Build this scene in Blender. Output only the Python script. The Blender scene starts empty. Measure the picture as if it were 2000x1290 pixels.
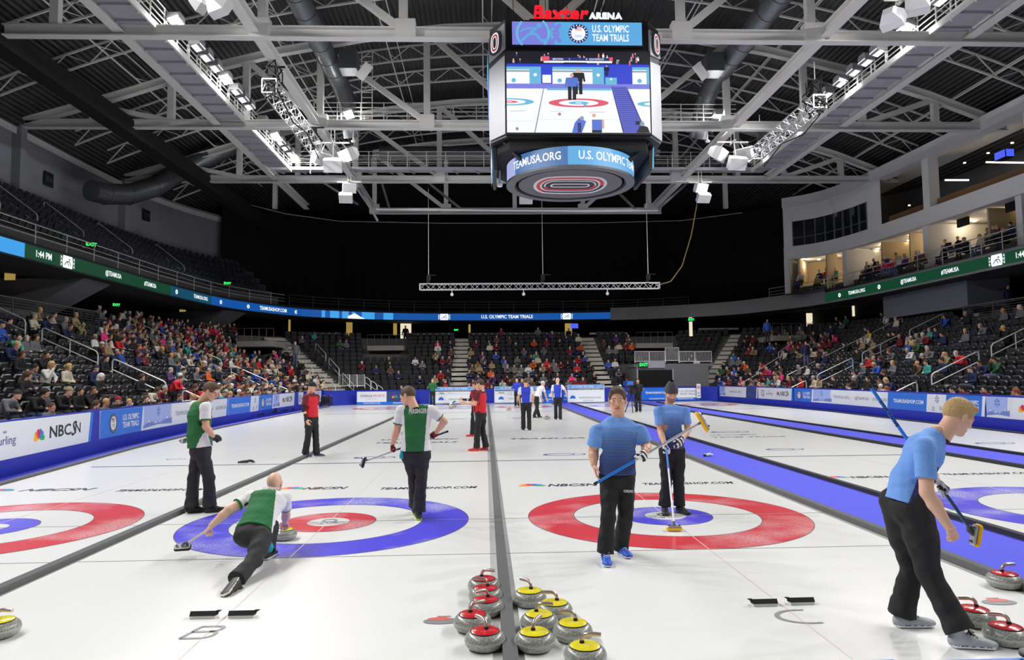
import bpy, bmesh, math, random
import numpy as np
from mathutils import Vector, Matrix
sc = bpy.context.scene
COL = sc.collection
# ------------------------------------------------------------ camera
CF, CP, CY, CR, CH = 1362.62, math.radians(3.8704), math.radians(2.2109), math.radians(-0.6024), 1.8673
_F = np.array([math.sin(CY)*math.cos(CP), math.cos(CY)*math.cos(CP), math.sin(CP)])
_R = np.array([math.cos(CY), -math.sin(CY), 0.0]); _U = np.cross(_R, _F)
_R2 = _R*math.cos(CR)+_U*math.sin(CR); _U2 = -_R*math.sin(CR)+_U*math.cos(CR)
cd = bpy.data.cameras.new('camera'); cam = bpy.data.objects.new('camera', cd); COL.objects.link(cam)
cd.sensor_fit = 'HORIZONTAL'; cd.sensor_width = 36.0; cd.lens = 36.0*CF/2000.0; cd.clip_end = 300; cd.clip_start = .05
cam.matrix_world = Matrix(((_R2[0], _U2[0], -_F[0], 0), (_R2[1], _U2[1], -_F[1], 0), (_R2[2], _U2[2], -_F[2], CH), (0, 0, 0, 1)))
sc.camera = cam
# ------------------------------------------------------------ world, exposure
w = bpy.data.worlds.new('world'); sc.world = w; w.use_nodes = True
w.node_tree.nodes['Background'].inputs[0].default_value = (.5, .55, .6, 1)
w.node_tree.nodes['Background'].inputs[1].default_value = 0.015
sc.view_settings.view_transform = 'Standard'; sc.view_settings.look = 'None'
sc.view_settings.exposure = 0.0; sc.view_settings.gamma = 1.0; sc.view_settings.use_curve_mapping = False
sc.cycles.max_bounces = 6; sc.cycles.diffuse_bounces = 3; sc.cycles.glossy_bounces = 3; sc.cycles.transmission_bounces = 3
sc.cycles.use_denoising = True
sc.cycles.sample_clamp_indirect = 4.0
sc.cycles.caustics_reflective = False; sc.cycles.caustics_refractive = False

# ------------------------------------------------------------ lights: the floodlights along both catwalks
def spot(name, loc, target, watts, ang, blend=.6, rad=.3, col=(1, .985, .96)):
    l = bpy.data.lights.new(name, 'SPOT'); l.energy = watts; l.spot_size = math.radians(ang); l.spot_blend = blend
    l.shadow_soft_size = rad; l.color = col
    o = bpy.data.objects.new(name, l); COL.objects.link(o); o.location = loc
    o.rotation_euler = (Vector(target)-Vector(loc)).to_track_quat('-Z', 'Y').to_euler()
    return o
def point(name, loc, watts, col=(1, .8, .55), rad=.1):
    l = bpy.data.lights.new(name, 'POINT'); l.energy = watts; l.color = col; l.shadow_soft_size = rad
    o = bpy.data.objects.new(name, l); COL.objects.link(o); o.location = loc; return o
FLOOD_Y = [-7, -2.5, 2, 7, 12, 17, 22, 27.5, 33, 38.5, 44]
FLOOD_W = 4050
for i, y in enumerate(FLOOD_Y):
    for x, tx in ((-12.7, -1.5), (18.2, 7.5)):
        spot('floodlight_lamp', (x, y, 16.55), (tx, y+1.0, 0), FLOOD_W*(.38 if y < 5 else (.72 if y < 10 else 1)), 136, .65, .35)

# ------------------------------------------------------------ helpers
def at(u, v, **k):
    d = _F+_R2*(u-1000)/CF+_U2*(645-v)/CF; o = np.array([0, 0, CH])
    ax, val = list(k.items())[0]; i = 'xyz'.index(ax)
    p = o+d*(val-o[i])/d[i]
    return Vector((float(p[0]), float(p[1]), float(p[2])))
def s2l(c):
    c = c/255.0
    return c/12.92 if c <= .04045 else ((c+.055)/1.055)**2.4
def rgb(r, g=None, b=None):
    if g is None: r, g, b = r
    return (s2l(r), s2l(g), s2l(b), 1.0)
MATS = {}
def mat(name, col, rough=.6, metal=0., emit=0., var=0., vscale=8., bump=0., bscale=60., sheen=0., spec=None, coat=0.):
    if name in MATS: return MATS[name]
    m = bpy.data.materials.new(name); m.use_nodes = True; nt = m.node_tree; b = nt.nodes['Principled BSDF']
    c = rgb(*col); b.inputs['Base Color'].default_value = c
    b.inputs['Roughness'].default_value = rough; b.inputs['Metallic'].default_value = metal
    if spec is not None: b.inputs['Specular IOR Level'].default_value = spec
    if coat: b.inputs['Coat Weight'].default_value = coat; b.inputs['Coat Roughness'].default_value = .08
    if sheen: b.inputs['Sheen Weight'].default_value = sheen
    if emit:
        b.inputs['Emission Color'].default_value = c; b.inputs['Emission Strength'].default_value = emit
        if emit >= .5: b.inputs['Base Color'].default_value = (.02, .02, .02, 1)
    if var or bump:
        tc = nt.nodes.new('ShaderNodeTexCoord')
    if var:
        n = nt.nodes.new('ShaderNodeTexNoise'); n.inputs['Scale'].default_value = vscale; n.inputs['Detail'].default_value = 5
        nt.links.new(tc.outputs['Object'], n.inputs['Vector'])
        mx = nt.nodes.new('ShaderNodeMix'); mx.data_type = 'RGBA'
        nt.links.new(n.outputs['Fac'], mx.inputs['Factor'])
        mx.inputs['A'].default_value = tuple(x*(1-var) for x in c[:3])+(1,)
        mx.inputs['B'].default_value = tuple(min(1, x*(1+var)) for x in c[:3])+(1,)
        nt.links.new(mx.outputs['Result'], b.inputs['Base Color'])
    if bump:
        n2 = nt.nodes.new('ShaderNodeTexNoise'); n2.inputs['Scale'].default_value = bscale; n2.inputs['Detail'].default_value = 4
        nt.links.new(tc.outputs['Object'], n2.inputs['Vector'])
        bp = nt.nodes.new('ShaderNodeBump'); bp.inputs['Strength'].default_value = bump; bp.inputs['Distance'].default_value = .01
        nt.links.new(n2.outputs['Fac'], bp.inputs['Height']); nt.links.new(bp.outputs['Normal'], b.inputs['Normal'])
    MATS[name] = m
    return m
def objcol_mat(name, rough=.8, bump=.25, bscale=30):
    """fabric whose colour is each object's own colour"""
    if name in MATS: return MATS[name]
    m = mat(name, (128, 128, 128), rough, bump=bump, bscale=bscale); nt = m.node_tree
    oi = nt.nodes.new('ShaderNodeObjectInfo'); nt.links.new(oi.outputs['Color'], nt.nodes['Principled BSDF'].inputs['Base Color'])
    return m

class MB:
    """collects shapes, builds ONE mesh object"""
    def __init__(s): s.v = []; s.f = []; s.m = []; s.cur = 0
    def add(s, vs, fs, mi=None):
        n = len(s.v); s.v.extend([tuple(float(c) for c in p) for p in vs]); s.f.extend([tuple(i+n for i in f) for f in fs])
        s.m.extend([s.cur if mi is None else mi]*len(fs)); return s
    def box(s, c, size, R=None, mi=None):
        x, y, z = [d/2 for d in size]
        vs = [Vector((a*x, b*y, e*z)) for a in (-1, 1) for b in (-1, 1) for e in (-1, 1)]
        if R is not None: vs = [R @ q for q in vs]
        c = Vector(c); vs = [q+c for q in vs]
        return s.add(vs, [(0, 1, 3, 2), (4, 6, 7, 5), (0, 4, 5, 1), (2, 3, 7, 6), (0, 2, 6, 4), (1, 5, 7, 3)], mi)
    def bar(s, a, b, w, h=None, up=(0, 0, 1), mi=None):
        h = w if h is None else h
        a = Vector(a); b = Vector(b); d = (b-a); L = d.length
        if L < 1e-6: return s
        d.normalize(); up = Vector(up)
        if abs(d.dot(up)) > .98: up = Vector((0, 1, 0))
        x = d.cross(up).normalized(); z = x.cross(d)
        vs = [p+x*i*w/2+z*j*h/2 for p in (a, b) for i, j in ((-1, -1), (1, -1), (1, 1), (-1, 1))]
        return s.add(vs, [(3, 2, 1, 0), (4, 5, 6, 7), (0, 1, 5, 4), (1, 2, 6, 5), (2, 3, 7, 6), (3, 0, 4, 7)], mi)
    def tube(s, pts, r, n=8, cap=True, mi=None):
        pts = [Vector(p) for p in pts]; m = len(pts); vs = []; fs = []
        rs = r if isinstance(r, (list, tuple)) else [r]*m
        ref = None
        for i, p in enumerate(pts):
            d = (pts[min(i+1, m-1)]-pts[max(i-1, 0)])
            d = d.normalized() if d.length > 1e-9 else Vector((0, 0, 1))
            if ref is None: ref = Vector((0, 0, 1)) if abs(d.z) < .9 else Vector((1, 0, 0))
            x = d.cross(ref).normalized(); y = d.cross(x).normalized(); ref = x.cross(d)*1.0
            ref = -y if ref.length < 1e-6 else ref
            for k in range(n):
                a = 2*math.pi*k/n; vs.append(p+(x*math.cos(a)+y*math.sin(a))*rs[i])
        for i in range(m-1):
            for k in range(n): fs.append((i*n+k, i*n+(k+1) % n, (i+1)*n+(k+1) % n, (i+1)*n+k))
        if cap: fs.append(tuple(range(n))[::-1]); fs.append(tuple((m-1)*n+k for k in range(n)))
        return s.add(vs, fs, mi)
    def lathe(s, prof, n=32, c=(0, 0, 0), mi=None, R=None):
        vs = []; fs = []; c = Vector(c); m = len(prof)
        for (r, z) in prof:
            for k in range(n):
                a = 2*math.pi*k/n; q = Vector((r*math.cos(a), r*math.sin(a), z))
                vs.append((R @ q if R is not None else q)+c)
        for i in range(m-1):
            for k in range(n): fs.append((i*n+k, i*n+(k+1) % n, (i+1)*n+(k+1) % n, (i+1)*n+k))
        return s.add(vs, fs, mi)
    def prism(s, poly, z0, z1, M=None, mi=None):
        """poly list of (x,y); extruded z0..z1, transformed by M"""
        n = len(poly); vs = [Vector((x, y, z)) for z in (z0, z1) for x, y in poly]
        if M is not None: vs = [M @ q for q in vs]
        fs = [tuple(range(n))[::-1], tuple(range(n, 2*n))]+[(i, (i+1) % n, n+(i+1) % n, n+i) for i in range(n)]
        return s.add(vs, fs, mi)
    def build(s, name, m, parent=None, loc=None, smooth=False, sub=0):
        me = bpy.data.meshes.new(name); me.from_pydata([tuple(p) for p in s.v], [], s.f)
        for x in (m if isinstance(m, (list, tuple)) else [m]): me.materials.append(x)
        if any(s.m): me.polygons.foreach_set('material_index', s.m)
        if smooth: me.polygons.foreach_set('use_smooth', [True]*len(me.polygons))
        me.update()
        o = bpy.data.objects.new(name, me); COL.objects.link(o)
        if parent is not None: o.parent = parent
        if loc is not None: o.location = loc
        if sub:
            md = o.modifiers.new('s', 'SUBSURF'); md.levels = sub; md.render_levels = sub
        if smooth and not sub: edge_smooth(me)
        return o
def edge_smooth(me, ang=40):
    try: me.set_sharp_from_angle(angle=math.radians(ang))
    except Exception: pass
def tag(o, label=None, cat=None, group=None, kind=None):
    if label: o['label'] = label
    if cat: o['category'] = cat
    if group: o['group'] = group
    if kind: o['kind'] = kind
    return o
def empty(name, loc=(0, 0, 0), rz=0, label=None, cat=None, group=None, kind=None, parent=None):
    o = bpy.data.objects.new(name, None); COL.objects.link(o); o.location = loc; o.rotation_euler = (0, 0, rz)
    o.empty_display_size = .1
    if parent is not None: o.parent = parent
    return tag(o, label, cat, group, kind)
def copy_tree(o, parent=None, kids=None):
    c = o.copy(); COL.objects.link(c); c.parent = parent
    for ch in (o.children if kids is None else kids): copy_tree(ch, c)
    return c
def frame(o, x, up=(0, 0, 1)):
    """matrix whose local x runs along x, local y along up"""
    x = Vector(x).normalized(); y = Vector(up); y = (y-x*y.dot(x)).normalized(); z = x.cross(y)
    return Matrix(((x.x, y.x, z.x, o[0]), (x.y, y.y, z.y, o[1]), (x.z, y.z, z.z, o[2]), (0, 0, 0, 1)))
_tc = {}
def text_geo(s, size=1., bold=.0, xs=1., align='CENTER', shear=0., spacing=1.):
    key = (s, bold, spacing, align, shear)
    if key not in _tc:
        cu = bpy.data.curves.new('t', 'FONT'); cu.body = s; cu.size = 1; cu.offset = bold; cu.align_x = align; cu.align_y = 'CENTER'
        cu.resolution_u = 2; cu.shear = shear; cu.space_character = spacing; cu.fill_mode = 'FRONT'
        o = bpy.data.objects.new('t', cu); COL.objects.link(o)
        dg = bpy.context.evaluated_depsgraph_get(); me = bpy.data.meshes.new_from_object(o.evaluated_get(dg))
        _tc[key] = ([v.co.copy() for v in me.vertices], [tuple(p.vertices) for p in me.polygons])
        bpy.data.objects.remove(o); bpy.data.curves.remove(cu); bpy.data.meshes.remove(me)
    vs, fs = _tc[key]
    return [Vector((v.x*size*xs, v.y*size, 0)) for v in vs], fs
def put_text(mb, s, M, size, bold=.0, xs=1., mi=None, off=.004, fit=None, **k):
    vs, fs = text_geo(s, size, bold, xs, **k)
    if fit:
        w_ = max(v.x for v in vs)-min(v.x for v in vs); q = fit/w_; vs = [Vector((v.x*q, v.y, v.z)) for v in vs]
    mb.add([M @ Vector((v.x, v.y, off)) for v in vs], fs, mi)
def put_poly(mb, pts, M, mi=None, off=.002):
    mb.add([M @ Vector((x, y, off)) for x, y in pts], [tuple(range(len(pts)))], mi)
def put_ring(mb, cx, cy, r0, r1, M, mi=None, off=.003, n=32, a0=0, a1=2*math.pi, sy=1.):
    vs = []; fs = []
    for i in range(n+1):
        a = a0+(a1-a0)*i/n
        for r in (r0, r1): vs.append(M @ Vector((cx+r*math.cos(a), cy+sy*r*math.sin(a), off)))
    for i in range(n): fs.append((2*i, 2*i+1, 2*i+3, 2*i+2))
    mb.add(vs, fs, mi)
def put_line(mb, pts, wd, M, mi=None, off=.003):
    for (x0, y0), (x1, y1) in zip(pts, pts[1:]):
        dx, dy = x1-x0, y1-y0; L = math.hypot(dx, dy) or 1; nx, ny = -dy/L*wd/2, dx/L*wd/2
        put_poly(mb, [(x0+nx, y0+ny), (x0-nx, y0-ny), (x1-nx, y1-ny), (x1+nx, y1+ny)], M, mi, off)
# ============================================================ ICE
TEE, FTEE = 9.375, 44.12
SHEETS = [(-6.463, 'A', 0), (-2.069, 'B', 1), (2.385, 'C', 0), (8.17, 'D', 1), (14.15, 'E', 0)]
BLUE, RED = (88, 80, 232), (222, 66, 78)
def paint_mat(name, col, frost):
    m = mat(name, col, .22); nt = m.node_tree; b = nt.nodes['Principled BSDF']
    tc = nt.nodes.new('ShaderNodeTexCoord')
    n1 = nt.nodes.new('ShaderNodeTexNoise'); n1.inputs['Scale'].default_value = .9; n1.inputs['Detail'].default_value = 4
    n2 = nt.nodes.new('ShaderNodeTexNoise'); n2.inputs['Scale'].default_value = 60; n2.inputs['Detail'].default_value = 3; n2.inputs['Roughness'].default_value = .8
    for n in (n1, n2): nt.links.new(tc.outputs['Object'], n.inputs['Vector'])
    r1 = nt.nodes.new('ShaderNodeMapRange'); r1.inputs['From Min'].default_value = .48; r1.inputs['From Max'].default_value = .66
    r2 = nt.nodes.new('ShaderNodeMapRange'); r2.inputs['From Min'].default_value = .40; r2.inputs['From Max'].default_value = .62
    nt.links.new(n1.outputs['Fac'], r1.inputs['Value']); nt.links.new(n2.outputs['Fac'], r2.inputs['Value'])
    mu = nt.nodes.new('ShaderNodeMath'); mu.operation = 'MULTIPLY'
    nt.links.new(r1.outputs[0], mu.inputs[0]); nt.links.new(r2.outputs[0], mu.inputs[1])
    mu2 = nt.nodes.new('ShaderNodeMath'); mu2.operation = 'MULTIPLY_ADD'; mu2.inputs[1].default_value = frost; mu2.inputs[2].default_value = .04
    nt.links.new(mu.outputs[0], mu2.inputs[0])
    mx = nt.nodes.new('ShaderNodeMix'); mx.data_type = 'RGBA'; nt.links.new(mu2.outputs[0], mx.inputs['Factor'])
    mx.inputs['A'].default_value = rgb(*col); mx.inputs['B'].default_value = rgb(236, 236, 240)
    nt.links.new(mx.outputs['Result'], b.inputs['Base Color'])
    return m
m_ice = mat('ice', (233, 234, 233), .2, var=.025, vscale=1.1, bump=.12, bscale=220)
m_blue = paint_mat('house_blue', (76, 66, 226), .75); m_red = paint_mat('house_red', (214, 44, 60), .6)
m_white = mat('house_white', (233, 234, 234), .2)
m_line = mat('ice_line', (96, 98, 104), .25); m_hog = mat('hog_line', (74, 88, 108), .25); m_faint = mat('center_line', (232, 210, 208), .25)
m_ink = mat('ice_ink', (60, 64, 78), .25); m_inkg = mat('ice_grey', (140, 142, 146), .3, var=.25, vscale=90)
m_inkb = mat('ice_blueink', (70, 82, 160), .25)
M0 = Matrix.Identity(4)
f = MB(); f.box((2.8, 20, -.05), (50, 76, .1)); floor = f.build('floor', m_ice); tag(floor, kind='structure')
def disc(name, cx, cy, r0, r1, m, z, par=floor):
    b = MB(); put_ring(b, cx, cy, r0, r1, M0, off=z, n=96); return b.build(name, m, par)
for cx, L, k in SHEETS:
    for ty in (TEE, FTEE):
        out, inn = (m_blue, m_red) if k else (m_red, m_blue)
        if L in 'CE' and ty > 20: out, inn = m_red, m_blue
        disc('house_ring', cx, ty, 1.219, 1.829, out, .002); disc('house_ring', cx, ty, .27, .61, inn, .002)
        b = MB()
        for r in (1.829, 1.219, .61): put_ring(b, cx, ty, r-.004, r+.004, M0, off=.003, n=96)
        b.build('house_outline', m_line, floor)
        b = MB(); put_ring(b, cx, ty+.07, .07, .1, M0, off=.004); put_text(b, 'U.S. OLYMPIC', Matrix.Translation((cx, ty-.05, 0)), .08, .01, off=.004)
        put_text(b, 'TEAM TRIALS', Matrix.Translation((cx, ty-.13, 0)), .08, .01, off=.004); b.build('button_print', m_inkg, floor)
b = MB(); h = MB(); c = MB()
for cx, L, k in SHEETS:
    for ty, s in ((TEE, 1), (FTEE, -1)):
        x0, x1 = cx-2.17, cx+2.17
        b.box((cx, ty, .0028), (x1-x0, .012, .0016)); b.box((cx, ty-1.829*s, .0028), (x1-x0, .010, .0016))
        h.box((cx, ty+6.4*s, .0028), (x1-x0, .075, .0016))
    c.box((cx, 26, .0024), (.010, 45, .001))
b.build('tee_line', mat('tee_ink', (168, 170, 176), .25), floor); h.build('hog_line', m_hog, floor); c.build('center_line', m_faint, floor)
# ice adverts (between house and hog line and beyond)
def ice_text(s, u0, u1, v, hgt, m=m_ink, name='ice_lettering', shear=.3, bold=.02):
    p = at((u0+u1)/2, v, z=0); wd = (at(u1, v, z=0)-at(u0, v, z=0)).x
    b = MB(); put_text(b, s, Matrix.Translation((p.x, p.y, 0)), hgt, bold, fit=wd, off=.003, shear=shear); return b.build(name, m, floor)
PEA = [(252, 180, 20), (243, 112, 33), (204, 0, 76), (100, 96, 170), (0, 137, 208), (13, 177, 75)]
def petal(b, cx, cy, a, L, wd, M, mi, off):
    pts = [(0, 0)]+[(L*(.72+.28*math.cos(t)), wd*.5*math.sin(t)*1.0) for t in [x*math.pi/6-math.pi/2 for x in range(1, 6)]]
    pts = [(0, 0), (L*.45, -wd*.38), (L*.8, -wd*.5), (L*.97, -wd*.3), (L, 0), (L*.97, wd*.3), (L*.8, wd*.5), (L*.45, wd*.38)]
    ca, sa = math.cos(a), math.sin(a)
    put_poly(b, [(cx+x*ca-y*sa, cy+x*sa+y*ca) for x, y in pts], M, mi, off)
def peacock(b, cx, cy, S, M, m0=0, off=.006):
    for i, a in enumerate((168, 136, 106, 74, 44, 12)):
        a = math.radians(a); petal(b, cx+.10*S*math.cos(a), cy+.1*S*math.sin(a), a, S*.85, S*.42, M, m0+i, off)
m_pea = [mat('petal_%s' % n, c, .5) for n, c in zip(('yellow', 'orange', 'red', 'purple', 'blue', 'green'), PEA)]
def ice_nbc(u0, u1, v, hgt):
    p0 = at(u0, v, z=0); p1 = at(u1, v, z=0); wd = p1.x-p0.x
    b = MB(); peacock(b, .17*wd, -.1*hgt, hgt*.75, Matrix.Translation((p0.x, p0.y, 0)), off=.003); b.build('ice_logo', m_pea, floor)
    b = MB(); put_text(b, 'NBCSN', Matrix.Translation((p0.x+.66*wd, p0.y, 0)), hgt, .03, fit=wd*.64, off=.003, shear=.3); b.build('ice_lettering', m_ink, floor)
def ice_oval(u0, u1, v, s=''):
    p0 = at(u0, v, z=0); p1 = at(u1, v, z=0); r = (p1.x-p0.x)/2
    b = MB(); M = Matrix.Translation((p0.x+r, p0.y, 0)); put_ring(b, 0, 0, r*.9, r, M, off=.003, n=48, sy=.45); put_ring(b, -r*.2, 0, r*.62, r*.7, M, off=.003, n=48, sy=.45)
    b.build('ice_logo', m_inkb, floor)
ice_nbc(-40, 172, 960, .34); ice_text('TEAMUSASHOP.COM', 230, 392, 958, .3)
ice_nbc(545, 676, 956, .34); ice_text('TEAMUSASHOP.COM', 741, 929, 954, .3)
ice_nbc(1012, 1172, 950, .34); ice_text('TEAMUSASHOP.COM', 1251, 1433, 945, .3)
ice_nbc(1618, 1745, 934, .3); ice_text('TEAMUSASHOP.COM', 1830, 2030, 926, .28)
ice_oval(324, 362, 898); ice_oval(690, 772, 895); ice_oval(1060, 1146, 889); ice_oval(1496, 1575, 879); ice_oval(1905, 1990, 867)
ice_text('U.S. OLYMPIC', 742, 892, 859, .42); ice_text('TEAM TRIALS', 730, 890, 865, .42)
ice_text('TEAMUSA', 992, 1140, 857, .42, mat('ice_navy', (60, 62, 84), .25))
ice_oval(1388, 1468, 845); ice_text('U.S. OLYMPIC', 1382, 1480, 850, .4, m_inkg); ice_text('TEAM TRIALS', 1384, 1537, 854, .4, m_inkg)
ice_text('U.S. OLYMPIC', 998, 1080, 817, .5, m_inkg); ice_text('TEAMUSA', 860, 909, 819, .5, m_inkg)
for s, u, v, hh in (('B', 400, 1236, .33), ('C', 1572, 1205, .33)):
    p = at(u, v, z=0)
    if s == 'C':
        b = MB(); put_ring(b, p.x, p.y, .19, .23, M0, off=.003, n=40, a0=math.radians(75), a1=math.radians(290), sy=.7)
    else:
        b = MB(); M = Matrix.Translation((p.x, p.y, 0)) @ Matrix(((1, .28, 0, 0), (0, 1, 0, 0), (0, 0, 1, 0), (0, 0, 0, 1)))
        put_line(b, [(-.1, -.12), (-.1, .12)], .03, M); put_line(b, [(-.1, -.12), (.04, -.12)], .03, M); put_line(b, [(-.1, .01), (.04, .01)], .03, M); put_line(b, [(-.1, .12), (.03, .12)], .03, M)
        put_ring(b, .04, -.055, .05, .08, M, a0=-math.pi/2, a1=math.pi/2, n=16); put_ring(b, .03, .065, .04, .07, M, a0=-math.pi/2, a1=math.pi/2, n=16)
    b.build('ice_lettering', m_inkg, floor)
# curbs (dark foam dividers) and blue carpet lanes
m_curb = mat('foam_divider', (92, 92, 94), .9, var=.15, vscale=40); m_curbd = mat('foam_divider_dark', (44, 44, 52), .85, var=.1)
m_carpet = mat('blue_carpet', (80, 84, 212), .95, var=.05, vscale=3, bump=.1, bscale=150)
def curb(pts, wd, hgt, m, label, name='foam_divider'):
    b = MB()
    for (x0, y0), (x1, y1) in zip(pts, pts[1:]): b.bar((x0, y0, hgt/2+.0008), (x1, y1, hgt/2+.0008), wd, hgt)
    return tag(b.build(name, m), label, 'divider')
curb([(-4.33, 1), (-4.33, 48.6)], .10, .06, m_curb, 'grey foam divider strip on the ice left of the blue-outlined house')
curb([(.15, 1), (.15, 20), (.15, 48.6)], .10, .06, m_curb, 'grey foam divider strip running between the red and the yellow stones')
curb([(4.60, 1), (4.60, 48.6)], .09, .07, m_curb, 'grey foam divider along the near side of the wide blue carpet lane')
curb([(5.95, 1), (5.95, 48.6)], .09, .07, m_curbd, 'dark foam divider along the far side of the wide blue carpet lane')
curb([(10.42, 1), (10.42, 48.6)], .09, .07, m_curbd, 'dark foam divider along the near side of the second blue carpet lane')
curb([(11.93, 1), (11.93, 48.6)], .09, .07, m_curbd, 'dark foam divider along the far side of the second blue carpet lane')
b = MB(); b.box((5.275, 25, .006), (1.26, 49, .01)); tag(b.build('carpet_runner', m_carpet), 'wide blue carpet lane right of the red-ringed house', 'carpet')
b = MB(); b.box((11.175, 25, .006), (1.4, 49, .01)); tag(b.build('carpet_runner', m_carpet), 'second blue carpet lane behind the fourth sheet at right', 'carpet')
# left and right edge carpet + boards
LB = [(-7.6, 3.5), (-8.75, 9.5), (-9.42, 14.1), (-10.4, 20.7), (-11.0, 28.), (-11.2, 36), (-11.2, 49.0)]
RB = [(16.4, 12), (16.6, 21.1), (16.95, 27), (17.4, 34), (17.2, 42), (16.6, 49.5)]
LC = [(-7.1, 3.5), (-8.2, 9.0), (-8.86, 13.3), (-9.75, 20.), (-10.35, 28), (-10.5, 36), (-10.5, 47.6)]
b = MB()
for i in range(len(LB)-1):
    b.add([(LB[i][0]-.3, LB[i][1], .008), (LC[i][0], LC[i][1], .008), (LC[i+1][0], LC[i+1][1], .008), (LB[i+1][0]-.3, LB[i+1][1], .008)], [(0, 1, 2, 3)])
tag(b.build('carpet_runner', m_carpet), 'narrow violet-blue carpet strip along the foot of the left boards', 'carpet')
curb(LC, .08, .05, m_curb, 'grey foam divider along the foot of the left boards')
b = MB(); RC = [(x-.45, y) for x, y in RB]
for i in range(len(RB)-1):
    b.add([(RC[i][0], RC[i][1], .008), (RB[i][0]+.3, RB[i][1], .008), (RB[i+1][0]+.3, RB[i+1][1], .008), (RC[i+1][0], RC[i+1][1], .008)], [(0, 1, 2, 3)])
tag(b.build('carpet_runner', m_carpet), 'narrow violet carpet strip along the foot of the right boards', 'carpet')
curb(RC, .07, .05, m_curbd, 'dark foam divider along the foot of the right boards')
m_pad = mat('blue_pad', (20, 42, 168), .55, var=.06, vscale=2)
BT = 1.12
def boards(pts, name, hgt=BT):
    b = MB()
    for (x0, y0), (x1, y1) in zip(pts, pts[1:]): b.bar((x0, y0, hgt/2), (x1, y1, hgt/2), .08, hgt)
    return tag(b.build(name, m_pad), kind='structure')
boards([(x-.04, y) for x, y in LB], 'wall_left'); boards([(x+.04, y) for x, y in RB], 'wall_right')
boards([(-11.2, 49.0), (-9.3, 50.9), (15.2, 50.9), (16.6, 49.5)], 'wall_back', 1.05)
# ---------------- advertising panels
m_sign_w = mat('sign_white', (222, 226, 234), .45); m_sign_b = mat('sign_blue', (22, 108, 214), .45); m_sign_n = mat('sign_navy', (44, 62, 120), .5)
m_sign_l = mat('sign_lilac', (160, 178, 232), .5); m_blk = mat('ink_black', (28, 30, 36), .5); m_gry = mat('ink_grey', (92, 98, 112), .5); m_pur = mat('ink_purple', (70, 66, 140), .5)
m_mtn = mat('ink_mountain', (110, 132, 200), .5); m_redk = mat('ink_red', (198, 40, 52), .5); m_ltb = mat('ink_lightblue', (70, 150, 232), .5)
SM = [m_sign_w, m_sign_b, m_sign_n, m_sign_l, m_blk, m_gry, m_pur, m_mtn, m_redk, m_ltb]+m_pea
W_, B_, N_, L_, K_, G_, P_, MT_, R_, LT_ = range(10); PE_ = 10
def flake(b, cx, cy, r, M, mi, off=.006):
    for k in range(6):
        a = k*math.pi/3+math.pi/6; ca, sa = math.cos(a), math.sin(a)
        put_line(b, [(cx+ca*r*.25, cy+sa*r*.25), (cx+ca*r, cy+sa*r)], r*.16, M, mi, off)
        for t in (.55, .85):
            for s in (-1, 1):
                a2 = a+s*.9; put_line(b, [(cx+ca*r*t, cy+sa*r*t), (cx+ca*r*t+math.cos(a2)*r*.28, cy+sa*r*t+math.sin(a2)*r*.28)], r*.11, M, mi, off)
def emblem(b, cx, cy, r, M, ring, inner, off=.006):
    put_ring(b, cx, cy, 0.0, r, M, inner, off, 28); put_ring(b, cx, cy, r*.72, r, M, ring, off+.001, 28)
    for k in range(5): put_line(b, [(cx-r*.4, cy+r*(.12+.09*k)), (cx+r*.4, cy+r*(.12+.09*k))], r*.045, M, R_, off+.002)
    put_poly(b, [(cx-r*.4, cy+r*.28), (cx-.02*r, cy+r*.28), (cx-.02*r, cy+r*.52), (cx-r*.4, cy+r*.52)], M, P_, off+.003)
    for k, (dx, dy) in enumerate(((-.28, -.2), (0, -.2), (.28, -.2), (-.14, -.36), (.14, -.36))): put_ring(b, cx+dx*r, cy+dy*r, r*.09, r*.13, M, (B_, K_, R_, PE_, PE_+5)[k], off+.002, 14)
    n = 22
    for k in range(n):
        a = 2*math.pi*k/n; put_line(b, [(cx+r*.8*math.cos(a), cy+r*.8*math.sin(a)), (cx+r*.93*math.cos(a), cy+r*.93*math.sin(a))], r*.06, M, W_, off+.003)
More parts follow.
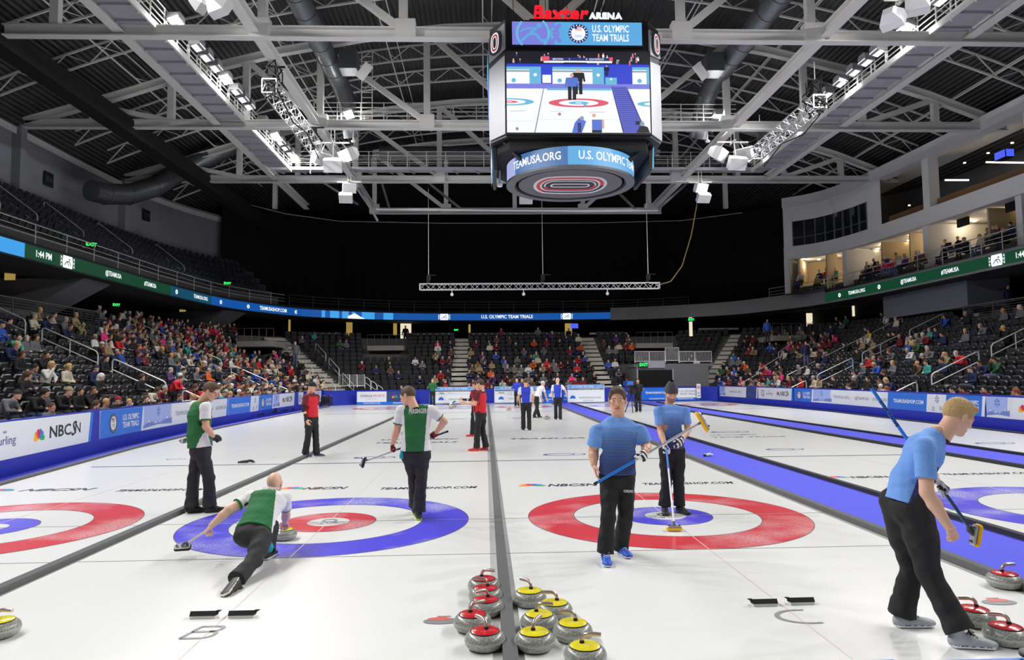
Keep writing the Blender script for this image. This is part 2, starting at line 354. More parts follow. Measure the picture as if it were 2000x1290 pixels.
def art(b, kind, x0, x1, z0, z1, M, sl=.0):
    """print one panel between x0..x1 (metres along the board)"""
    W = x1-x0; H = z1-z0; cx = (x0+x1)/2; cz = (z0+z1)/2
    s = .12 if sl else 0
    def bg(mi): put_poly(b, [(x0, z0), (x1, z0), (x1, z1), (x0, z1)], M, mi, .002)
    if kind == 'nbc':
        bg(W_); peacock(b, x0+W*.24, cz-H*.14, H*.36, M, PE_); T = M @ Matrix.Translation((x0+W*.58, cz+.02*H, 0))
        put_text(b, 'NBC', T @ Matrix.Translation((-W*.06, 0, 0)), H*.5, .02, fit=W*.30, mi=K_, off=.006)
        put_text(b, 'S', T @ Matrix.Translation((W*.125, 0, 0)), H*.66, .012, shear=.3, mi=K_, off=.007, fit=W*.085); put_text(b, 'N', T @ Matrix.Translation((W*.2, 0, 0)), H*.48, .012, fit=W*.085, mi=K_, off=.006)
    elif kind == 'usa':
        bg(B_); emblem(b, x0+W*.27, cz, H*.36, M, K_, W_)
        for t, dz in (('U.S. OLYMPIC', .15), ('TEAM TRIALS', -.14)): put_text(b, t, M @ Matrix.Translation((x0+W*.68, cz+dz*H, 0)), H*.3, .03, fit=W*.4, mi=W_, off=.006)
    elif kind == 'usaw':
        bg(W_); emblem(b, x0+W*.14, cz, H*.33, M, K_, W_)
        for t, dz in (('U.S. OLYMPIC', .15), ('TEAM TRIALS', -.14)): put_text(b, t, M @ Matrix.Translation((x0+W*.6, cz+dz*H, 0)), H*.27, .0, fit=W*.6, mi=G_, off=.006)
    elif kind == 'mtn':
        bg(L_); pts = [(0, 0), (0, .16), (.12, .3), (.2, .42), (.3, .28), (.42, .36), (.55, .2), (.68, .3), (.82, .48), (.92, .34), (1, .4), (1, 0)]
        put_poly(b, [(x0+x*W, z0+z*H) for x, z in pts], M, MT_, .004)
        for px, pz in ((.2, .42), (.82, .48), (.42, .36)): put_poly(b, [(x0+(px-.1)*W, z0+(pz-.16)*H), (x0+(px-.02)*W, z0+(pz-.1)*H), (x0+(px+.05)*W, z0+(pz-.15)*H), (x0+px*W, z0+pz*H)], M, W_, .005)
        put_poly(b, [(x0, z0), (x1, z0), (x1, z0+.1*H), (x0+.5*W, z0+.16*H), (x0, z0+.08*H)], M, W_, .005)
        flake(b, cx, z0+.72*H, H*.2, M, B_)
    elif kind == 'at':
        bg(W_)
        for t, fx, wd in (('TEAMUSA.ORG', .2, .3), ('@TEAMUSA', .57, .24), ('#TEAMUSA', .86, .22)): put_text(b, t, M @ Matrix.Translation((x0+W*fx, cz, 0)), H*.28, .0, fit=W*wd, mi=G_, off=.006)
    elif kind == 'shop': bg(B_); put_text(b, 'TEAMUSASHOP.COM', M @ Matrix.Translation((cx, cz, 0)), H*.3, .03, fit=W*.78, mi=W_, off=.006)
    elif kind == 'org': bg(W_); put_text(b, 'TEAMUSA.ORG', M @ Matrix.Translation((cx, cz, 0)), H*.26, .0, fit=W*.6, mi=G_, off=.006)
    elif kind == 'flk':
        bg(W_)
        for fx, fz, r in ((.55, .72, .2), (.3, .2, .14), (.75, .25, .12)): flake(b, x0+W*fx, z0+fz*H, H*r, M, G_)
    elif kind == 'nflk':
        bg(N_)
        for fx, fz, r in ((.3, .3, .17), (.75, .75, .17), (.6, .25, .12)): flake(b, x0+W*fx, z0+fz*H, H*r, M, B_)
    elif kind == 'curl':
        bg(W_); put_ring(b, x0+W*.3, cz, H*.22, H*.3, M, P_, a0=.5, a1=5.9); put_ring(b, x0+W*.34, cz, H*.1, H*.15, M, P_)
        put_text(b, 'curling', M @ Matrix.Translation((x0+W*.72, cz, 0)), H*.34, .0, fit=W*.42, mi=P_, off=.006); put_text(b, 'usa', M @ Matrix.Translation((x0+W*.7, cz+.25*H, 0)), H*.14, .0, mi=P_, off=.006)
    elif kind == 'curln': bg(N_); put_text(b, 'NBC', M @ Matrix.Translation((cx+.1*W, cz, 0)), H*.4, .02, mi=W_, off=.006); peacock(b, x0+W*.28, cz-.1*H, H*.3, M, PE_)
    elif kind == 'omaha':
        bg(W_); put_text(b, 'OMAHA', M @ Matrix.Translation((x0+W*.32, cz+.06*H, 0)), H*.34, .0, fit=W*.42, mi=K_, off=.006); put_text(b, 'SPORTS', M @ Matrix.Translation((x0+W*.74, cz+.06*H, 0)), H*.34, .0, fit=W*.38, mi=R_, off=.006)
        put_text(b, 'COMMISSION', M @ Matrix.Translation((cx, cz-.22*H, 0)), H*.12, .0, mi=G_, off=.006, spacing=1.5)
    if s:   # slanted stripe joins to the next sign
        put_poly(b, [(x1-.16, z0), (x1, z0), (x1+.12, z1), (x1-.04, z1)], M, B_ if kind in ('nbc', 'at', 'omaha') else W_, .0035)
NAME = dict(nbc='white panel with coloured peacock and black lettering', usa='blue panel reading U.S. OLYMPIC TEAM TRIALS', usaw='white panel reading U.S. OLYMPIC TEAM TRIALS', mtn='pale panel printed with snowy mountains', at='white panel reading TEAMUSA.ORG @TEAMUSA #TEAMUSA', shop='blue panel reading TEAMUSASHOP.COM', org='white panel reading TEAMUSA.ORG',
    flk='white panel with grey snowflakes', nflk='navy panel with blue snowflakes', curl='white panel with purple curling logo', curln='navy panel with small peacock', omaha='white panel reading OMAHASPORTS')
def panels(A, B, seq, z0, z1, where, sgn=1, push=.0):
    """seq of (kind, t0, t1); A->B reading direction left to right"""
    A = Vector(A+(0,)); B = Vector(B+(0,)); d = (B-A); L = d.length
    for kind, a, c in seq:
        M = frame(A, d)                      # x along, y up, z = x cross up
        b = MB(); art(b, kind, a, c, z0, z1, M @ Matrix.Translation((0, 0, .03+push)), sl=1)
        back = MB(); back.prism([(a, z0), (c, z0), (c, z1), (a, z1)], 0, .03+push, M)
        o = back.build('advertising_panel', m_sign_w); b.build('panel_print', SM, o)
        tag(o, NAME[kind]+', '+where, 'advertising panel')
def along(pts, frm, to, seq, where):
    pass
# left boards: inward normal is +x ; reading direction for viewer inside = increasing y
def left_panel(kind, u0, u1, where):
    """panel between two image columns on the left boards"""
    def pos(u):
        best = None
        for (x0, y0), (x1, y1) in zip(LB, LB[1:]):
            for k in range(101):
                t = k/100; x = x0+(x1-x0)*t; y = y0+(y1-y0)*t
                V = np.array([x, y, .6-CH]); w_ = V @ _F
                if w_ < .5: continue
                uu = 1000+CF*(V @ _R2)/w_
                if best is None or abs(uu-u) < best[0]: best = (abs(uu-u), x, y)
        return best[1], best[2]
    a = pos(u0); c = pos(u1); L = math.hypot(c[0]-a[0], c[1]-a[1])
    panels(a, c, [(kind, 0, L)], .36, 1.09, where)
for k, u0, u1, wh in [('curl', -70, 34, 'at the left end of the left boards'), ('nbc', 34, 175, 'nearest on the left boards'), ('usa', 193, 277, 'left of the green-vested standing man'), ('mtn', 277, 334, 'just left of the green-vested standing man'),
    ('at', 334, 443, 'on the left boards behind the green-vested standing man'), ('shop', 445, 489, 'on the left boards'), ('flk', 489, 503, 'on the left boards'), ('usa', 504, 532, 'far along the left boards'), ('mtn', 532, 545, 'far along the left boards'),
    ('nbc', 545, 575, 'left boards, left of the black cap man'), ('curl', 582, 590, 'left boards, behind the black cap man'), ('flk', 615, 626, 'left boards, right of the black cap man'),
    ('org', 633, 652, 'near the far end of the left boards'), ('shop', 655, 672, 'at the far end of the left boards')]:
    left_panel(k, u0, u1, wh)
def right_panel(kind, u0, u1, where):
    def pos(u):
        best = None
        for (x0, y0), (x1, y1) in zip(RB, RB[1:]):
            for k in range(101):
                t = k/100; x = x0+(x1-x0)*t; y = y0+(y1-y0)*t
                V = np.array([x, y, .6-CH]); w_ = V @ _F; uu = 1000+CF*(V @ _R2)/w_
                if best is None or abs(uu-u) < best[0]: best = (abs(uu-u), x, y)
        return best[1], best[2]
    a = pos(u0); c = pos(u1); L = math.hypot(c[0]-a[0], c[1]-a[1])
    panels(a, c, [(kind, 0, L)], .38, 1.06, where)
for k, u0, u1, wh in [('mtn', 1406, 1418, 'at the far end of the right boards'), ('org', 1418, 1458, 'far along the right boards'), ('nflk', 1460, 1480, 'on the right boards'), ('curl', 1482, 1512, 'on the right boards'), ('nbc', 1512, 1549, 'on the right boards'),
    ('usa', 1552, 1588, 'right boards, left of the blue broom'), ('mtn', 1588, 1626, 'right boards, left of the blue broom'), ('at', 1626, 1738, 'on the right boards behind the blue broom shaft'),
    ('shop', 1740, 1815, 'on the right boards left of the blond player'), ('flk', 1815, 1848, 'on the right boards left of the blond player'), ('usa', 1850, 1925, 'right boards, behind the blond player'), ('mtn', 1928, 1974, 'right boards, right of the blond player'), ('nbc', 1974, 2100, 'right boards, at the frame edge')]:
    right_panel(k, u0, u1, wh)
# far wall signs: free standing boards in front of the blue back wall
def far_sign(kind, u0, u1, vb, vt, Y, where, strip=True):
    p0 = at(u0, vb, y=Y); p1 = at(u1, vt, y=Y); M = frame((p0.x, Y, 0), (1, 0, 0)); W = p1.x-p0.x; z0 = max(.03, p0.z); z1 = p1.z
    o = MB().prism([(0, z0), (W, z0), (W, z1), (0, z1)], -.05, 0, M).build('advertising_panel', m_sign_w); b = MB()
    zz = z0+(z1-z0)*.2
    art(b, kind, 0, W, zz if strip else z0, z1, M @ Matrix.Translation((0, 0, .001)))
    if strip:
        put_poly(b, [(0, z0), (W, z0), (W, zz), (0, zz)], M, B_, .004)
        put_text(b, 'TEAMUSASHOP.COM', M @ Matrix.Translation((W*.5, (z0+zz)/2, 0)), (zz-z0)*.7, .02, mi=W_, off=.006)
    b.build('panel_print', SM, o); tag(o, NAME[kind]+', '+where, 'advertising panel')
far_sign('omaha', 697, 755, 791, 765, 50.2, 'in the far left corner of the ice'); far_sign('curln', 755, 812, 791, 765, 50.2, 'behind the head of the green-vested walking man')
far_sign('shop', 1254, 1311, 782, 758, 49.6, 'between the cameraman and the knit-hatted player'); far_sign('usaw', 1311, 1366, 782, 758, 49.6, 'right of the grey knit hat')
# scoreboards standing at the far end
m_alu = mat('brushed_metal', (170, 172, 176), .35, .8)
def scoreboard(u0, u1, vb, vt, Y, label, names, kids=True):
    p0 = at(u0, vb, y=Y); p1 = at(u1, vt, y=Y); W = p1.x-p0.x; z1 = p1.z; M = frame((p0.x, Y, 0), (1, 0, 0))
    r = empty('score_panel', (0, 0, 0), label=label, cat='scoreboard')
    MB().prism([(0, .1), (W, .1), (W, z1), (0, z1)], -.06, 0, M).build('panel', m_sign_w, r)
    fr = MB(); 
    for a, c in (((0, .0), (0, z1)), ((W, 0), (W, z1)), ((0, z1), (W, z1)), ((0, .1), (W, .1))): fr.bar(M @ Vector((a[0], a[1], -.03)), M @ Vector((c[0], c[1], -.03)), .05)
    fr.build('frame', m_alu, r)
    b = MB(); put_poly(b, [(.03, z1*.84), (W-.03, z1*.84), (W-.03, z1*.985), (.03, z1*.985)], M, LT_, .003)
    put_text(b, 'U.S. OLYMPIC TEAM TRIALS', M @ Matrix.Translation((W*.42, z1*.91, 0)), z1*.13, .02, fit=W*.6, mi=W_, off=.006); put_text(b, 'CURLING', M @ Matrix.Translation((W*.86, z1*.91, 0)), z1*.11, .0, fit=W*.16, mi=W_, off=.006)
    put_poly(b, [(.03, z1*.74), (W-.03, z1*.74), (W-.03, z1*.82), (.03, z1*.82)], M, G_, .003)
    for k in range(11): put_text(b, str(k+1), M @ Matrix.Translation((W*(.3+.055*k), z1*.78, 0)), z1*.08, .02, mi=W_, off=.006)
    for k, nm in enumerate(names):
        if nm: put_text(b, nm, M @ Matrix.Translation((W*.15, z1*(.66-.13*k), 0)), z1*.12, .02, mi=K_, off=.006); put_line(b, [(.04, z1*(.60-.13*k)), (W-.04, z1*(.60-.13*k))], .012, M, G_, .004)
        for q in range(3): put_text(b, str((k+q*2) % 3), M @ Matrix.Translation((W*(.3+.055*q), z1*(.66-.13*k), 0)), z1*.1, .02, mi=K_, off=.006)
    put_ring(b, W*.14, z1*.26, z1*.04, z1*.16, M, B_, a0=0, a1=math.pi); flake(b, W*.14, z1*.36, z1*.1, M, B_); put_text(b, 'TEAMUSASHOP.COM', M @ Matrix.Translation((W*.6, z1*.3, 0)), z1*.13, .0, fit=W*.6, mi=G_, off=.006)
    put_text(b, 'TEAMUSA.ORG', M @ Matrix.Translation((W*.55, z1*.16, 0)), z1*.08, .0, fit=W*.3, mi=G_, off=.006)
    b.build('panel_print', SM, r); return r
scoreboard(849, 938, 791, 756, 49.0, 'white scoreboard panel left of the men in red', ['Clark'])
scoreboard(966, 1058, 790, 755, 49.0, 'white scoreboard panel behind the two men in blue and black', ['Brown', ''])
scoreboard(1109, 1180, 787, 752, 48.6, 'white scoreboard panel left of the television camera', [])
for u0, u1, vt, lab in ((1060, 1090, 763, 'small blue sign with a white emblem between the men in blue vests'), (1100, 1108, 765, 'narrow blue sign right of the bald man in the blue vest'), (838, 848, 768, 'narrow blue sign left of the first scoreboard panel')):
    p0 = at(u0, 790, y=49.4); p1 = at(u1, vt, y=49.4); M = frame((p0.x, 49.4, 0), (1, 0, 0)); W = p1.x-p0.x
    o = MB().prism([(0, .02), (W, .02), (W, p1.z), (0, p1.z)], -.05, 0, M).build('floor_sign', m_sign_b); b = MB(); put_ring(b, W/2, p1.z*.62, 0, min(W, .5)*.25, M, W_, .003); put_text(b, 'TEAM USA', M @ Matrix.Translation((W/2, p1.z*.3, 0)), p1.z*.14, .02, fit=W*.7, mi=W_, off=.004)
    b.build('panel_print', SM, o); tag(o, lab, 'sign')
p = at(1364, 770, y=49.5); M = frame((p.x-.14, 49.4, 0), (1, 0, 0)); o = MB().prism([(0, .25), (.28, .25), (.28, 1.25), (0, 1.25)], -.05, 0, M).build('hanging_sign', m_sign_w)
b = MB(); put_ring(b, .14, 1.0, .05, .1, M, R_, .004); put_text(b, 'P&G', M @ Matrix.Translation((.14, .6, 0)), .14, .02, fit=.22, mi=R_, off=.004); put_text(b, 'DR', M @ Matrix.Translation((.14, .4, 0)), .14, .02, mi=K_, off=.004); b.build('panel_print', SM, o)
tag(o, 'narrow white upright sign at the right end of the far boards', 'sign')
# low blue banners at the very bottom right of the frame
for u0, u1, v, lab in ((1640, 1741, 1286, 'low blue banner edge at the bottom of the frame'), (1811, 1991, 1283, 'low blue banner edge in front of the blond player')):
    p0 = at(u0, v, z=.22); p1 = at(u1, v, z=.22); Yb = min(p0.y, p1.y)-.02; b = MB(); b.box(((p0.x+p1.x)/2, Yb-.25, .21), (p1.x-p0.x, .5, .02)); b.box(((p0.x+p1.x)/2, Yb-.02, .1), (p1.x-p0.x-.02, .03, .2))
    o = b.build('low_banner', m_sign_b); tag(o, lab, 'banner')
# ============================================================ BOWL
m_conc = mat('concrete', (112, 110, 108), .85, var=.18, vscale=3, bump=.15, bscale=25); m_concd = mat('concrete_dark', (92, 91, 90), .9, var=.2, vscale=2)
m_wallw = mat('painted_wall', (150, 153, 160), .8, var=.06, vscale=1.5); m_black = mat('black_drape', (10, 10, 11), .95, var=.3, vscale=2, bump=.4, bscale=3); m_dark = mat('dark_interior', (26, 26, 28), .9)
m_rail = mat('steel_rail', (222, 223, 224), .4, .25); m_steel = mat('painted_steel', (226, 225, 222), .55, var=.05, vscale=2); m_warm = mat('warm_wall', (196, 176, 142), .8)
XL, XR, YF, CRAD, YC = -11.4, 17.9, 52.2, 5.0, 47.2
NROW, DEP, RISE, Z0 = 14, .84, .385, .10
def bowl(s, off):
    """point and outward normal at path length s (measured on the front line) and offset off; s=0 at left y=0"""
    a1 = YC; a2 = a1+CRAD*math.pi/2; a3 = a2+(XR-XL-2*CRAD); a4 = a3+CRAD*math.pi/2
    if s < a1: return (XL-off, s), (-1, 0)
    if s < a2:
        t = (s-a1)/CRAD; return (XL+CRAD-(CRAD+off)*math.cos(t), YC+(CRAD+off)*math.sin(t)), (-math.cos(t), math.sin(t))
    if s < a3: return (XL+CRAD+(s-a2), YF+off), (0, 1)
    if s < a4:
        t = (s-a3)/CRAD; return (XR-CRAD+(CRAD+off)*math.sin(t), YC+(CRAD+off)*math.cos(t)), (math.sin(t), math.cos(t))
    return (XR+off, YC-(s-a4)), (1, 0)
S1, S2, S3, S4 = YC, YC+CRAD*math.pi/2, YC+CRAD*math.pi/2+19.3, YC+CRAD*math.pi+19.3
SEND = S4+YC
def rowz(r): return Z0+RISE*r
# terraced concrete
def path_samples(s0, s1, n_arc=10):
    out = [s0]
    for a in (S1, S2, S3, S4):
        pass
    s = s0
    cuts = sorted([x for x in [S1+i*(S2-S1)/n_arc for i in range(n_arc+1)]+[S3+i*(S4-S3)/n_arc for i in range(n_arc+1)] if s0 < x < s1])
    return [s0]+cuts+[s1]
def sweep(prof, s0, s1, fn=bowl, na=10, closed=False):
    b = MB(); ss = path_samples(s0, s1, na) if fn is bowl else None
    vs = []; m = len(prof)
    for s in ss:
        for off, z in prof:
            (x, y), _ = fn(s, off); vs.append((x, y, z))
    fs = []
    for i in range(len(ss)-1):
        for k in range(m-1): fs.append((i*m+k, (i+1)*m+k, (i+1)*m+k+1, i*m+k+1))
    b.add(vs, fs); return b
prof = [(-.02, 0), (-.02, rowz(0))]
for r in range(NROW): prof += [((r+1)*DEP, rowz(r)), ((r+1)*DEP, rowz(r+1))]
prof += [(NROW*DEP+6, rowz(NROW))]
tag(sweep(prof, 2, SEND-2).build('floor_terrace', m_concd), kind='structure')
# aisles: path position of each aisle (stairs)
AISLES = [15.0, 29.2, 42.6, S1+(S2-S1)*.52, S2+4.3, S3-3.6, S3+(S4-S3)*.38, S4+6.6, S4+17.2, S4+30]
AW = [.55, .55, .55, .0, .75, .7, .0, .55, .55, .55]
def aisle_half(i, off):
    if i == 3: return None
    return AW[i]
def in_aisle(s, off):
    for i, a in enumerate(AISLES):
        if i in (3, 6):
            k = (CRAD+off)/CRAD; half = (1.0 if i == 3 else .8)/k
        elif S1 < a < S2 or S3 < a < S4: half = .6
        else: half = AW[i]
        if abs(s-a) < half: return True
    return False
m_step = mat('stair_concrete', (196, 192, 182), .85, var=.15, vscale=4)
def stairs(i, label, wd, r0=0, r1=NROW):
    b = MB(); s = AISLES[i]
    for r in range(r0, r1):
        for h in range(2):
            off = r*DEP+h*DEP/2+DEP/4; (x, y), n = bowl(s, off); z = rowz(r)+(h*.5)*RISE
            a = math.atan2(n[1], n[0]); R = Matrix.Rotation(a, 3, 'Z')
            b.box((x, y, z/2+.02+.1), (DEP/2, wd, max(.1, z+.06)), R) if r == 0 else b.box((x, y, z-.08), (DEP/2, wd, .3), R)
    return tag(b.build('stair_flight', m_step), label, 'stairs')
stairs(1, 'concrete steps between seat blocks in the middle of the left stand', 1.0); stairs(2, 'concrete steps between seat blocks towards the far end of the left stand', 1.0)
stairs(3, 'broad concrete steps in the far left corner of the stands', 1.9); stairs(4, 'pale concrete steps in the far stand, left of centre', 1.45)
stairs(5, 'pale concrete steps in the far stand behind the television camera', 1.3); stairs(6, 'concrete steps in the far right corner of the stands', .9, 3)
stairs(7, 'concrete steps in the middle of the right stand', 1.0); stairs(8, 'concrete steps near the front of the right stand', 1.0)
# ---------------- handrails (each a thing with top rail, lower rail, posts)
def rail_obj(pts, label, hgt=.92, rad=.028, low=True, posts=None, group=None, mid=1, zoff=0):
    """pts: floor points; loops down at both ends"""
    pts = [Vector(p)+Vector((0, 0, zoff)) for p in pts]; up = Vector((0, 0, hgt)); r = empty('handrail', pts[0], label=label, cat='handrail', group=group); o = pts[0]
    a, c = pts[0], pts[-1]; d = (c-a).normalized()
    top = [a-o, a+up*.86-o, a+up*.97+d*.05-o, a+up+d*.14-o]+[p+up-o for p in pts[1:-1]]+[c+up-d*.14-o, c+up*.97-d*.05-o, c+up*.86-o, c-o]
    MB().tube(top, rad, 6).build('top_rail', m_rail, r, smooth=True)
    if low:
        MB().tube([a+up*.5-o, c+up*.5-o], rad*.85, 6).build('lower_rail', m_rail, r, smooth=True)
    for k in range(1, mid+1):
        p = a.lerp(c, k/(mid+1))
        MB().tube([p-o, p+up-o], rad*.85, 6).build('post', m_rail, r, smooth=True)
    return r
def aisle_rail(s, r0, r1, label, group='handrails on the stand steps'):
    pts = []
    for r in (r0, r1):
        (x, y), n = bowl(s, r*DEP); pts.append((x, y, rowz(int(r))+.02+(r-int(r))*RISE))
    return rail_obj(pts, label, mid=0 if r1-r0 < 2.6 else 1, group=group)
WHERE = {1: 'middle aisle of the left stand', 2: 'far aisle of the left stand', 7: 'middle aisle of the right stand', 8: 'near aisle of the right stand', 0: 'near aisle of the left stand', 9: 'nearest aisle of the right stand'}
for i in (1, 2, 7, 8):
    for (r0, r1), pos in zip(((-.0, 1.2), (2.0, 4.6), (5.3, 8.0), (8.8, 11.4)), ('lowest, beside the front row', 'second from the bottom', 'third from the bottom', 'topmost')):
        aisle_rail(AISLES[i]+(0 if i < 5 else 0), r0, r1, 'looped steel handrail in the %s, %s' % (WHERE[i], pos))
for (r0, r1), pos in zip(((1, 3.4), (4.2, 6.6), (7.4, 10)), ('lowest', 'middle', 'topmost')):
    aisle_rail(AISLES[3]-.55, r0, r1, 'looped steel handrail on the far left corner steps, left side, %s' % pos); aisle_rail(AISLES[3]+.75, r0, r1, 'looped steel handrail on the far left corner steps, right side, %s' % pos)
def world_rail(pts, label, mid=2, low=True, hgt=.92): return rail_obj(pts, label, hgt, mid=mid, low=low)
(x0, y0), _ = bowl(S4+1.2, 2.2); (x1, y1), _ = bowl(S4+.9, 10.5)
world_rail([(x0, y0, rowz(2)), (x1, y1, rowz(12))], 'very long double steel handrail climbing the far part of the right stand', mid=5)
for i, (sa, r0, r1) in enumerate(((S4-1.6, .4, 2.6), (S4-2.0, 3, 5.6), (S4-2.4, 6.5, 9))): aisle_rail(sa, r0, r1, 'looped steel handrail in the far right corner, %s' % ('lowest', 'middle', 'topmost')[i])
def barrier(u0, u1, vb, Y, hgt, label, n=8, dz=0):
    """guard railing with vertical bars between two picture columns at depth Y"""
    a = at(u0, vb, y=Y); c = at(u1, vb, y=Y); a.z = c.z = (a.z+c.z)/2; r = empty('guard_railing', a, label=label, cat='railing'); c = c-a; a = Vector((0, 0, 0)); up = Vector((0, 0, hgt))
    MB().tube([a, a+up, c+up, c], .028, 6).build('top_rail', m_rail, r, smooth=True); MB().tube([a+up*.12, c+up*.12], .02, 6).build('lower_rail', m_rail, r, smooth=True)
    b = MB()
    for k in range(1, n): p = a.lerp(c, k/n); b.tube([p+up*.12, p+up], .011, 5)
    b.build('bars', m_rail, r)
# far left corner: low barriers at the foot of the corner steps
for k, (u0, u1, lab) in enumerate(((662, 682, 'leftmost'), (683, 697, 'middle'), (698, 712, 'rightmost'))): barrier(u0, u1, 757, 51.6, .92, 'grey barred gate at the foot of the far left corner steps, %s of three' % lab, 6)
p0 = at(714, 757, y=51.6); p1 = at(748, 757, y=51.6)
for k in range(3):
    a = at(713+12*k, 736+8*k, y=51.7); c = at(724+12*k, 744+8*k, y=51.7); a.z -= .9; c.z -= .9
    world_rail([a, c], 'short sloping steel rail right of the barred gates in the far left corner, %s' % ('upper', 'middle', 'lower')[k], mid=0)
# far right vomitory with door, platform and railings
vx0 = at(1243, 755, y=52.1).x; vx1 = at(1328, 755, y=52.1).x; ztop = at(1280, 712, y=52.1).z
b = MB(); b.box(((vx0+vx1+2.2)/2, 54.2, ztop/2), (vx1-vx0+2.2, 4.2, ztop)); tag(b.build('wall_tunnel', mat('tunnel_wall', (104, 104, 106), .85, var=.08)), kind='structure')
dx0 = at(1247, 755, y=52.0).x; dx1 = at(1314, 755, y=52.0).x; dz = at(1280, 723, y=52.0).z
d = empty('door_1', ((dx0+dx1)/2, 52.08, 0), kind='structure'); wd = (dx1-dx0)/2
for s in (-1, 1):
    MB().box((s*wd/2, -.03, dz/2), (wd-.03, .05, dz)).build('door_leaf', m_black, d)
    MB().box((s*(wd+.05), -.03, dz/2), (.1, .08, dz+.1)).build('door_frame', m_wallw, d)
b = MB(); b.box(((vx0+vx1)/2-.3, 52.05, dz+.42), (vx1-vx0-1.6, .08, .55)); tag(b.build('trim_1', m_wallw), kind='structure')
m_exit = mat('exit_green', (40, 230, 90), .5, emit=2.2)
def exit_sign(p, label, ry=0, s=1.):
    o = MB().box((0, 0, 0), (.42*s, .06, .24*s)).build('exit_sign', m_dark, loc=p); o.rotation_euler.z = ry; b = MB(); put_text(b, 'EXIT', Matrix(((1, 0, 0, 0), (0, 0, -1, -.031), (0, 1, 0, 0), (0, 0, 0, 1))), .2*s, .03, off=.002); b.build('lettering', m_exit, o); return tag(o, label, 'exit sign')
exit_sign(at(1257, 713, y=51.95), 'small green exit sign above the dark double door at the far right', s=1.6)
for k, (u0, u1, lab) in enumerate(((1240, 1268, 'first from the left'), (1269, 1299, 'second from the left'), (1300, 1326, 'third from the left, raised'), (1327, 1357, 'fourth from the left'), (1358, 1390, 'rightmost'))):
    barrier(u0, u1, 709 if k != 2 else 708, 52.3, .85 if k != 2 else 1.1, 'grey barred railing on the platform above the dark double door, %s' % lab, 12)
b = MB(); a = at(1238, 711, y=52.3); c = at(1392, 709, y=52.3); b.box(((a.x+c.x)/2, 53.4, a.z-.14), (c.x-a.x, 2.4, .22)); tag(b.build('floor_platform', m_conc), kind='structure')
# wheelchair platforms in the far stand
def platform(u0, u1, v, Y, dep, label, zf=None, rail=.95):
    a = at(u0, v, y=Y); c = at(u1, v, y=Y); r = empty('viewing_platform', (a.x, Y, a.z), label=label, cat='platform'); W = c.x-a.x
    MB().box((W/2, dep/2, -.2), (W, dep, .42)).build('slab', mat('platform_concrete', (150, 146, 142), .85, var=.1), r)
    g = MB()
    g.tube([(0, .05, 0), (0, .05, rail), (W, .05, rail), (W, .05, 0)], .025, 6)
    for k in range(1, 5): g.tube([(W*k/5, .05, 0), (W*k/5, .05, rail)], .02, 6)
    g.build('railing', mat('dull_rail', (110, 111, 114), .5, .5), r); return r
platform(717, 788, 676, 60.0, 4, 'raised concrete viewing platform with railing in the far stand, left of the pale steps'); platform(1243, 1314, 671, 59.5, 4, 'raised concrete viewing platform with railing above the barred railings at the far right')
platform(462, 534, 667, 52.5, 4, 'raised concrete viewing platform with railing at the far end of the left stand')
platform(1510, 1602, 656, 54, 5, 'raised concrete viewing platform with railing at the far end of the right stand')
for x, sg, lab in ((-21.2, -1, 'left'), (27.6, 1, 'right')):
    r = empty('viewing_platform', (x, 20, 4.55), label='long raised platform with slatted railing above the near part of the %s stand' % lab, cat='platform')
    MB().box((sg*1.6, 9.6, -.22), (3.2, 19.2, .62)).build('slab', m_wallw, r)
    g = MB()
    for z in [.12+.13*k for k in range(8)]: g.bar((0, 0, z), (0, 19.1, z), .02)
    g.bar((0, 0, 1.12), (0, 19.1, 1.12), .06)
    g.build('rails', mat('dull_rail', (110, 111, 114), .5, .5), r)
    for k in range(9): MB().bar((0, .2+2.36*k, 0), (0, .2+2.36*k, 1.12), .05).build('post', mat('dull_rail', (110, 111, 114), .5, .5), r)
# ---------------- ribbon board, fascia, soffit
HALF = [(-20.6, 4), (-20.6, 45), (-20.0, 53), (-18.1, 58.5), (-15, 63), (-7.2, 66.9), (3.2, 67.9)]
def smooth_path(P, n=6):
    out = []
    for i in range(len(P)-1):
        p0 = P[max(i-1, 0)]; p1 = P[i]; p2 = P[i+1]; p3 = P[min(i+2, len(P)-1)]
        for k in range(n):
            t = k/n; q = []
            for c in (0, 1):
                q.append(.5*((2*p1[c])+(-p0[c]+p2[c])*t+(2*p0[c]-5*p1[c]+4*p2[c]-p3[c])*t*t+(-p0[c]+3*p1[c]-3*p2[c]+p3[c])*t**3))
            out.append(tuple(q))
    return out+[P[-1]]
_h = [(-20.6, 4), (-20.6, 20), (-20.6, 34)]+smooth_path(HALF[1:])
RIB = _h+[(6.4-x, y) for x, y in _h[::-1][1:]]
_rl = [0]
for a, c in zip(RIB, RIB[1:]): _rl.append(_rl[-1]+math.hypot(c[0]-a[0], c[1]-a[1]))
RLEN = _rl[-1]
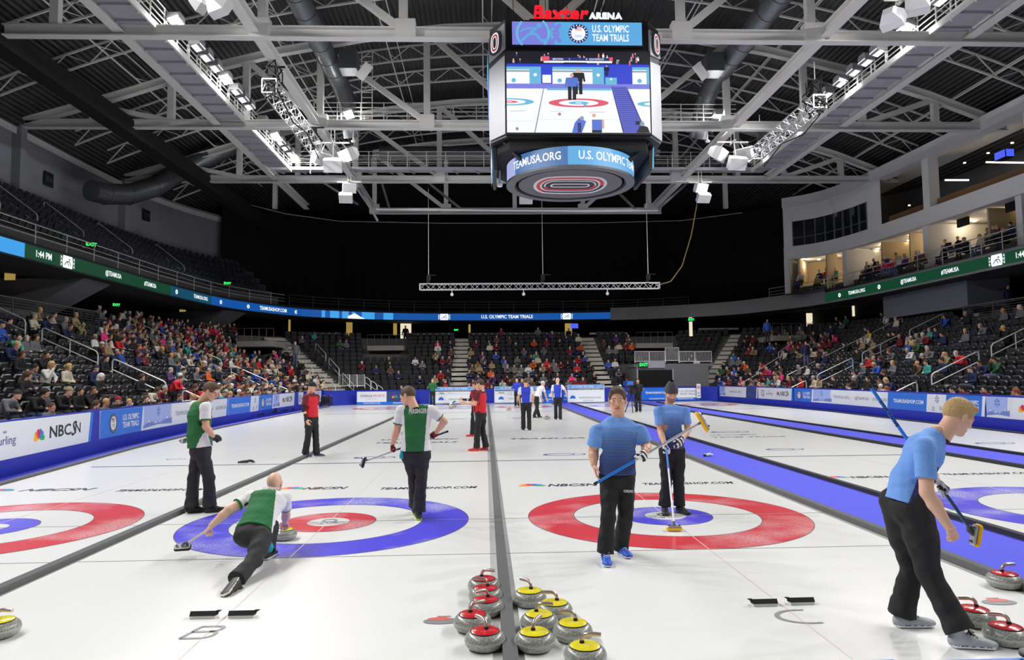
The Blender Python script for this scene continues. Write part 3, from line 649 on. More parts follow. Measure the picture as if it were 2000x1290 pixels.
def rib(s, off=0.):
    s = max(0, min(RLEN-1e-4, s)); i = max(k for k in range(len(_rl)-1) if _rl[k] <= s+1e-9)
    t = (s-_rl[i])/(_rl[i+1]-_rl[i]); a, c = RIB[i], RIB[i+1]; x = a[0]+(c[0]-a[0])*t; y = a[1]+(c[1]-a[1])*t
    dx, dy = (c[0]-a[0]), (c[1]-a[1]); L = math.hypot(dx, dy); nx, ny = -dy/L, dx/L     # outward (left of travel)
    if off:   # smooth normal
        def nrm(j):
            p, q = RIB[max(j-1, 0)], RIB[min(j+1, len(RIB)-1)]; ex, ey = q[0]-p[0], q[1]-p[1]; l = math.hypot(ex, ey); return -ey/l, ex/l
        n0, n1 = nrm(i), nrm(i+1); nx = n0[0]+(n1[0]-n0[0])*t; ny = n0[1]+(n1[1]-n0[1])*t
    return (x+nx*off, y+ny*off), (nx, ny)
def rib_sweep(prof, s0, s1, step=1.5):
    n = max(2, int((s1-s0)/step)+1); b = MB(); vs = []; m = len(prof)
    for i in range(n+1):
        s = s0+(s1-s0)*i/n
        for off, z in prof: (x, y), _ = rib(s, off+1e-6); vs.append((x, y, z))
    fs = [(i*m+k, (i+1)*m+k, (i+1)*m+k+1, i*m+k+1) for i in range(n) for k in range(m-1)]
    b.add(vs, fs); return b
def rib_s(u, z=7.7):
    best = (1e9, 0)
    for k in range(600):
        s = RLEN*k/600; (x, y), _ = rib(s); V = np.array([x, y, z-CH]); w_ = V @ _F
        if w_ > 1:
            e = abs(1000+CF*(V @ _R2)/w_-u)
            if e < best[0]: best = (e, s)
    return best[1]
S_END_LED = rib_s(1192); S_GREEN = rib_s(1612); S_CUR0 = rib_s(505); 
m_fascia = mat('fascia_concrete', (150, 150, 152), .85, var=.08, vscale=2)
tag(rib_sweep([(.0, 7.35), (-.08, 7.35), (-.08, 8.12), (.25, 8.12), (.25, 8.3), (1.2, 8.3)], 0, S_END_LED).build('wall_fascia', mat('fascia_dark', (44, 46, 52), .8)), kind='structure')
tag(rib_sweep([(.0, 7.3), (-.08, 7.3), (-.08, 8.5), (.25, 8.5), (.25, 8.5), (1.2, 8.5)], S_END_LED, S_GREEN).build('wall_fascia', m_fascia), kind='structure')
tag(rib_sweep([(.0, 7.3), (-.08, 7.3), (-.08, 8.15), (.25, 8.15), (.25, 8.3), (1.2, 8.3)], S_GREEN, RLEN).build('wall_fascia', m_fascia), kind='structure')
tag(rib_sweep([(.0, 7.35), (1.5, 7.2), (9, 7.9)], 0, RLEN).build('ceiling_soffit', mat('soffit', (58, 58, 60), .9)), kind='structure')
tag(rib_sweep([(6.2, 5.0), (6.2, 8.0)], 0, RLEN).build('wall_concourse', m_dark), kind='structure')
# LED strips
m_ledb = mat('led_blue', (4, 84, 168), .5, emit=.9); m_ledg = mat('led_green', (2, 66, 40), .5, emit=.9); m_ledt = mat('led_teal', (4, 74, 100), .5, emit=.9); m_ledl = mat('led_sky', (60, 160, 232), .5, emit=1.); m_ledw = mat('led_white', (240, 246, 250), .5, emit=1.15)
LZ0, LZ1 = 7.42, 8.06
led = empty('ribbon_screen', (0, 0, 0), label='long curved LED ribbon screen around the left and far stands, green turning blue', cat='screen')
def led_part(s0, s1, m, name='screen_panel', parent=led, z0=LZ0, z1=LZ1, off=-.11): return rib_sweep([(off, z0), (off, z1)], s0, s1, 1.).build(name, m, parent)
sA, sB = rib_s(42), rib_s(360); sT = rib_s(410)
led_part(rib_s(-60), sA, m_ledl); led_part(sA, rib_s(330), m_ledg); led_part(rib_s(330), sT, m_ledt); led_part(sT, S_END_LED, m_ledb)
led_part(rib_s(622), rib_s(662), m_ledl, off=-.112); led_part(rib_s(668), rib_s(770), m_ledl, off=-.112)
def rib_text(u, s, hgt, xs=.85, parent=led, bold=.02, z=(LZ0+LZ1)/2, name='lettering'):
    s0 = rib_s(u); vs, fs = text_geo(s, hgt, bold, xs); P = []
    for v in vs: (x, y), n = rib(s0+v.x, 1e-6); P.append((x-n[0]*.125, y-n[1]*.125, z+v.y))
    b = MB(); b.add(P, fs); return b.build(name, m_ledw, parent)
def rib_mark(u, parent=led, r=.3):
    s0 = rib_s(u); (x, y), n = rib(s0, 1e-6); M = frame((x-n[0]*.125, y-n[1]*.125, (LZ0+LZ1)/2), (n[1], -n[0], 0)); b = MB()
    put_poly(b, [(-r*1.25, -r), (r*1.25, -r), (r*1.45, 0), (r*1.25, r), (-r*1.25, r), (-r*1.45, 0)], M); b2 = MB()
    put_line(b2, [(-r*.9, -r*.6), (-r*.2, r*.1), (r*.5, r*.1), (r*.9, -r*.5)], r*.16, M, off=.004); put_ring(b2, r*.45, r*.45, 0, r*.17, M, off=.004, n=12); put_line(b2, [(-r*.2, r*.1), (r*.35, -r*.6)], r*.15, M, off=.004)
    for q in (-1, 1):
        for zz in (-.6, 0, .6): put_line(b, [(q*r*1.9, zz*r+r*.2), (q*r*1.6, zz*r), (q*r*1.9, zz*r-r*.2)], r*.15, M)
    o = b.build('event_mark', m_ledw, parent); b2.build('sledder', m_ledg if u < 400 or u > 1500 else m_ledb, o)
def rib_dot(u, parent=led, r=.17):
    s0 = rib_s(u); (x, y), n = rib(s0, 1e-6); M = frame((x-n[0]*.125, y-n[1]*.125, (LZ0+LZ1)/2), (n[1], -n[0], 0)); b = MB(); put_ring(b, 0, 0, r*.35, r, M, n=6); b.build('event_mark', m_ledw, parent)
rib_text(83, '1:44 PM', .44); rib_mark(129); rib_text(217, '@TEAMUSA', .36); rib_text(290, '#TEAMUSA', .36); rib_dot(340); rib_text(387, 'TEAMUSA.ORG', .36); rib_dot(427); rib_dot(482); rib_text(530, 'TEAMUSASHOP.COM', .42, .8); rib_dot(577)
rib_mark(870); rib_text(989, 'U.S. OLYMPIC TEAM TRIALS', .46, .9); rib_mark(1106)
for u0, u1 in ((676, 712), (728, 762)):
    for k, u in enumerate((u0, u1)):
        pass
s0 = rib_s(695); (x, y), n = rib(s0, 1e-6); M = frame((x-n[0]*.125, y-n[1]*.125, LZ0), (n[1], -n[0], 0)); b = MB(); put_poly(b, [(-1.3, 0), (-.6, .28), (-.1, .5), (.4, .22), (.9, .0)], M); put_poly(b, [(1.2, 0), (2.2, .25), (2.8, .42), (3.4, .1), (3.6, 0)], M); b.build('mountains', m_ledw, led)
led2 = empty('ribbon_screen', (0, 0, 0), label='green LED ribbon screen below the suites on the right side', cat='screen')
led_part(S_GREEN, RLEN-1, m_ledg, parent=led2)
rib_dot(1643, led2); rib_text(1677, 'TEAMUSA.ORG', .36, parent=led2); rib_dot(1719, led2); rib_text(1777, '@TEAMUSA', .36, parent=led2); rib_text(1858, '#TEAMUSA', .36, parent=led2); rib_mark(1953, led2); rib_text(2008, '1:44 PM', .42, parent=led2)
# ---------------- upper deck (left), wall with section signs, curtain
SUP = rib_s(560)
pu = [(.25, 8.3), (.9, 8.3)]
for r in range(6): pu += [(.9+.75*r, 8.3+.62*(r+1)), (.9+.75*(r+1), 8.3+.62*(r+1))]
tag(rib_sweep(pu, 0, SUP).build('floor_upper', m_concd), kind='structure')
tag(rib_sweep([(5.4, 8.), (5.4, 16.2)], 0, rib_s(640)).build('wall_upper', m_wallw), kind='structure')
tag(rib_sweep([(5.15, 15.55), (5.15, 15.95), (5.6, 15.95)], 0, rib_s(600)).build('trim_2', m_steel), kind='structure')
for u, v, t in ((95, 350, '218'), (286, 421, '219')):
    s0 = None; best = 1e9
    for k in range(800):
        s = RLEN*.5*k/800; (x, y), n = rib(s, 5.3); V = np.array([x, y, 14-CH]); w_ = V @ _F
        if w_ > 1 and abs(1000+CF*(V @ _R2)/w_-u) < best: best = abs(1000+CF*(V @ _R2)/w_-u); s0 = s
    (x, y), n = rib(s0, 5.3); z = CH+(742-v)/CF*(y); M = frame((x, y, z), (n[1], -n[0], 0))
    o = MB().prism([(-.42, -.42), (.42, -.42), (.42, .42), (-.42, .42)], 0, .04, M).build('section_sign', mat('sign_dark', (30, 34, 44), .6)); b = MB(); put_text(b, t, M @ Matrix.Translation((0, 0, .042)), .4, .02); b.build('lettering', m_gry, o); tag(o, 'dark square section sign on the upper left wall, the %s one' % ('nearer' if u < 200 else 'farther, darker'), 'sign')
for u in (38, 243):
    s0 = min((RLEN*.5*k/800 for k in range(800)), key=lambda q_: (lambda a: abs(a[0]-u) if a else 1e9)((lambda P_: (1000+CF*(P_ @ _R2)/(P_ @ _F),) if P_ @ _F > 1 else None)(np.array([*rib(q_, 5.1)[0], 12.]))))
    (x, y), n = rib(s0, 5.15); b = MB(); b.bar((x, y, 12.4), (x, y, 16.2), .5); tag(b.build('wall_post', m_wallw), kind='structure')
# black curtain across the far end
def curtain(name, pts, z0, z1, label, amp=.12):
    b = MB(); vs = []; n = 0; L = 0; prev = None; seq = []
    for a, c in zip(pts, pts[1:]):
        m = max(2, int(math.hypot(c[0]-a[0], c[1]-a[1])/.3))
        for k in range(m): t = k/m; seq.append((a[0]+(c[0]-a[0])*t, a[1]+(c[1]-a[1])*t))
    seq.append(pts[-1]); off = .06
    for k, (x, y) in enumerate(seq):
        w_ = amp*math.sin(k*1.7)+.04*math.sin(k*.63); vs += [(x, y+w_, z0), (x, y+w_, z1), (x, y+w_+off, z0), (x, y+w_+off, z1)]
    fs = []
    for k in range(len(seq)-1): q = 4*k; fs += [(q, q+4, q+5, q+1), (q+2, q+3, q+7, q+6), (q+1, q+5, q+7, q+3)]
    b.add(vs, fs); return tag(b.build(name, m_black, smooth=True), label, 'curtain')
cx0 = at(474, 430, y=64).x; cx1 = at(1528, 420, y=64).x
curtain('curtain', [(-22.5, 60), (-18.8, 66.3), (-14.5, 69.6), (-4, 69.9), (11, 69.9), (20, 69.6), (25, 66), (28.5, 60.5)], 8.1, 17.6, 'huge black curtain closing off the upper far end of the arena')
b = MB(); b.tube([(-22.6, 60, 17.55), (-18.8, 66, 17.55), (-14.4, 69.2, 17.55), (-4, 69.5, 17.4), (11, 69.5, 17.4), (20, 69.2, 17.55), (25, 65.8, 17.55)], .04, 6); tag(b.build('curtain_rail', m_rail), 'thin pale rail along the top of the black curtain', 'rail')
# rolled black curtain/beam along the left
b = MB(); b.bar((-19.2, 8, 15.6), (-19.2, 62, 15.6), .7, .8); b.bar((-19.2, 8, 15.15), (-19.2, 62, 15.15), .85, .2); tag(b.build('rolled_curtain', mat('black_roll', (14, 14, 15), .9)), 'long black rolled-up curtain hung from the roof on the left', 'curtain')
# guard rail along the ribbon top
for nm, a0, a1, lab in (('l', rib_s(0), rib_s(560), 'thin guard railing on top of the ribbon screen along the upper left deck'), ('f', rib_s(565), rib_s(1345), 'thin guard railing on top of the ribbon screen across the far end'), ('r', rib_s(1500), RLEN-8, 'thin guard railing above the green ribbon screen on the right')):
    r = empty('guard_railing', (0, 0, 0), label=lab, cat='railing'); zt = 9.25 if nm != 'l' else 9.15; g = MB(); n = int((a1-a0)/.8)
    P = [rib(a0+(a1-a0)*k/n, .15)[0] for k in range(n+1)]
    for zz in (zt, zt-.3, zt-.55): g.tube([(x, y, zz) for x, y in P], .018 if zz < zt else .028, 5)
    g.build('rails', m_rail if nm != 'f' else mat('dull_rail', (110, 111, 114), .5, .5), r)
    g = MB()
    for k in range(0, n+1, 3): x, y = P[k]; g.bar((x, y, 8.25), (x, y, zt), .035)
    g.build('posts', m_rail if nm != 'f' else mat('dull_rail', (110, 111, 114), .5, .5), r); r.children[-1]['kind'] = 'stuff'
# upper deck handrails
UR = [(8, 12.2), (38, 34), (38, 56), (38, 26)]
for k, u in enumerate((58, 130, 214, 300, 395)):
    s0 = rib_s(u); (xa, ya), n = rib(s0, 1.4); (xb, yb), n = rib(s0, 3.6)
    rail_obj([(xa, ya, 9.2), (xb, yb, 10.9)], 'looped handrail in the dark upper left deck, %s from the left' % ('first', 'second', 'third', 'fourth', 'fifth')[k], mid=0)
# brackets / portals under the left ribbon
m_brk = mat('bracket_wall', (120, 122, 128), .85, var=.08)
for k, (u, lab) in enumerate(((205, 'left'), (470, 'far left'))):
    s0 = rib_s(u); b = MB(); (x, y), n = rib(s0, .3); t = (n[1], -n[0])
    pts = [(.1, 7.3), (6.0, 7.3), (6.0, 4.6), (4.6, 4.8)]; R = frame((x, y, 0), (n[0], n[1], 0)); b.prism([(p, z) for p, z in pts], -1.3, 1.3, R); tag(b.build('wall_bracket', m_brk), kind='structure')
s0 = rib_s(1990); (x, y), n = rib(rib_s(1870), 4.0); 
b = MB(); b.prism([(28.1, 39.4), (28.1, 48), (30.7, 48), (30.7, 39.4)], 5.7, 7.45, M0); tag(b.build('wall_under_suites', mat('grey_wall', (118, 122, 132), .85, var=.05)), kind='structure')
# lit openings in the dark concourse
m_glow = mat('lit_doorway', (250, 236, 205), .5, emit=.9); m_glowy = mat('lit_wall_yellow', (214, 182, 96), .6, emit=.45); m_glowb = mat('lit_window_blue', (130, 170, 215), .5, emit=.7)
def opening(u0, u1, v0, v1, Y, m, label):
    a = at(u0, v1, y=Y); c = at(u1, v0, y=Y); b = MB(); b.box(((a.x+c.x)/2, Y+.06, (a.z+c.z)/2), (c.x-a.x, .1, c.z-a.z))
    return tag(b.build('lit_opening', m), label, 'doorway')
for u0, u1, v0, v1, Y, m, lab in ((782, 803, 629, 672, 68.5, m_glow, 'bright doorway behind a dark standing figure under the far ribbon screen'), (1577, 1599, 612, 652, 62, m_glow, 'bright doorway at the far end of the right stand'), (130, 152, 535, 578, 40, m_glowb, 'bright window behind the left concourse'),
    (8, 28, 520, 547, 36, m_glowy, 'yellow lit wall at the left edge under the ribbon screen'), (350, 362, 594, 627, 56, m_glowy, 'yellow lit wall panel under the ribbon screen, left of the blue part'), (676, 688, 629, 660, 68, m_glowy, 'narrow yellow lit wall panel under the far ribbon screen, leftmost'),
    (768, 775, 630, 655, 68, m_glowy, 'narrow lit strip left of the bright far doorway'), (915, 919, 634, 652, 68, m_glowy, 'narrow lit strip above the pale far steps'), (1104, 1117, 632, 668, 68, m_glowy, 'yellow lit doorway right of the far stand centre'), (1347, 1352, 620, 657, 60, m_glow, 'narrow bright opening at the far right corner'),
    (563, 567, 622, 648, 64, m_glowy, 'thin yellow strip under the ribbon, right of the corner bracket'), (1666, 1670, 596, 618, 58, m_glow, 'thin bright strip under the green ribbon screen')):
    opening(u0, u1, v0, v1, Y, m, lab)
exit_sign(at(178, 478, y=38), 'small green exit sign on the upper left deck, nearer one', .8, 1.3); exit_sign(at(444, 554, y=55), 'small green exit sign on the upper left deck, farther one', .6, 1.3); exit_sign(at(227, 596, y=43), 'small green exit sign under the ribbon screen on the left', .8); exit_sign(at(1350, 625, y=59.5), 'small green exit sign under the concrete fascia at the far right', 0, 1.3)
exit_sign(at(891, 645, y=66), 'small dim exit sign above the pale far steps', 0)
o = MB().box(at(1122, 637, y=66), (.7, .1, .45)).build('wall_television', mat('tv_blue', (70, 90, 230), .5, emit=1.2)); tag(o, 'small glowing television right of the far stand centre', 'television')
# pale cap walls behind the top rows of the far stand
for u0, u1, v, lab in ((805, 887, 653, 'left of the pale steps'), (915, 1095, 653, 'in the middle'), (1152, 1226, 652, 'right of the second steps'), (1365, 1443, 643, 'at the far right corner'), (585, 664, 652, 'at the far left corner')):
    a = at(u0, v, y=65.2); c = at(u1, v, y=65.2); b = MB(); b.box(((a.x+c.x)/2, 65.3, a.z), (c.x-a.x, .12, .16)); tag(b.build('ledge', mat('ledge_pale', (196, 196, 204), .6)), 'thin pale ledge behind the top row of the far stand, %s' % lab, 'ledge')
# ============================================================ ROOF
CXR = 2.9
def zt(x): return 21.4-.0079*(x-3)**2
m_deck = mat('roof_deck', (66, 67, 68), .7); nt = m_deck.node_tree
tc = nt.nodes.new('ShaderNodeTexCoord'); wv = nt.nodes.new('ShaderNodeTexWave'); wv.inputs['Scale'].default_value = 1.1; wv.bands_direction = 'X'; nt.links.new(tc.outputs['Object'], wv.inputs['Vector'])
bp = nt.nodes.new('ShaderNodeBump'); bp.inputs['Strength'].default_value = 1; bp.inputs['Distance'].default_value = .12; nt.links.new(wv.outputs['Fac'], bp.inputs['Height']); nt.links.new(bp.outputs['Normal'], nt.nodes['Principled BSDF'].inputs['Normal'])
b = MB(); xs = [-27+2*i for i in range(31)]; vs = []
for x in xs:
    for y in (-12, 74): vs.append((x, y, zt(x)+1.15))
b.add(vs, [(2*i, 2*i+1, 2*i+3, 2*i+2) for i in range(len(xs)-1)]); tag(b.build('ceiling', m_deck), kind='structure')
b = MB(); b.box((2.8, -12, 11), (60, .3, 24)); b.box((2.8, 74, 11), (60, .3, 24)); 
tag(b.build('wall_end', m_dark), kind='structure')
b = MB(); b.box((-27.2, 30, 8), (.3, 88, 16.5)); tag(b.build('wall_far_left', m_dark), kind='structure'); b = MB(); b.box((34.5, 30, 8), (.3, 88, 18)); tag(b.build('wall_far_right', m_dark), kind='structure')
def ibeam(b, p, q, w, h, up=(0, 0, 1), t=.05):
    p = Vector(p); q = Vector(q); d = (q-p).normalized(); upv = Vector(up)
    if abs(d.dot(upv)) > .98: upv = Vector((0, 1, 0))
    x = d.cross(upv).normalized(); z = x.cross(d)
    for s in (-1, 1): b.bar(p+z*s*(h-t)/2, q+z*s*(h-t)/2, w, t, upv)
    b.bar(p, q, t, h-t, upv)
ZC = 15.72
def truss(Y, xs_post, diags, label, xl=-24.6, xr=29.6, dim=False):
    r = empty('roof_truss', (2.8, Y, ZC), label=label, cat='roof truss'); O = Vector((2.8, Y, ZC))
    def P(x, z): return Vector((x, Y, z))-O
    b = MB(); ibeam(b, P(xl, ZC), P(xr, ZC), .38, .46); b.build('bottom_chord', m_steel, r)
    b = MB(); pts = [xl+(xr-xl)*i/12 for i in range(13)]
    for a, c in zip(pts, pts[1:]): ibeam(b, P(a, max(ZC+.1, zt(a))), P(c, max(ZC+.1, zt(c))), .36, .42)
    b.build('top_chord', m_steel, r)
    for x in xs_post:
        if zt(x)-ZC > .6: MB().bar(P(x, ZC+.2), P(x, zt(x)), .34, .3, (0, 1, 0)).build('post', m_steel, r)
    for xa, xb in diags:
        b = MB(); ibeam(b, P(xa, ZC+.15), P(xb, zt(xb)-.1), .28, .26, (0, 1, 0)); b.build('diagonal', m_steel, r)
    for x in (-8.9, -3.1, 8.1, 13.6):
        MB().box(P(x, ZC+.18), (.8, .42, .75)).build('gusset_plate', m_steel, r)
XP = [-21, -16.9, -12.9, -8.9, -3.1, 2.5, 8.1, 13.6, 18, 21.3, 25.5]
DG = [(-16.9, -21), (-8.9, -12.9), (-3.1, -8.9), (2.5, -3.1), (2.5, 8.1), (8.1, 13.6), (13.6, 18), (21.3, 25.5)]
ZC = 15.72
truss(17.2, [-16.9, -8.8, -3.2, 2.5, 8.1, 13.5, 21], DG, 'white steel roof truss nearest the camera, above the front houses')
truss(27.4, [-16.9, -8.8, -3.2, 2.5, 8.1, 13.5, 21], [(-3.2, -8.9), (8.1, 13.6), (2.5, -3.1), (2.5, 8.1)], 'white steel roof truss level with the top of the hanging video cube')
truss(37.6, XP, DG, 'white steel roof truss behind the video cube, at its lower screen height')
truss(48.1, XP, DG, 'white steel roof truss farther back, level with the bottom of the video cube')
ZC = 15.45
truss(56.3, [-16.9, -8.9, -3.1, 2.5, 8.1, 13.6, 20], [(-3.1, -8.9), (8.1, 13.6)], 'dark steel roof truss farthest back, in front of the black curtain', -9, 14.6)
# longitudinal I beams
for x, lab in ((-14.4, 'outer left'), (-9.1, 'inner left'), (14.05, 'inner right'), (20.1, 'outer right')):
    b = MB(); ibeam(b, (0, -10, 0), (0, 38.5 if abs(x) < 15 else 30, 0), .42, .42); tag(b.build('roof_beam', m_steel, loc=(x, 18, 15.5+.36)), 'white steel beam running lengthwise below the roof, %s' % lab, 'roof beam')
# joists
def joist(Y, label, x0=-24, x1=29):
    b = MB(); n = 46; dep = .85; P = []; 
    for i in range(n+1):
        x = x0+(x1-x0)*i/n; P.append(Vector((x, 0, zt(x)+.95)))
    for a, c in zip(P, P[1:]):
        b.bar(a, c, .09, .09)
        b.bar(a-Vector((0, 0, dep)), c-Vector((0, 0, dep)), .09, .09)
    for i in range(n):
        a, c = P[i], P[i+1]; (b.bar(a, c-Vector((0, 0, dep)), .05) if i % 2 else b.bar(a-Vector((0, 0, dep)), c, .05))
    return tag(b.build('roof_joist', m_steel, loc=(0, Y, 0)), label, 'roof joist', 'lattice joists under the roof')
for i, Y in enumerate((20.6, 24, 30.8, 34.2, 41.1, 44.6, 51, 54)):
    joist(Y, 'thin white lattice joist under the roof deck, number %s from the camera' % ('one', 'two', 'three', 'four', 'five', 'six', 'seven', 'eight')[i])
for i, x in enumerate((-21.5, -18.5, -11, -5.5, 0, 6, 11, 16.5, 23.5, 26.5)):
    b = MB(); 
    for k in range(-1, 6):
        pass
    b.bar((0, 6, .1), (0, 58, .1), .06); b.bar((.5, 6, .5), (.5, 58, .5), .05)
    for k in range(14): b.bar((0, 8+3.6*k, .1), (.5, 9.8+3.6*k, .5), .03)
    tag(b.build('roof_brace', m_steel, loc=(x, 0, zt(x)+.1)), 'pair of thin lengthwise bracing rods under the roof, %s from the left' % ('first', 'second', 'third', 'fourth', 'fifth', 'sixth', 'seventh', 'eighth', 'ninth', 'tenth')[i], 'roof brace')
# ---------------- catwalks with rails
m_catd = mat('catwalk_deck', (168, 167, 176), .7, var=.1, vscale=2)
def catwalk(x0, x1, rx, y0, y1, label):
    r = empty('catwalk', ((x0+x1)/2, y0, 15.95), label=label, cat='catwalk'); w_ = x1-x0; L = y1-y0; q = rx-(x0+x1)/2
    b = MB()
    for k in range(int(L/1.2)): b.box((0, .6+1.2*k, 0), (w_, 1.14, .05)); b.bar((-w_/2, 1.2*k, -.08), (w_/2, 1.2*k, -.08), .06, .1)
    b.build('deck', m_catd, r); b = MB(); b.bar((q, 0, -.02), (q, L, -.02), .09, .26); b.build('edge_channel', m_steel, r)
    for s in (1, -1):
        b = MB()
        for z in (.3, .55, .8, 1.07): b.bar((q*s, 0, z), (q*s, L, z), .035)
        for k in range(int(L/1.2)+1): b.bar((q*s, 1.2*k, 0), (q*s, 1.2*k, 1.1), .05)
        b.build('railing', m_steel, r)
    return r
catwalk(-14.3, -12.95, -12.95, -8, 46.6, 'catwalk with white railing under the left side of the roof, carrying floodlights')
catwalk(18.45, 19.9, 18.45, -8, 46.6, 'catwalk with white railing under the right side of the roof, carrying floodlights')
def crosswalk(Y, x0, x1, label, z=16.2):
    r = empty('catwalk', (x0, Y, z), label=label, cat='catwalk'); L = x1-x0
    b = MB(); b.box((L/2, .6, 0), (L, 1.2, .06)); b.bar((0, 0, -.1), (L, 0, -.1), .1, .2)
    for k in range(int(L/1.5)): b.bar((1.5*k, 0, -.1), (1.5*k+.5, 1.2, -.1), .06, .1)
    b.build('deck', m_catd, r)
    for y in (0, 1.2):
        b = MB()
        for zz in (.3, .55, .8, 1.07): b.bar((0, y, zz), (L, y, zz), .03)
        for k in range(int(L/1.3)+1): b.bar((1.3*k, y, 0), (1.3*k, y, 1.1), .045)
        b.build('railing', m_steel, r)
crosswalk(46.8, -14.3, 19.8, 'cross catwalk with railing behind the video cube'); crosswalk(38.6, -9.5, 14.5, 'smaller cross catwalk with railing behind the second roof truss', 16.3)
# ---------------- floodlight fixtures
m_lamp = mat('lamp_lens_lit', (255, 253, 248), .3, emit=260); m_lens = mat('lamp_lens', (225, 228, 232), .3, emit=1.6); m_house = mat('lamp_housing', (150, 150, 155), .5, .3)
def fixture():
    r = empty('floodlight', label='x', cat='floodlight', group='floodlights along the catwalk rails')
    b = MB(); b.prism([(-.34, -.2), (.34, -.2), (.30, .14), (.18, .2), (-.18, .2), (-.30, .14)], -.24, .24, Matrix.Rotation(math.radians(90), 4, 'Z') @ Matrix.Rotation(math.radians(90), 4, 'X')); b.build('housing', m_house, r)
    b = MB(); b.box((0, 0, -.215), (.42, .6, .02)); b.build('lens', m_lens, r)
    b = MB(); b.bar((-.05, 0, .15), (-.4, 0, -.1), .05); b.bar((-.4, 0, -.1), (-.4, 0, -1.0), .06); b.build('bracket', m_steel, r); return r
fx0 = fixture(); used = [0]
def put_fix(x, y, z, side, lit, label):
    r = fx0 if not used[0] else copy_tree(fx0); used[0] = 1
    r.location = (x, y, z); r.rotation_euler = (0, 0, 0 if side > 0 else math.pi); r['label'] = label
    for c in r.children:
        if c.name.startswith('lens'):
            if lit:
                c.data = c.data.copy(); c.data.materials[0] = m_lamp
            c.rotation_euler = (0, math.radians(-18), 0)
            if lit: c.rotation_euler = (math.radians(-16), math.radians(-14), 0)
for sx, side, nm in ((-12.62, 1, 'left'), (18.12, -1, 'right')):
    lit = (28.3, 33.8, 41.9, 46.2) if side > 0 else (28.4, 34.2, 45.5)
    n = 0
    for k, y in enumerate([23.4, 24.6, 26, 28.3, 30.4, 31.4, 32.5, 33.8, 35.2, 36.2, 37.2, 39.6, 41.9, 43, 44, 45.1, 46.2]):
        il = any(abs(y-q) < .2 for q in lit)
        put_fix(sx, y, 16.75, side, il, 'floodlight %s on the %s catwalk railing, %s from the camera' % ('shining brightly' if il else 'with a pale lens', nm, ['first', 'second', 'third', 'fourth', 'fifth', 'sixth', 'seventh', 'eighth', 'ninth', 'tenth', 'eleventh', 'twelfth', 'thirteenth', 'fourteenth', 'fifteenth', 'sixteenth', 'seventeenth'][k]))
put_fix(-7.5, 38.2, 16.7, 1, True, 'floodlight shining at the end of the big left duct'); put_fix(13.3, 38.2, 16.7, -1, True, 'floodlight shining at the end of the big right duct'); put_fix(-11.2, 46.3, 16.6, 1, True, 'floodlight shining on the cross catwalk left of the white speakers')
# ---------------- ducts
m_duct = mat('galvanised_duct', (122, 126, 130), .38, .75, var=.12, vscale=3)
def duct(pts, r, label, rings=True):
    b = MB(); pts = [Vector(p) for p in pts]; b.tube(pts, r, 20)
    for a, c in zip(pts, pts[1:]):
        n = max(1, int((c-a).length/1.5))
        for k in range(n): q = a.lerp(c, k/n); d = (c-a).normalized(); b.tube([q-d*.03, q+d*.03], r+.03, 20)
    return tag(b.build('air_duct', m_duct, smooth=True), label, 'air duct')
duct([(-8.1, 8, 18.6), (-8.1, 38.6, 18.6), (-8.0, 39.8, 18.2), (-7.9, 40.6, 17.2), (-7.8, 41, 16.2)], .52, 'big round metal duct running lengthwise left of the video cube')
duct([(13.3, 8, 18.8), (13.3, 38.6, 18.8), (13.2, 39.8, 18.3), (13.1, 40.6, 17.2), (13.0, 41, 16.2)], .55, 'big round metal duct running lengthwise right of the video cube')
duct([(-7.5, 50, 18.2), (12, 50, 18.2)], .5, 'round metal duct crossing behind the cross catwalk')
duct([at(470, 275, y=49.5), at(352, 335, y=48), at(300, 366, y=46.5), at(250, 380, y=45), at(205, 379, y=43.5), at(178, 372, y=42.5)], .66, 'dark round duct bending down towards the upper left wall')
for x, lab in ((-8.0, 'left'), (13.3, 'right')):
    b = MB(); b.prism([(-.45, -.5), (.45, -.5), (.45, .5), (-.45, .5)], -.5, .5); tag(b.build('duct_box', m_duct, loc=(x+(1.05 if x < 0 else -1.1), 35.6, 18.3)), 'square metal box on the side of the big %s duct' % lab, 'duct box')
# vertical ladder frame near the duct end
b = MB()
for dx in (0, .6): b.bar((dx, 0, 0), (dx, 0, 4.2), .05)
for k in range(14): b.bar((0, 0, .3*k), (.6, 0, .3*k), .035)
tag(b.build('ladder', m_steel, loc=(-6.9, 38.9, 16.3)), 'vertical caged ladder at the end of the big left duct', 'ladder')
# ---------------- loudspeaker clusters
m_spk = mat('speaker_white', (232, 232, 234), .5)
def speaker_box(parent, loc, yaw, pit, s=1.):
    b = MB(); R = Matrix.Rotation(yaw, 3, 'Z') @ Matrix.Rotation(pit, 3, 'X')
    f_ = [(-.5, -.35), (.5, -.35), (.5, .35), (-.5, .35)]; k_ = [(-.24, -.2), (.24, -.2), (.24, .2), (-.24, .2)]
    vs = [Vector((x*s, -.3*s, z*s)) for x, z in f_]+[Vector((x*s, .1*s, z*s)) for x, z in f_]+[Vector((x*s, .55*s, z*s)) for x, z in k_]
    fs = [(0, 1, 2, 3)]+[(i, 4+i, 4+(i+1) % 4, (i+1) % 4) for i in range(4)]+[(4+i, 8+i, 8+(i+1) % 4, 4+(i+1) % 4) for i in range(4)]+[(8, 11, 10, 9)]
    b.add([R @ q+Vector(loc) for q in vs], fs); return b.build('speaker_cabinet', m_spk, parent)
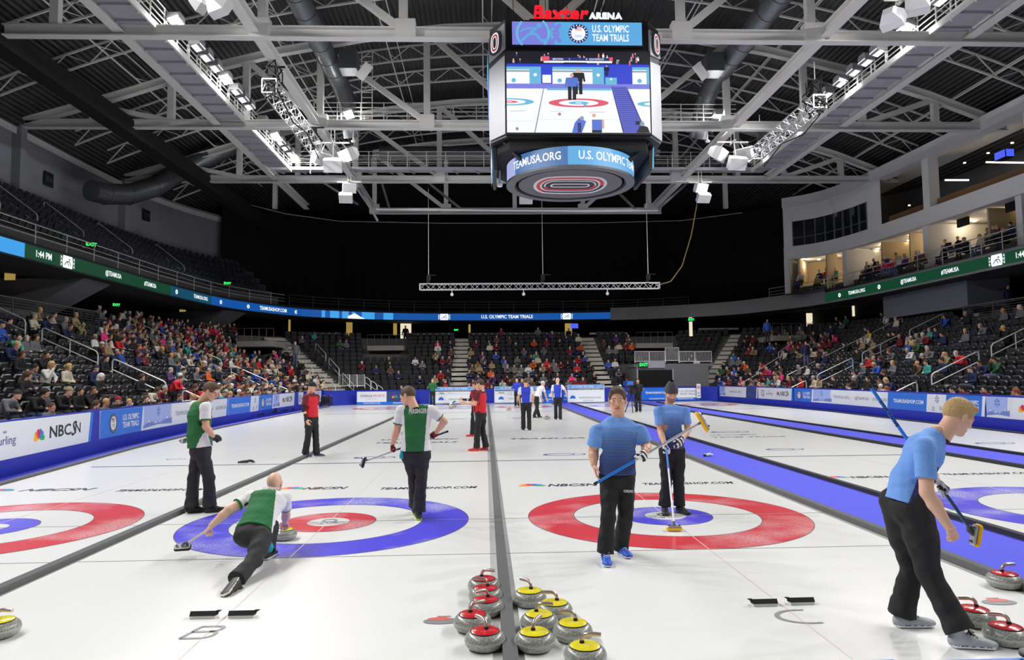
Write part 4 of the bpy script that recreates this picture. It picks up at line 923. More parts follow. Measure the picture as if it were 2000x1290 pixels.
def cluster(p, boxes, top, label, s=1.):
    r = empty('loudspeaker_cluster', p, label=label, cat='loudspeakers')
    for l, y, pt in boxes: speaker_box(r, l, y, pt, s)
    b = MB(); b.bar((-.9*s, 0, .75*s), (.9*s, 0, .75*s), .08); b.bar((0, -.4*s, .75*s), (0, .4*s, .75*s), .08)
    for l, y, pt in boxes: b.bar((l[0]*.6, 0, .75*s), (l[0], l[1], l[2]+.2*s), .04)
    for x in (-.1, .1): b.bar((x, 0, .75*s), (x, 0, top), .03)
    b.build('hanging_frame', m_steel, r)
bx3 = [((-.7, .1, -.1), .9, .5), ((.05, -.2, -.55), .1, .7), ((.85, .1, .1), -.8, .5)]
cluster(at(650, 305, y=38.6), bx3, 1.6, 'three white angular loudspeakers hanging below the second truss on the left'); cluster(at(1432, 303, y=38.6), [((-.8, .1, .1), .9, .5), ((.1, -.2, -.5), .1, .7), ((.7, .1, 0.1), -.8, .5)], 1.6, 'three white angular loudspeakers hanging below the second truss on the right')
cluster(at(405, 12, y=23.4), [((-.2, .1, .2), 2.2, .3), ((.45, -.1, -.1), 2.6, .5)], 2.0, 'white angular loudspeakers at the top edge of the frame, left of centre', .72); cluster(at(1765, 30, y=23.2), [((-.35, .1, -.1), 2.2, .5), ((.45, -.1, .3), 2.6, .5)], 2.0, 'white angular loudspeakers at the top edge of the frame, right of centre', .75)
cluster(at(682, 375, y=47.2), [((0, 0, .3), .3, .5), ((-.2, -.1, -.4), .1, .8)], 1.6, 'two white loudspeakers hanging below the third truss on the left', .9); cluster(at(1368, 375, y=47.2), [((0, 0, .3), .3, .5), ((.15, -.1, -.4), .1, .8)], 1.6, 'two white loudspeakers hanging below the third truss on the right', .9)
cluster(at(1027, 388, y=47), [((0, 0, 0), 0, .6)], 2.0, 'single white loudspeaker peeking out below the video cube', .9)
for u, v, Y, lab in ((690, 275, 37.6, 'left of the video cube'), (976, 360, 27.5, 'just left of the video cube ring'), (1382, 275, 37.6, 'right of the video cube')):
    p = at(u, v, y=Y); b = MB(); b.tube([(0, 0, 0), (0, 0, .9)], .035, 8); b.lathe([(.0, -.12), (.1, -.1), (.13, 0), (.05, .04)], 12); tag(b.build('ceiling_camera', m_spk, loc=p), 'small white dome on a hanging rod, %s' % lab, 'dome camera')
for u, v, Y, rz, lab in ((712, 140, 33, .7, 'left'), (1368, 140, 33, -.7, 'right')):
    p = at(u, v, y=Y); o = MB().prism([(-.22, -.42), (.22, -.42), (.22, .42), (-.22, .42)], 0, .1, Matrix.Rotation(math.pi/2, 4, 'X')).build('louver_light', m_spk, loc=p); o.rotation_euler = (.2, rz, 0); b = MB()
    for i in range(2):
        for j in range(4): b.lathe([(.0, .02), (.07, 0), (.085, .015)], 10, (-.1+.2*i, -.012, -.3+.2*j), R=Matrix.Rotation(math.pi/2, 3, 'X'))
    b.build('lamp_cells', m_house, o); tag(o, 'small tilted eight-cell light panel near the roof, %s of the video cube' % lab, 'light')
# ---------------- box trusses with cables
m_box = mat('aluminium_truss', (214, 216, 218), .4, .4)
def boxtruss(L, s=.35, n=None, along='x'):
    b = MB(); n = n or int(L/.45); c = [(-s/2, -s/2), (s/2, -s/2), (s/2, s/2), (-s/2, s/2)]
    def P(t, q): return (t, q[0], q[1]) if along == 'x' else (q[0], t, q[1])
    for q in c: b.bar(P(0, q), P(L, q), .05)
    for i in range(n):
        t0, t1 = L*i/n, L*(i+1)/n
        for k in range(4):
            q0, q1 = c[k], c[(k+1) % 4]; b.bar(P(t0, q0 if i % 2 else q1), P(t1, q1 if i % 2 else q0), .028)
    for t in (0, L):
        for k in range(4): b.bar(P(t, c[k]), P(t, c[(k+1) % 4]), .05)
    return b
def hoist(parent, p, top):
    b = MB(); b.box(Vector(p)+Vector((0, 0, .35)), (.28, .26, .42)); b.box(Vector(p)+Vector((.3, 0, .55)), (.5, .1, .06)); b.box(Vector(p)+Vector((-.05, 0, -.02)), (.2, .2, .3)); b.build('hoist_motor', m_dark, parent)
    MB().bar(Vector(p)+Vector((0, 0, .5)), Vector(p)+Vector((0, 0, top)), .035).build('hanging_chain', m_rail, parent)
pa = at(820, 561, y=50); pb = at(1287, 559, y=50); r = empty('lighting_truss', pa, label='long white horizontal lattice truss hanging in front of the black curtain', cat='truss')
L = (pb-pa).length; boxtruss(L, .42, 44).build('lattice', m_box, r)
for u in (837, 1059, 1266): hoist(r, ((u-820)/(1287-820)*L, 0, .3), 6.9)
for u in (882, 1021, 1185):
    b = MB(); x = (u-820)/467*L; b.bar((x, 0, -.2), (x, 0, -.42), .06); b.lathe([(.02, -.42), (.11, -.5), (.11, -.62), (.0, -.7)], 12, (x, 0, 0)); b.build('camera_head', m_spk, r)
for nm, ya, yb, x, lab in (('l', 29.6, 38, -9.2, 'left'), ('r', 31, 38.6, 15.6, 'right')):
    p = Vector((x, ya, 14.5)); r = empty('lighting_truss', p, label='short lattice truss with black cable bundles hanging lengthwise on the %s' % lab, cat='truss'); boxtruss(yb-ya, .6, 18, 'y').build('lattice', m_box, r)
    for yy in (.4, yb-ya-.6): hoist(r, (0, yy, .45), 1.6)
    random.seed(5); b = MB()
    for k in range(9):
        y0 = random.uniform(0, 1.0); pts = [(random.uniform(-.35, .35), y0+.3*math.sin(j), 1.2-j*.33+random.uniform(-.1, .1)) for j in range(6)]; b.tube(pts, .035, 5)
    b.build('cable_bundle', m_dark, r)
    b = MB(); b.tube([(.35, 0, -.2), (.35, 2.5, -.7), (.35, 5, -.3), (.35, 7.5, -.8)], .03, 5); b.build('cable', m_dark, r)
b = MB(); pts = [at(u, v, y=49.8) for u, v in ((1362, 335), (1361, 400), (1350, 460), (1332, 520), (1310, 550), (1290, 556))]; b.tube(pts, .045, 6); tag(b.build('power_cable', mat('cable_olive', (120, 108, 60), .6)), 'long yellowish cable sagging from the roof to the white horizontal truss', 'cable')
b = MB(); pts = [at(u, v, y=50) for u, v in ((735, 409), (850, 409.5), (1000, 411), (1150, 412), (1285, 411))]; b.tube(pts, .12, 8); tag(b.build('roof_pipe', m_box), 'horizontal grey pipe below the last roof truss', 'pipe')
for k, (u0, v0, u1, v1, Y) in enumerate(((700, 365, 738, 432, 50), (1340, 360, 1282, 412, 50), (830, 352, 900, 408, 52), (1180, 350, 1240, 408, 52), (745, 355, 760, 405, 53), (620, 350, 700, 400, 53))):
    b = MB(); b.bar(at(u0, v0, y=Y), at(u1, v1, y=Y), .16); tag(b.build('roof_strut', mat('strut_grey', (120, 122, 124), .6)), 'grey slanting roof strut near the last truss, %s' % ('far left', 'far right', 'left of the video cube', 'right of the video cube', 'short one at left', 'leftmost')[k], 'strut')

# ============================================================ VIDEO CUBE
def em(n, c, e=.95): return mat('screen_'+n, c, .5, emit=e)
e_w = em('white', (244, 248, 252), 1.05); e_sky = em('sky', (96, 176, 232)); e_lav = em('lavender', (128, 132, 226)); e_bl = em('blue', (52, 72, 214)); e_dk = em('dark', (24, 24, 34)); e_red = em('red', (232, 92, 112)); e_cy = em('cyan', (110, 190, 226)); e_lan = em('lane', (96, 104, 212)); e_nv = em('navy', (44, 56, 120)); e_sk = em('skin', (224, 176, 160)); e_gr = em('grey', (150, 158, 178)); e_ap = em('shirt', (88, 120, 214)); e_rd2 = em('signred', (240, 20, 40), 1.0); e_br = em('bright_red', (216, 60, 66))
EM = [e_w, e_sky, e_lav, e_bl, e_dk, e_red, e_cy, e_lan, e_nv, e_sk, e_gr, e_ap, e_rd2, e_br]
eW, eS, eL, eB, eD, eR, eC, eN, eV, eK, eG, eA, eR2, eBR = range(14)
cube = empty('video_cube', (3.43, 27, 9.4), label='large hanging four-sided video cube with red lettering on top and a round base', cat='video scoreboard')
O = Vector(cube.location); m_hou = mat('cube_housing', (34, 35, 38), .5); m_chf = mat('cube_grey_panel', (176, 178, 184), .5, var=.04)
zb, zs0, zs1, zk0, zk1 = 10.5, 10.62, 13.62, 13.86, 14.72
xl, xr, yf = .84, 6.03, 24.5
b = MB(); b.prism([(xl-.02, yf+.05), (xr+.02, yf+.05), (6.62, 25.3), (6.62, 28.7), (xr, 29.5), (xl, 29.5), (.26, 28.7), (.26, 25.3)], zb, 14.85); b.v = [tuple(Vector(q)-O) for q in b.v]; b.build('housing', m_hou, cube)
b = MB(); b.prism([(xl+.1, yf+.3), (xr-.1, yf+.3), (6.2, 25.5), (6.2, 28.5), (xr-.1, 29.2), (xl+.1, 29.2), (.5, 28.5), (.5, 25.5)], 10.15, zb); b.v = [tuple(Vector(q)-O) for q in b.v]; b.build('lower_frame', m_dark, cube)
b = MB()
for x in (.75, 6.1):
    for y in (25, 29): b.bar((x, y, 10.5), (3.43+(x-3.43)*.75, 27+(y-27)*.8, 9.9), .14)
for y in (24.9, 25.6): b.bar((1, y, 10.35), (5.9, y, 10.35), .08)
b.v = [tuple(Vector(q)-O) for q in b.v]; b.build('support_frame', m_hou, cube)
for (xa, ya, xb, yb) in ((.26, 25.3, xl-.02, yf+.02), (xr+.02, yf+.02, 6.62, 25.3)):
    A = Vector((xa, ya, 0)); D = Vector((xb-xa, yb-ya, 0)); M = Matrix.Translation(-O) @ frame(A, D); Lc = D.length
    b = MB(); b.prism([(0, 10.6), (Lc, 10.6), (Lc, 13.5), (0, 13.3)], 0, .05, M); b.build('corner_panel', m_chf, cube)
    b = MB(); b.prism([(0, 13.55), (Lc, 13.75), (Lc, 14.7), (0, 14.5)], 0, .06, M); o = b.build('corner_panel', m_chf, cube)
    b = MB(); T = M @ Matrix.Translation((Lc*.5, 14.12, .07)); 
    b.prism([(.34*math.copysign(abs(math.cos(t))**.6, math.cos(t)), .42*math.copysign(abs(math.sin(t))**.6, math.sin(t))) for t in [k*math.pi/12 for k in range(24)]], 0, .06, T, mi=4); T2 = T @ Matrix.Translation((0, 0, .065))
    def oval(bb, rx, ry, w_, mi, off):
        pts = [(rx*math.copysign(abs(math.cos(t))**.75, math.cos(t)), ry*math.copysign(abs(math.sin(t))**.75, math.sin(t))) for t in [k*math.pi/16 for k in range(33)]]
        put_line(bb, pts, w_, T2, mi, off)
    oval(b, .22, .34, .05, eW, .0); oval(b, .17, .28, .04, eBR, .002); oval(b, .11, .22, .04, eW, .004); b.build('letter_badge', EM, o)
# side screens (LED)
for x0, sgn in ((.26, -1), (6.46, 1)):
    b = MB(); A = [(x0+sgn*.04, 25.35, 14.3), (x0+sgn*.04, 28.65, 14.3), (x0-sgn*.12, 28.4, 9.6), (x0-sgn*.12, 25.6, 9.6)]; A2 = [(x-sgn*.12, y, z) for x, y, z in A]; b.add(A+A2, [(0, 1, 2, 3), (7, 6, 5, 4), (0, 4, 5, 1), (1, 5, 6, 2), (2, 6, 7, 3), (3, 7, 4, 0)]); b.v = [tuple(Vector(q)-O) for q in b.v]; o = b.build('side_screen', m_hou, cube)
    b = MB(); M = Matrix.Translation(-O) @ frame((x0-sgn*.10, 28.4 if sgn < 0 else 25.6, 9.7), (0, -1 if sgn < 0 else 1, 0), (sgn*.16/4.7, 0, 1)); put_poly(b, [(0, 0), (2.8, 0), (2.8, 4.5), (0, 4.5)], M, eC, .04); put_poly(b, [(0, 3.0), (2.8, 3.0), (2.8, 3.8), (0, 3.8)], M, eB, .045); put_poly(b, [(0.2, .3), (2.6, .3), (2.6, 1.8), (.2, 2.2)], M, eW, .045)
    for k in range(6): put_poly(b, [(.2, .4+.5*k), (2.6, .6+.5*k), (2.6, .7+.5*k), (.2, .5+.5*k)], M, eL, .05)
    b.build('side_picture', EM, o)
# banner
M = Matrix.Translation(-O) @ frame((1.06, 24.42, zk0), (1, 0, 0)); W, H = 4.73, zk1-zk0
o = MB().prism([(-.05, -.05), (W+.05, -.05), (W+.05, H+.05), (-.05, H+.05)], -.2, -.0, M).build('banner_screen', m_hou, cube); b = MB()
put_poly(b, [(0, 0), (W, 0), (W, H), (0, H)], M, eS, .002); put_poly(b, [(0, 0), (1.55, 0), (1.3, H*.5), (1.6, H), (0, H)], M, eL, .004)
put_ring(b, .75, H*.5, H*.62, H*.72, M, eC, .006, a0=-.8, a1=.9); put_ring(b, .75, H*.5, H*.62, H*.72, M, eC, .006, a0=2.3, a1=4.)
put_line(b, [(.28, .1), (.6, .38), (.85, .42), (1.08, .12)], .09, M, eS, .008); put_line(b, [(.6, .38), (.9, .64)], .1, M, eS, .008); put_line(b, [(.88, .6), (.55, .62), (.3, .5)], .06, M, eS, .008); put_ring(b, .98, .72, 0, .09, M, eS, .008); put_poly(b, [(1.1, .1), (1.3, .1), (1.3, .22), (1.1, .22)], M, eS, .008)
put_line(b, [(1.75, .1), (1.5, .43), (1.75, .78)], .14, M, eL, .008); put_line(b, [(1.45, .1), (1.7, .43), (1.45, .78)], .1, M, eL, .008)
put_ring(b, 2.4, H/2, 0, .36, M, eV, .008); put_ring(b, 2.4, H/2, 0, .26, M, eW, .01)
for k in range(4): put_line(b, [(2.28, .55+.04*k), (2.52, .55+.04*k)], .02, M, eR, .012)
put_poly(b, [(2.26, .6), (2.36, .6), (2.36, .7), (2.26, .7)], M, eV, .014)
for k in range(18): a = k*math.pi/9; put_line(b, [(2.4+.28*math.cos(a), H/2+.28*math.sin(a)), (2.4+.34*math.cos(a), H/2+.34*math.sin(a))], .03, M, eW, .012)
for k, dx in enumerate((-.09, 0, .09)): put_ring(b, 2.4+dx, .33, .03, .045, M, eC, .012, 12)
for t, z in (('U.S. OLYMPIC', .6), ('TEAM TRIALS', .26)): put_text(b, t, M @ Matrix.Translation((3.58, z, 0)), .37, .02, fit=1.34, mi=eW, off=.01)
b.build('banner_picture', EM, o)
# main picture
M = Matrix.Translation(-O) @ frame((xl, 24.44, zs0), (1, 0, 0)); W, H = xr-xl, zs1-zs0
o = MB().prism([(-.04, -.06), (W+.04, -.06), (W+.04, H+.05), (-.04, H+.05)], -.2, -.0, M).build('main_screen', m_hou, cube); b = MB()
def q(x0, y0, x1, y1, mi, off): put_poly(b, [(x0*W, (1-y1)*H), (x1*W, (1-y1)*H), (x1*W, (1-y0)*H), (x0*W, (1-y0)*H)], M, mi, off)
def pg(pts, mi, off): put_poly(b, [(x*W, (1-y)*H) for x, y in pts], M, mi, off)
q(0, 0, 1, 1, eW, .002); q(0, 0, 1, .16, eD, .004); q(0, .15, 1, .42, eB, .004); q(0, .40, 1, .46, eL, .005)
random.seed(3)
for k in range(26): x = random.random(); y = random.uniform(.03, .13); q(x, y, x+.014, y+.035, random.choice([eG, eR, eK, eV, eW]), .005); q(x+.003, y-.02, x+.011, y, eK, .006)
q(.26, .075, .74, .115, eV, .008); q(.26, .115, .74, .14, eW, .008); q(.25, .06, .3, .12, eR, .009); q(.72, .07, .745, .11, eR, .009); q(.4, .135, .56, .155, eD, .009)
for t, x in (('BROWN', .36), ('GOODRICH', .63)): put_text(b, t, M @ Matrix.Translation((x*W, (1-.095)*H, 0)), .1, .01, mi=eW, off=.01)
for t, x in (('1', .44), ('4', .56)): put_text(b, t, M @ Matrix.Translation((x*W, (1-.095)*H, 0)), .11, .01, mi=eW, off=.01)
for x0, x1 in ((0, .24), (.32, .68), (.88, 1.0)):
    q(x0, .19, x1, .40, eW, .008); q(x0, .19, x1, .225, eC, .01); q(x0, .235, x1-.01, .255, eG, .01); q(x1-.08 if x1 < 1 else x1-.02, .225, x1, .40, eC, .011); put_ring(b, (x1-.04)*W, (1-.29)*H, 0, .06, M, eW, .012); put_ring(b, (x0+.05)*W, (1-.36)*H, 0, .08, M, eC, .012)
q(.25, .29, .31, .39, eW, .008); q(.69, .32, .77, .41, eC, .008); put_ring(b, .73*W, (1-.34)*H, 0, .04, M, eW, .01)
q(.28, .455, .73, .48, eC, .008); pg([(.73, .43), (.84, .43), (.97, 1), (.81, 1)], eN, .006); pg([(.73, .44), (.735, .44), (.815, 1), (.805, 1)], eV, .008); pg([(.84, .49), (.845, .49), (.975, 1), (.965, 1)], eV, .008); pg([(.255, .45), (.262, .45), (.197, 1), (.188, 1)], eG, .008)
for k in range(22): y = .45+.025*k; x0 = .735+.075*(y-.43)/.57; x1 = .84+.125*(y-.43)/.57; pg([(x0+.01, y), (x1-.01, y), (x1-.01, y+.006), (x0+.01, y+.006)], eV, .0085)
for cx, cy, rx, a, c in ((.50, .635, .21, eR, eC), (.02, .625, .17, eC, eR), (1.05, .645, .14, eC, eR)):
    n = 40
    def ell(k0, k1, mi, off):
        vs = []; 
        for i in range(n+1):
            t = 2*math.pi*i/n
            for k_ in (k0, k1):
                x = min(1, max(0, cx+rx*k_*math.cos(t))); vs.append(M @ Vector((x*W, (1-(cy+.055*k_*math.sin(t)*rx/.21))*H, off)))
        b.add(vs, [(2*i, 2*i+1, 2*i+3, 2*i+2) for i in range(n)], mi)
    ell(.66, 1, a, .008); ell(.12, .34, c, .008)
q(.02, .735, .13, .74, eG, .008); q(.3, .74, .39, .743, eG, .008); q(.57, .745, .68, .75, eG, .008); q(0, .86, .2, .862, eG, .008); q(.21, .84, .8, .842, eG, .008)
def fig(x, y, h, c, low, o=.012):
    k = .58; X = lambda v: x+h*v*k
    q(X(-.15), y-h*.52, X(-.02), y, low, o); q(X(.02), y-h*.52, X(.15), y, low, o); pg([(X(-.16), y-h*.5), (X(.16), y-h*.5), (X(.2), y-h*.84), (X(-.2), y-h*.84)], c, o+.001); pg([(X(-.27), y-h*.5), (X(-.2), y-h*.48), (X(-.14), y-h*.84), (X(-.22), y-h*.82)], c, o); pg([(X(.2), y-h*.48), (X(.27), y-h*.5), (X(.22), y-h*.82), (X(.14), y-h*.84)], c, o); put_ring(b, x*W, (1-(y-h*.92))*H, 0, h*.075*H, M, eK, o+.002, 14)
fig(.50, .53, .32, eD, eD, .012); fig(.455, .60, .33, eA, eD, .016); fig(.70, .30, .13, eD, eD); 
pg([(.45, 1), (.52, 1), (.55, .86), (.5, .82), (.47, .88)], eA, .012); q(.49, .88, .515, 1, eV, .013); pg([(.59, 1), (.66, 1), (.66, .84), (.59, .84)], eA, .012); q(.575, .84, .59, .95, eW, .012); q(.66, .84, .675, .95, eK, .012); q(.59, .97, .655, 1, eD, .013); put_ring(b, .52*W, (1-.825)*H, 0, .08, M, eG, .014, 14); put_ring(b, .605*W, (1-.79)*H, 0, .07, M, eK, .014, 14)
pg([(.90, 1), (.995, 1), (.98, .93), (.93, .9)], eD, .012); put_ring(b, .94*W, (1-.89)*H, 0, .09, M, eG, .014, 14); q(.895, .86, .93, .9, eD, .014)
for x, y, c in ((.365, .775, eR), (.07, .955, eR), (.545, .665, eC)): put_ring(b, x*W, (1-y)*H, 0, .06, M, eG, .012, 14); put_ring(b, x*W, (1-y+.006)*H, 0, .035, M, c, .014, 14)
b.build('main_picture', EM, o)
# letters on top
b = MB()
def solid_text(bb, s, M, size, depth, bold, mi, fit=None, shear=0):
    vs, fs = text_geo(s, size, bold, shear=shear)
    if fit: w_ = max(v.x for v in vs)-min(v.x for v in vs); vs = [Vector((v.x*fit/w_, v.y, 0)) for v in vs]
    n = len(vs); from collections import Counter
    E = Counter(); 
    for f_ in fs:
        for i in range(len(f_)): E[(f_[i], f_[(i+1) % len(f_)])] += 1
    side = [(a, c, c+n, a+n) for (a, c) in E if (c, a) not in E]
    bb.add([M @ Vector((v.x, v.y, 0)) for v in vs]+[M @ Vector((v.x, v.y, -depth)) for v in vs], fs+[tuple(i+n for i in f_)[::-1] for f_ in fs]+side, mi)
M = Matrix.Translation(-O) @ frame((2.80, 24.45, 15.07), (1, 0, 0)); solid_text(b, 'Baxter', M, .74, .15, .012, 0, 2.02, .12); b.build('red_lettering', e_rd2, cube)
b = MB(); M = Matrix.Translation(-O) @ frame((4.48, 24.45, 14.98), (1, 0, 0)); solid_text(b, 'ARENA', M, .34, .12, .02, 0, 1.22); b.build('white_lettering', e_w, cube)
b = MB(); b.bar((1.7, 24.5, 14.8), (5.1, 24.5, 14.8), .1); 
for x in (2, 3, 4, 5): b.bar((x, 24.5, 14.75), (x, 24.55, 15.1), .04)
for x in (1.2, 2.4, 3.2, 4.2, 5.0, 5.8):
    for y in (25.5, 28.5): b.bar((x, y, 14.8), (x+(x-3.4)*.1, y, 20.5), .025)
b.v = [tuple(Vector(q_)-O) for q_ in b.v]; b.build('hanging_cables', m_dark, cube)
# ring
rc = Vector((3.37, 26.8, 0))-Vector((O.x, O.y, O.z)); RR = 2.47
b = MB(); b.lathe([(RR-.05, 9.38), (RR-.05, 10.12), (RR-.35, 10.12), (RR-.35, 9.38), (RR-.05, 9.38)], 64, rc); b.build('ring_housing', m_hou, cube)
b = MB(); b.lathe([(RR-.02, 9.33), (RR+.03, 9.33), (RR+.03, 9.41), (RR-.3, 9.41), (RR-.3, 9.33), (RR-.02, 9.33)], 64, rc); b.build('ring_lip', mat('lip_grey', (92, 94, 98), .5), cube)
def ring_part(a0, a1, mi_m, off=0, z0=9.42, z1=10.1, nm='ring_screen'):
    bb = MB(); n = max(2, int((a1-a0)/.06)); vs = []
    for i in range(n+1):
        a = a0+(a1-a0)*i/n
        for z in (z0, z1): vs.append(rc+Vector(((RR+off)*math.cos(a), (RR+off)*math.sin(a), z)))
    bb.add(vs, [(2*i, 2*i+2, 2*i+3, 2*i+1) for i in range(n)]); return bb.build(nm, mi_m, cube)
ring_part(-1.72, .2, e_sky); ring_part(.2, 3.0, em('ring_blue', (58, 100, 180))); ring_part(3.0, 3.62, em('ring_lilac', (176, 182, 232))); ring_part(3.62, 2*math.pi-1.72, em('ring_steel', (70, 118, 176)))
def ring_text(s, ac, size, nm='ring_lettering'):
    vs, fs = text_geo(s, size, .018, xs=.78); P = []
    for v in vs: a = ac+v.x/RR; P.append(rc+Vector(((RR+.012)*math.cos(a), (RR+.012)*math.sin(a), 9.76+v.y)))
    bb = MB(); bb.add(P, fs); return bb.build(nm, e_w, cube)
ring_text('U.S. OLYMPIC TEAM TRIALS', -.72, .44); ring_text('TEAMUSA.ORG', 4.02, .42)
b = MB(); b.lathe([(0, 9.36), (2.02, 9.36), (2.02, 9.5), (0, 9.5)], 64, rc); o = b.build('base_disc', mat('disc_grey', (92, 90, 96), .7), cube)
# oval logo on the disc, facing down
b = MB(); M = Matrix.Translation(rc+Vector((0, 0, 9.35))) @ Matrix(((1, 0, 0, 0), (0, -1, 0, 0), (0, 0, -1, 0), (0, 0, 0, 1)))
def stad(r0, r1, mi, off, hx=.62, a0=0, a1=None, x0=0):
    out = []
    n = 40; vs = []
    P = []
    for k in range(n+1):
        t = k/n*2*math.pi; c, s = math.cos(t), math.sin(t); hxx = hx*max(-1, min(1, 2.5*c)); P.append((t, c, s, hxx))
    rng = P if a1 is None else [p_ for p_ in P if a0 <= p_[0] <= a1]
    for t, c, s, hxx in rng:
        for r_ in (r0, r1): vs.append(M @ Vector((.97*(x0+hxx+r_*c), 1.5*r_*s, off)))
    b.add(vs, [(2*i, 2*i+1, 2*i+3, 2*i+2) for i in range(len(rng)-1)], mi)
LM = [mat('logo_white', (206, 206, 210), .6), mat('logo_red', (196, 44, 58), .6), mat('logo_black', (34, 34, 38), .6)]
stad(0, .86, 0, .001); stad(0, .80, 2, .003); stad(.60, .76, 1, .005, a0=0.0, a1=4.2); stad(.74, .80, 0, .006); stad(.52, .60, 0, .006); stad(0, .44, 0, .005); stad(0, .37, 2, .007); stad(.34, .46, 1, .008, a0=3.3, a1=6.3); stad(.10, .18, 0, .009); stad(0, .10, 2, .01)
b.build('disc_logo', LM, o)
# ============================================================ SUITES (right)
SU = [(24.5, 55.6), (26.5, 53.6), (27.5, 50), (27.9, 45), (28.2, 38), (28.4, 30), (28.5, 20)]
SU = smooth_path(SU, 4)
_su = [0]
for a, c in zip(SU, SU[1:]): _su.append(_su[-1]+math.hypot(c[0]-a[0], c[1]-a[1]))
def su(s, off=0.):
    s = max(0, min(_su[-1]-1e-4, s)); i = max(k for k in range(len(_su)-1) if _su[k] <= s+1e-9); t = (s-_su[i])/(_su[i+1]-_su[i]); a, c = SU[i], SU[i+1]
    x = a[0]+(c[0]-a[0])*t; y = a[1]+(c[1]-a[1])*t; dx, dy = c[0]-a[0], c[1]-a[1]; L = math.hypot(dx, dy); n = (-dy/L, dx/L)
    return (x+n[0]*off, y+n[1]*off), n
def su_sweep(prof, s0, s1, step=1.2):
    n = max(1, int((s1-s0)/step)); bb = MB(); vs = []; m = len(prof)
    for i in range(n+1):
        for off, z in prof: (x, y), _ = su(s0+(s1-s0)*i/n, off); vs.append((x, y, z))
    bb.add(vs, [(i*m+k, i*m+k+1, (i+1)*m+k+1, (i+1)*m+k) for i in range(n) for k in range(m-1)]); return bb
def su_s(u, z=11.7, off=0):
    best = (1e9, 0)
    for k in range(500):
        s = _su[-1]*k/500; (x, y), _ = su(s, off); V = np.array([x, y, z-CH]); w_ = V @ _F
        if w_ > 1:
            e = abs(1000+CF*(V @ _R2)/w_-u)
            if e < best[0]: best = (e, s)
    return best[1]
SL = _su[-1]; 
# outward = +x side; normal from su: check sign
(_p, _n) = su(10); SG = 1 if _n[0] > 0 else -1
def o_(v): return v*SG
m_suw = mat('suite_wall', (226, 226, 226), .8, var=.04, vscale=2)
def ring_prof(o0, o1, z0, z1): return [(o_(o0), z0), (o_(o0), z1), (o_(o1), z1), (o_(o1), z0), (o_(o0), z0)]
tag(su_sweep(ring_prof(-.15, .35, 11.2, 12.22), 0, SL).build('wall_suite_front', m_suw), kind='structure')
tag(su_sweep(ring_prof(-.25, .6, 15.45, 16.25), 0, SL).build('wall_suite_top', m_suw), kind='structure')
tag(su_sweep(ring_prof(.3, 6, 16.1, 16.25), 0, SL).build('ceiling_suite', m_suw), kind='structure')
tag(su_sweep(ring_prof(.3, 6, 11.4, 11.55), 0, SL).build('floor_suite', m_suw), kind='structure')
tag(su_sweep([(o_(5.0), 11.5), (o_(5.0), 16.1)], 0, SL).build('wall_suite_back', mat('suite_grey', (110, 112, 120), .85)), kind='structure')
tag(su_sweep([(o_(4.2), 8.3), (o_(4.2), 11.4)], 0, SL).build('wall_suite_rooms', m_warm), kind='structure')
tag(su_sweep([(o_(-.9), 8.3), (o_(.5), 8.32), (o_(.5), 8.9), (o_(1.6), 8.9), (o_(1.6), 9.1), (o_(4.2), 9.1)], 0, SL).build('floor_suite_low', m_concd), kind='structure')
for u, dep, kind in ((1538, 4.2, 0), (1556, 3.0, 1), (1614, 1.2, 2), (1650, 4.2, 0), (1702, 3.8, 1), (1756, 4.2, 1), (1808, 4.2, 0), (1905, 4.2, 1), (1990, 4.2, 0), (2060, 4.2, 1)):
    s0 = su_s(u, 10); (x, y), n = su(s0); n = (n[0]*SG, n[1]*SG); w_ = .42 if kind == 0 else .14
    b = MB(); R = frame((x, y, 0), (n[0], n[1], 0)); b.prism([(0 if kind != 1 else .8, 8.35), (dep, 8.35), (dep, 11.3), (0 if kind != 1 else .8, 11.3)], -w_/2, w_/2, R); tag(b.build('wall_partition', m_suw if kind == 0 else m_warm), kind='structure')
for u in (1808, 2010):
    s0 = su_s(u, 14); (x, y), n = su(s0); n = (n[0]*SG, n[1]*SG); b = MB(); R = frame((x, y, 0), (n[0], n[1], 0)); b.prism([(0, 12.2), (.7, 12.2), (.7, 15.6), (0, 15.6)], -.3, .3, R); tag(b.build('wall_column', m_suw), kind='structure')
# glazed box at the far end + solid wall
sg0, sg1, sw1 = su_s(1549, 13.5), su_s(1694, 13.5), su_s(1722, 13.5)
tag(su_sweep([(o_(-.05), 14.25), (o_(-.05), 15.6)], 0, sg1).build('wall_suite_header', m_suw), kind='structure'); tag(su_sweep([(o_(-.05), 12.2), (o_(-.05), 15.6)], 0, sg0).build('wall_suite_end', m_suw), kind='structure'); tag(su_sweep([(o_(-.05), 12.2), (o_(-.05), 15.6)], sg1, sw1).build('wall_suite_side', m_suw), kind='structure')
win = empty('window_1', (0, 0, 0), kind='structure'); m_gl = mat('tinted_glass', (40, 46, 50), .08); m_gl.node_tree.nodes['Principled BSDF'].inputs['Transmission Weight'].default_value = .6
su_sweep([(o_(-.02), 12.25), (o_(-.02), 14.25)], sg0, sg1).build('pane', m_gl, win)
b = MB(); n = 8
for k in range(n+1): (x, y), _ = su(sg0+(sg1-sg0)*k/n, o_(-.06)); b.bar((x, y, 12.22), (x, y, 14.27), .07)
for k in range(12):
    for z in (12.9,): (x, y), _ = su(sg0+(sg1-sg0)*k/12, o_(-.06)); (x2, y2), _ = su(sg0+(sg1-sg0)*(k+1)/12, o_(-.06)); b.bar((x, y, z), (x2, y2, z), .05)
b.build('window_frame', m_gry, win)
m_wood = mat('wood_panel', (120, 88, 58), .6, var=.1)
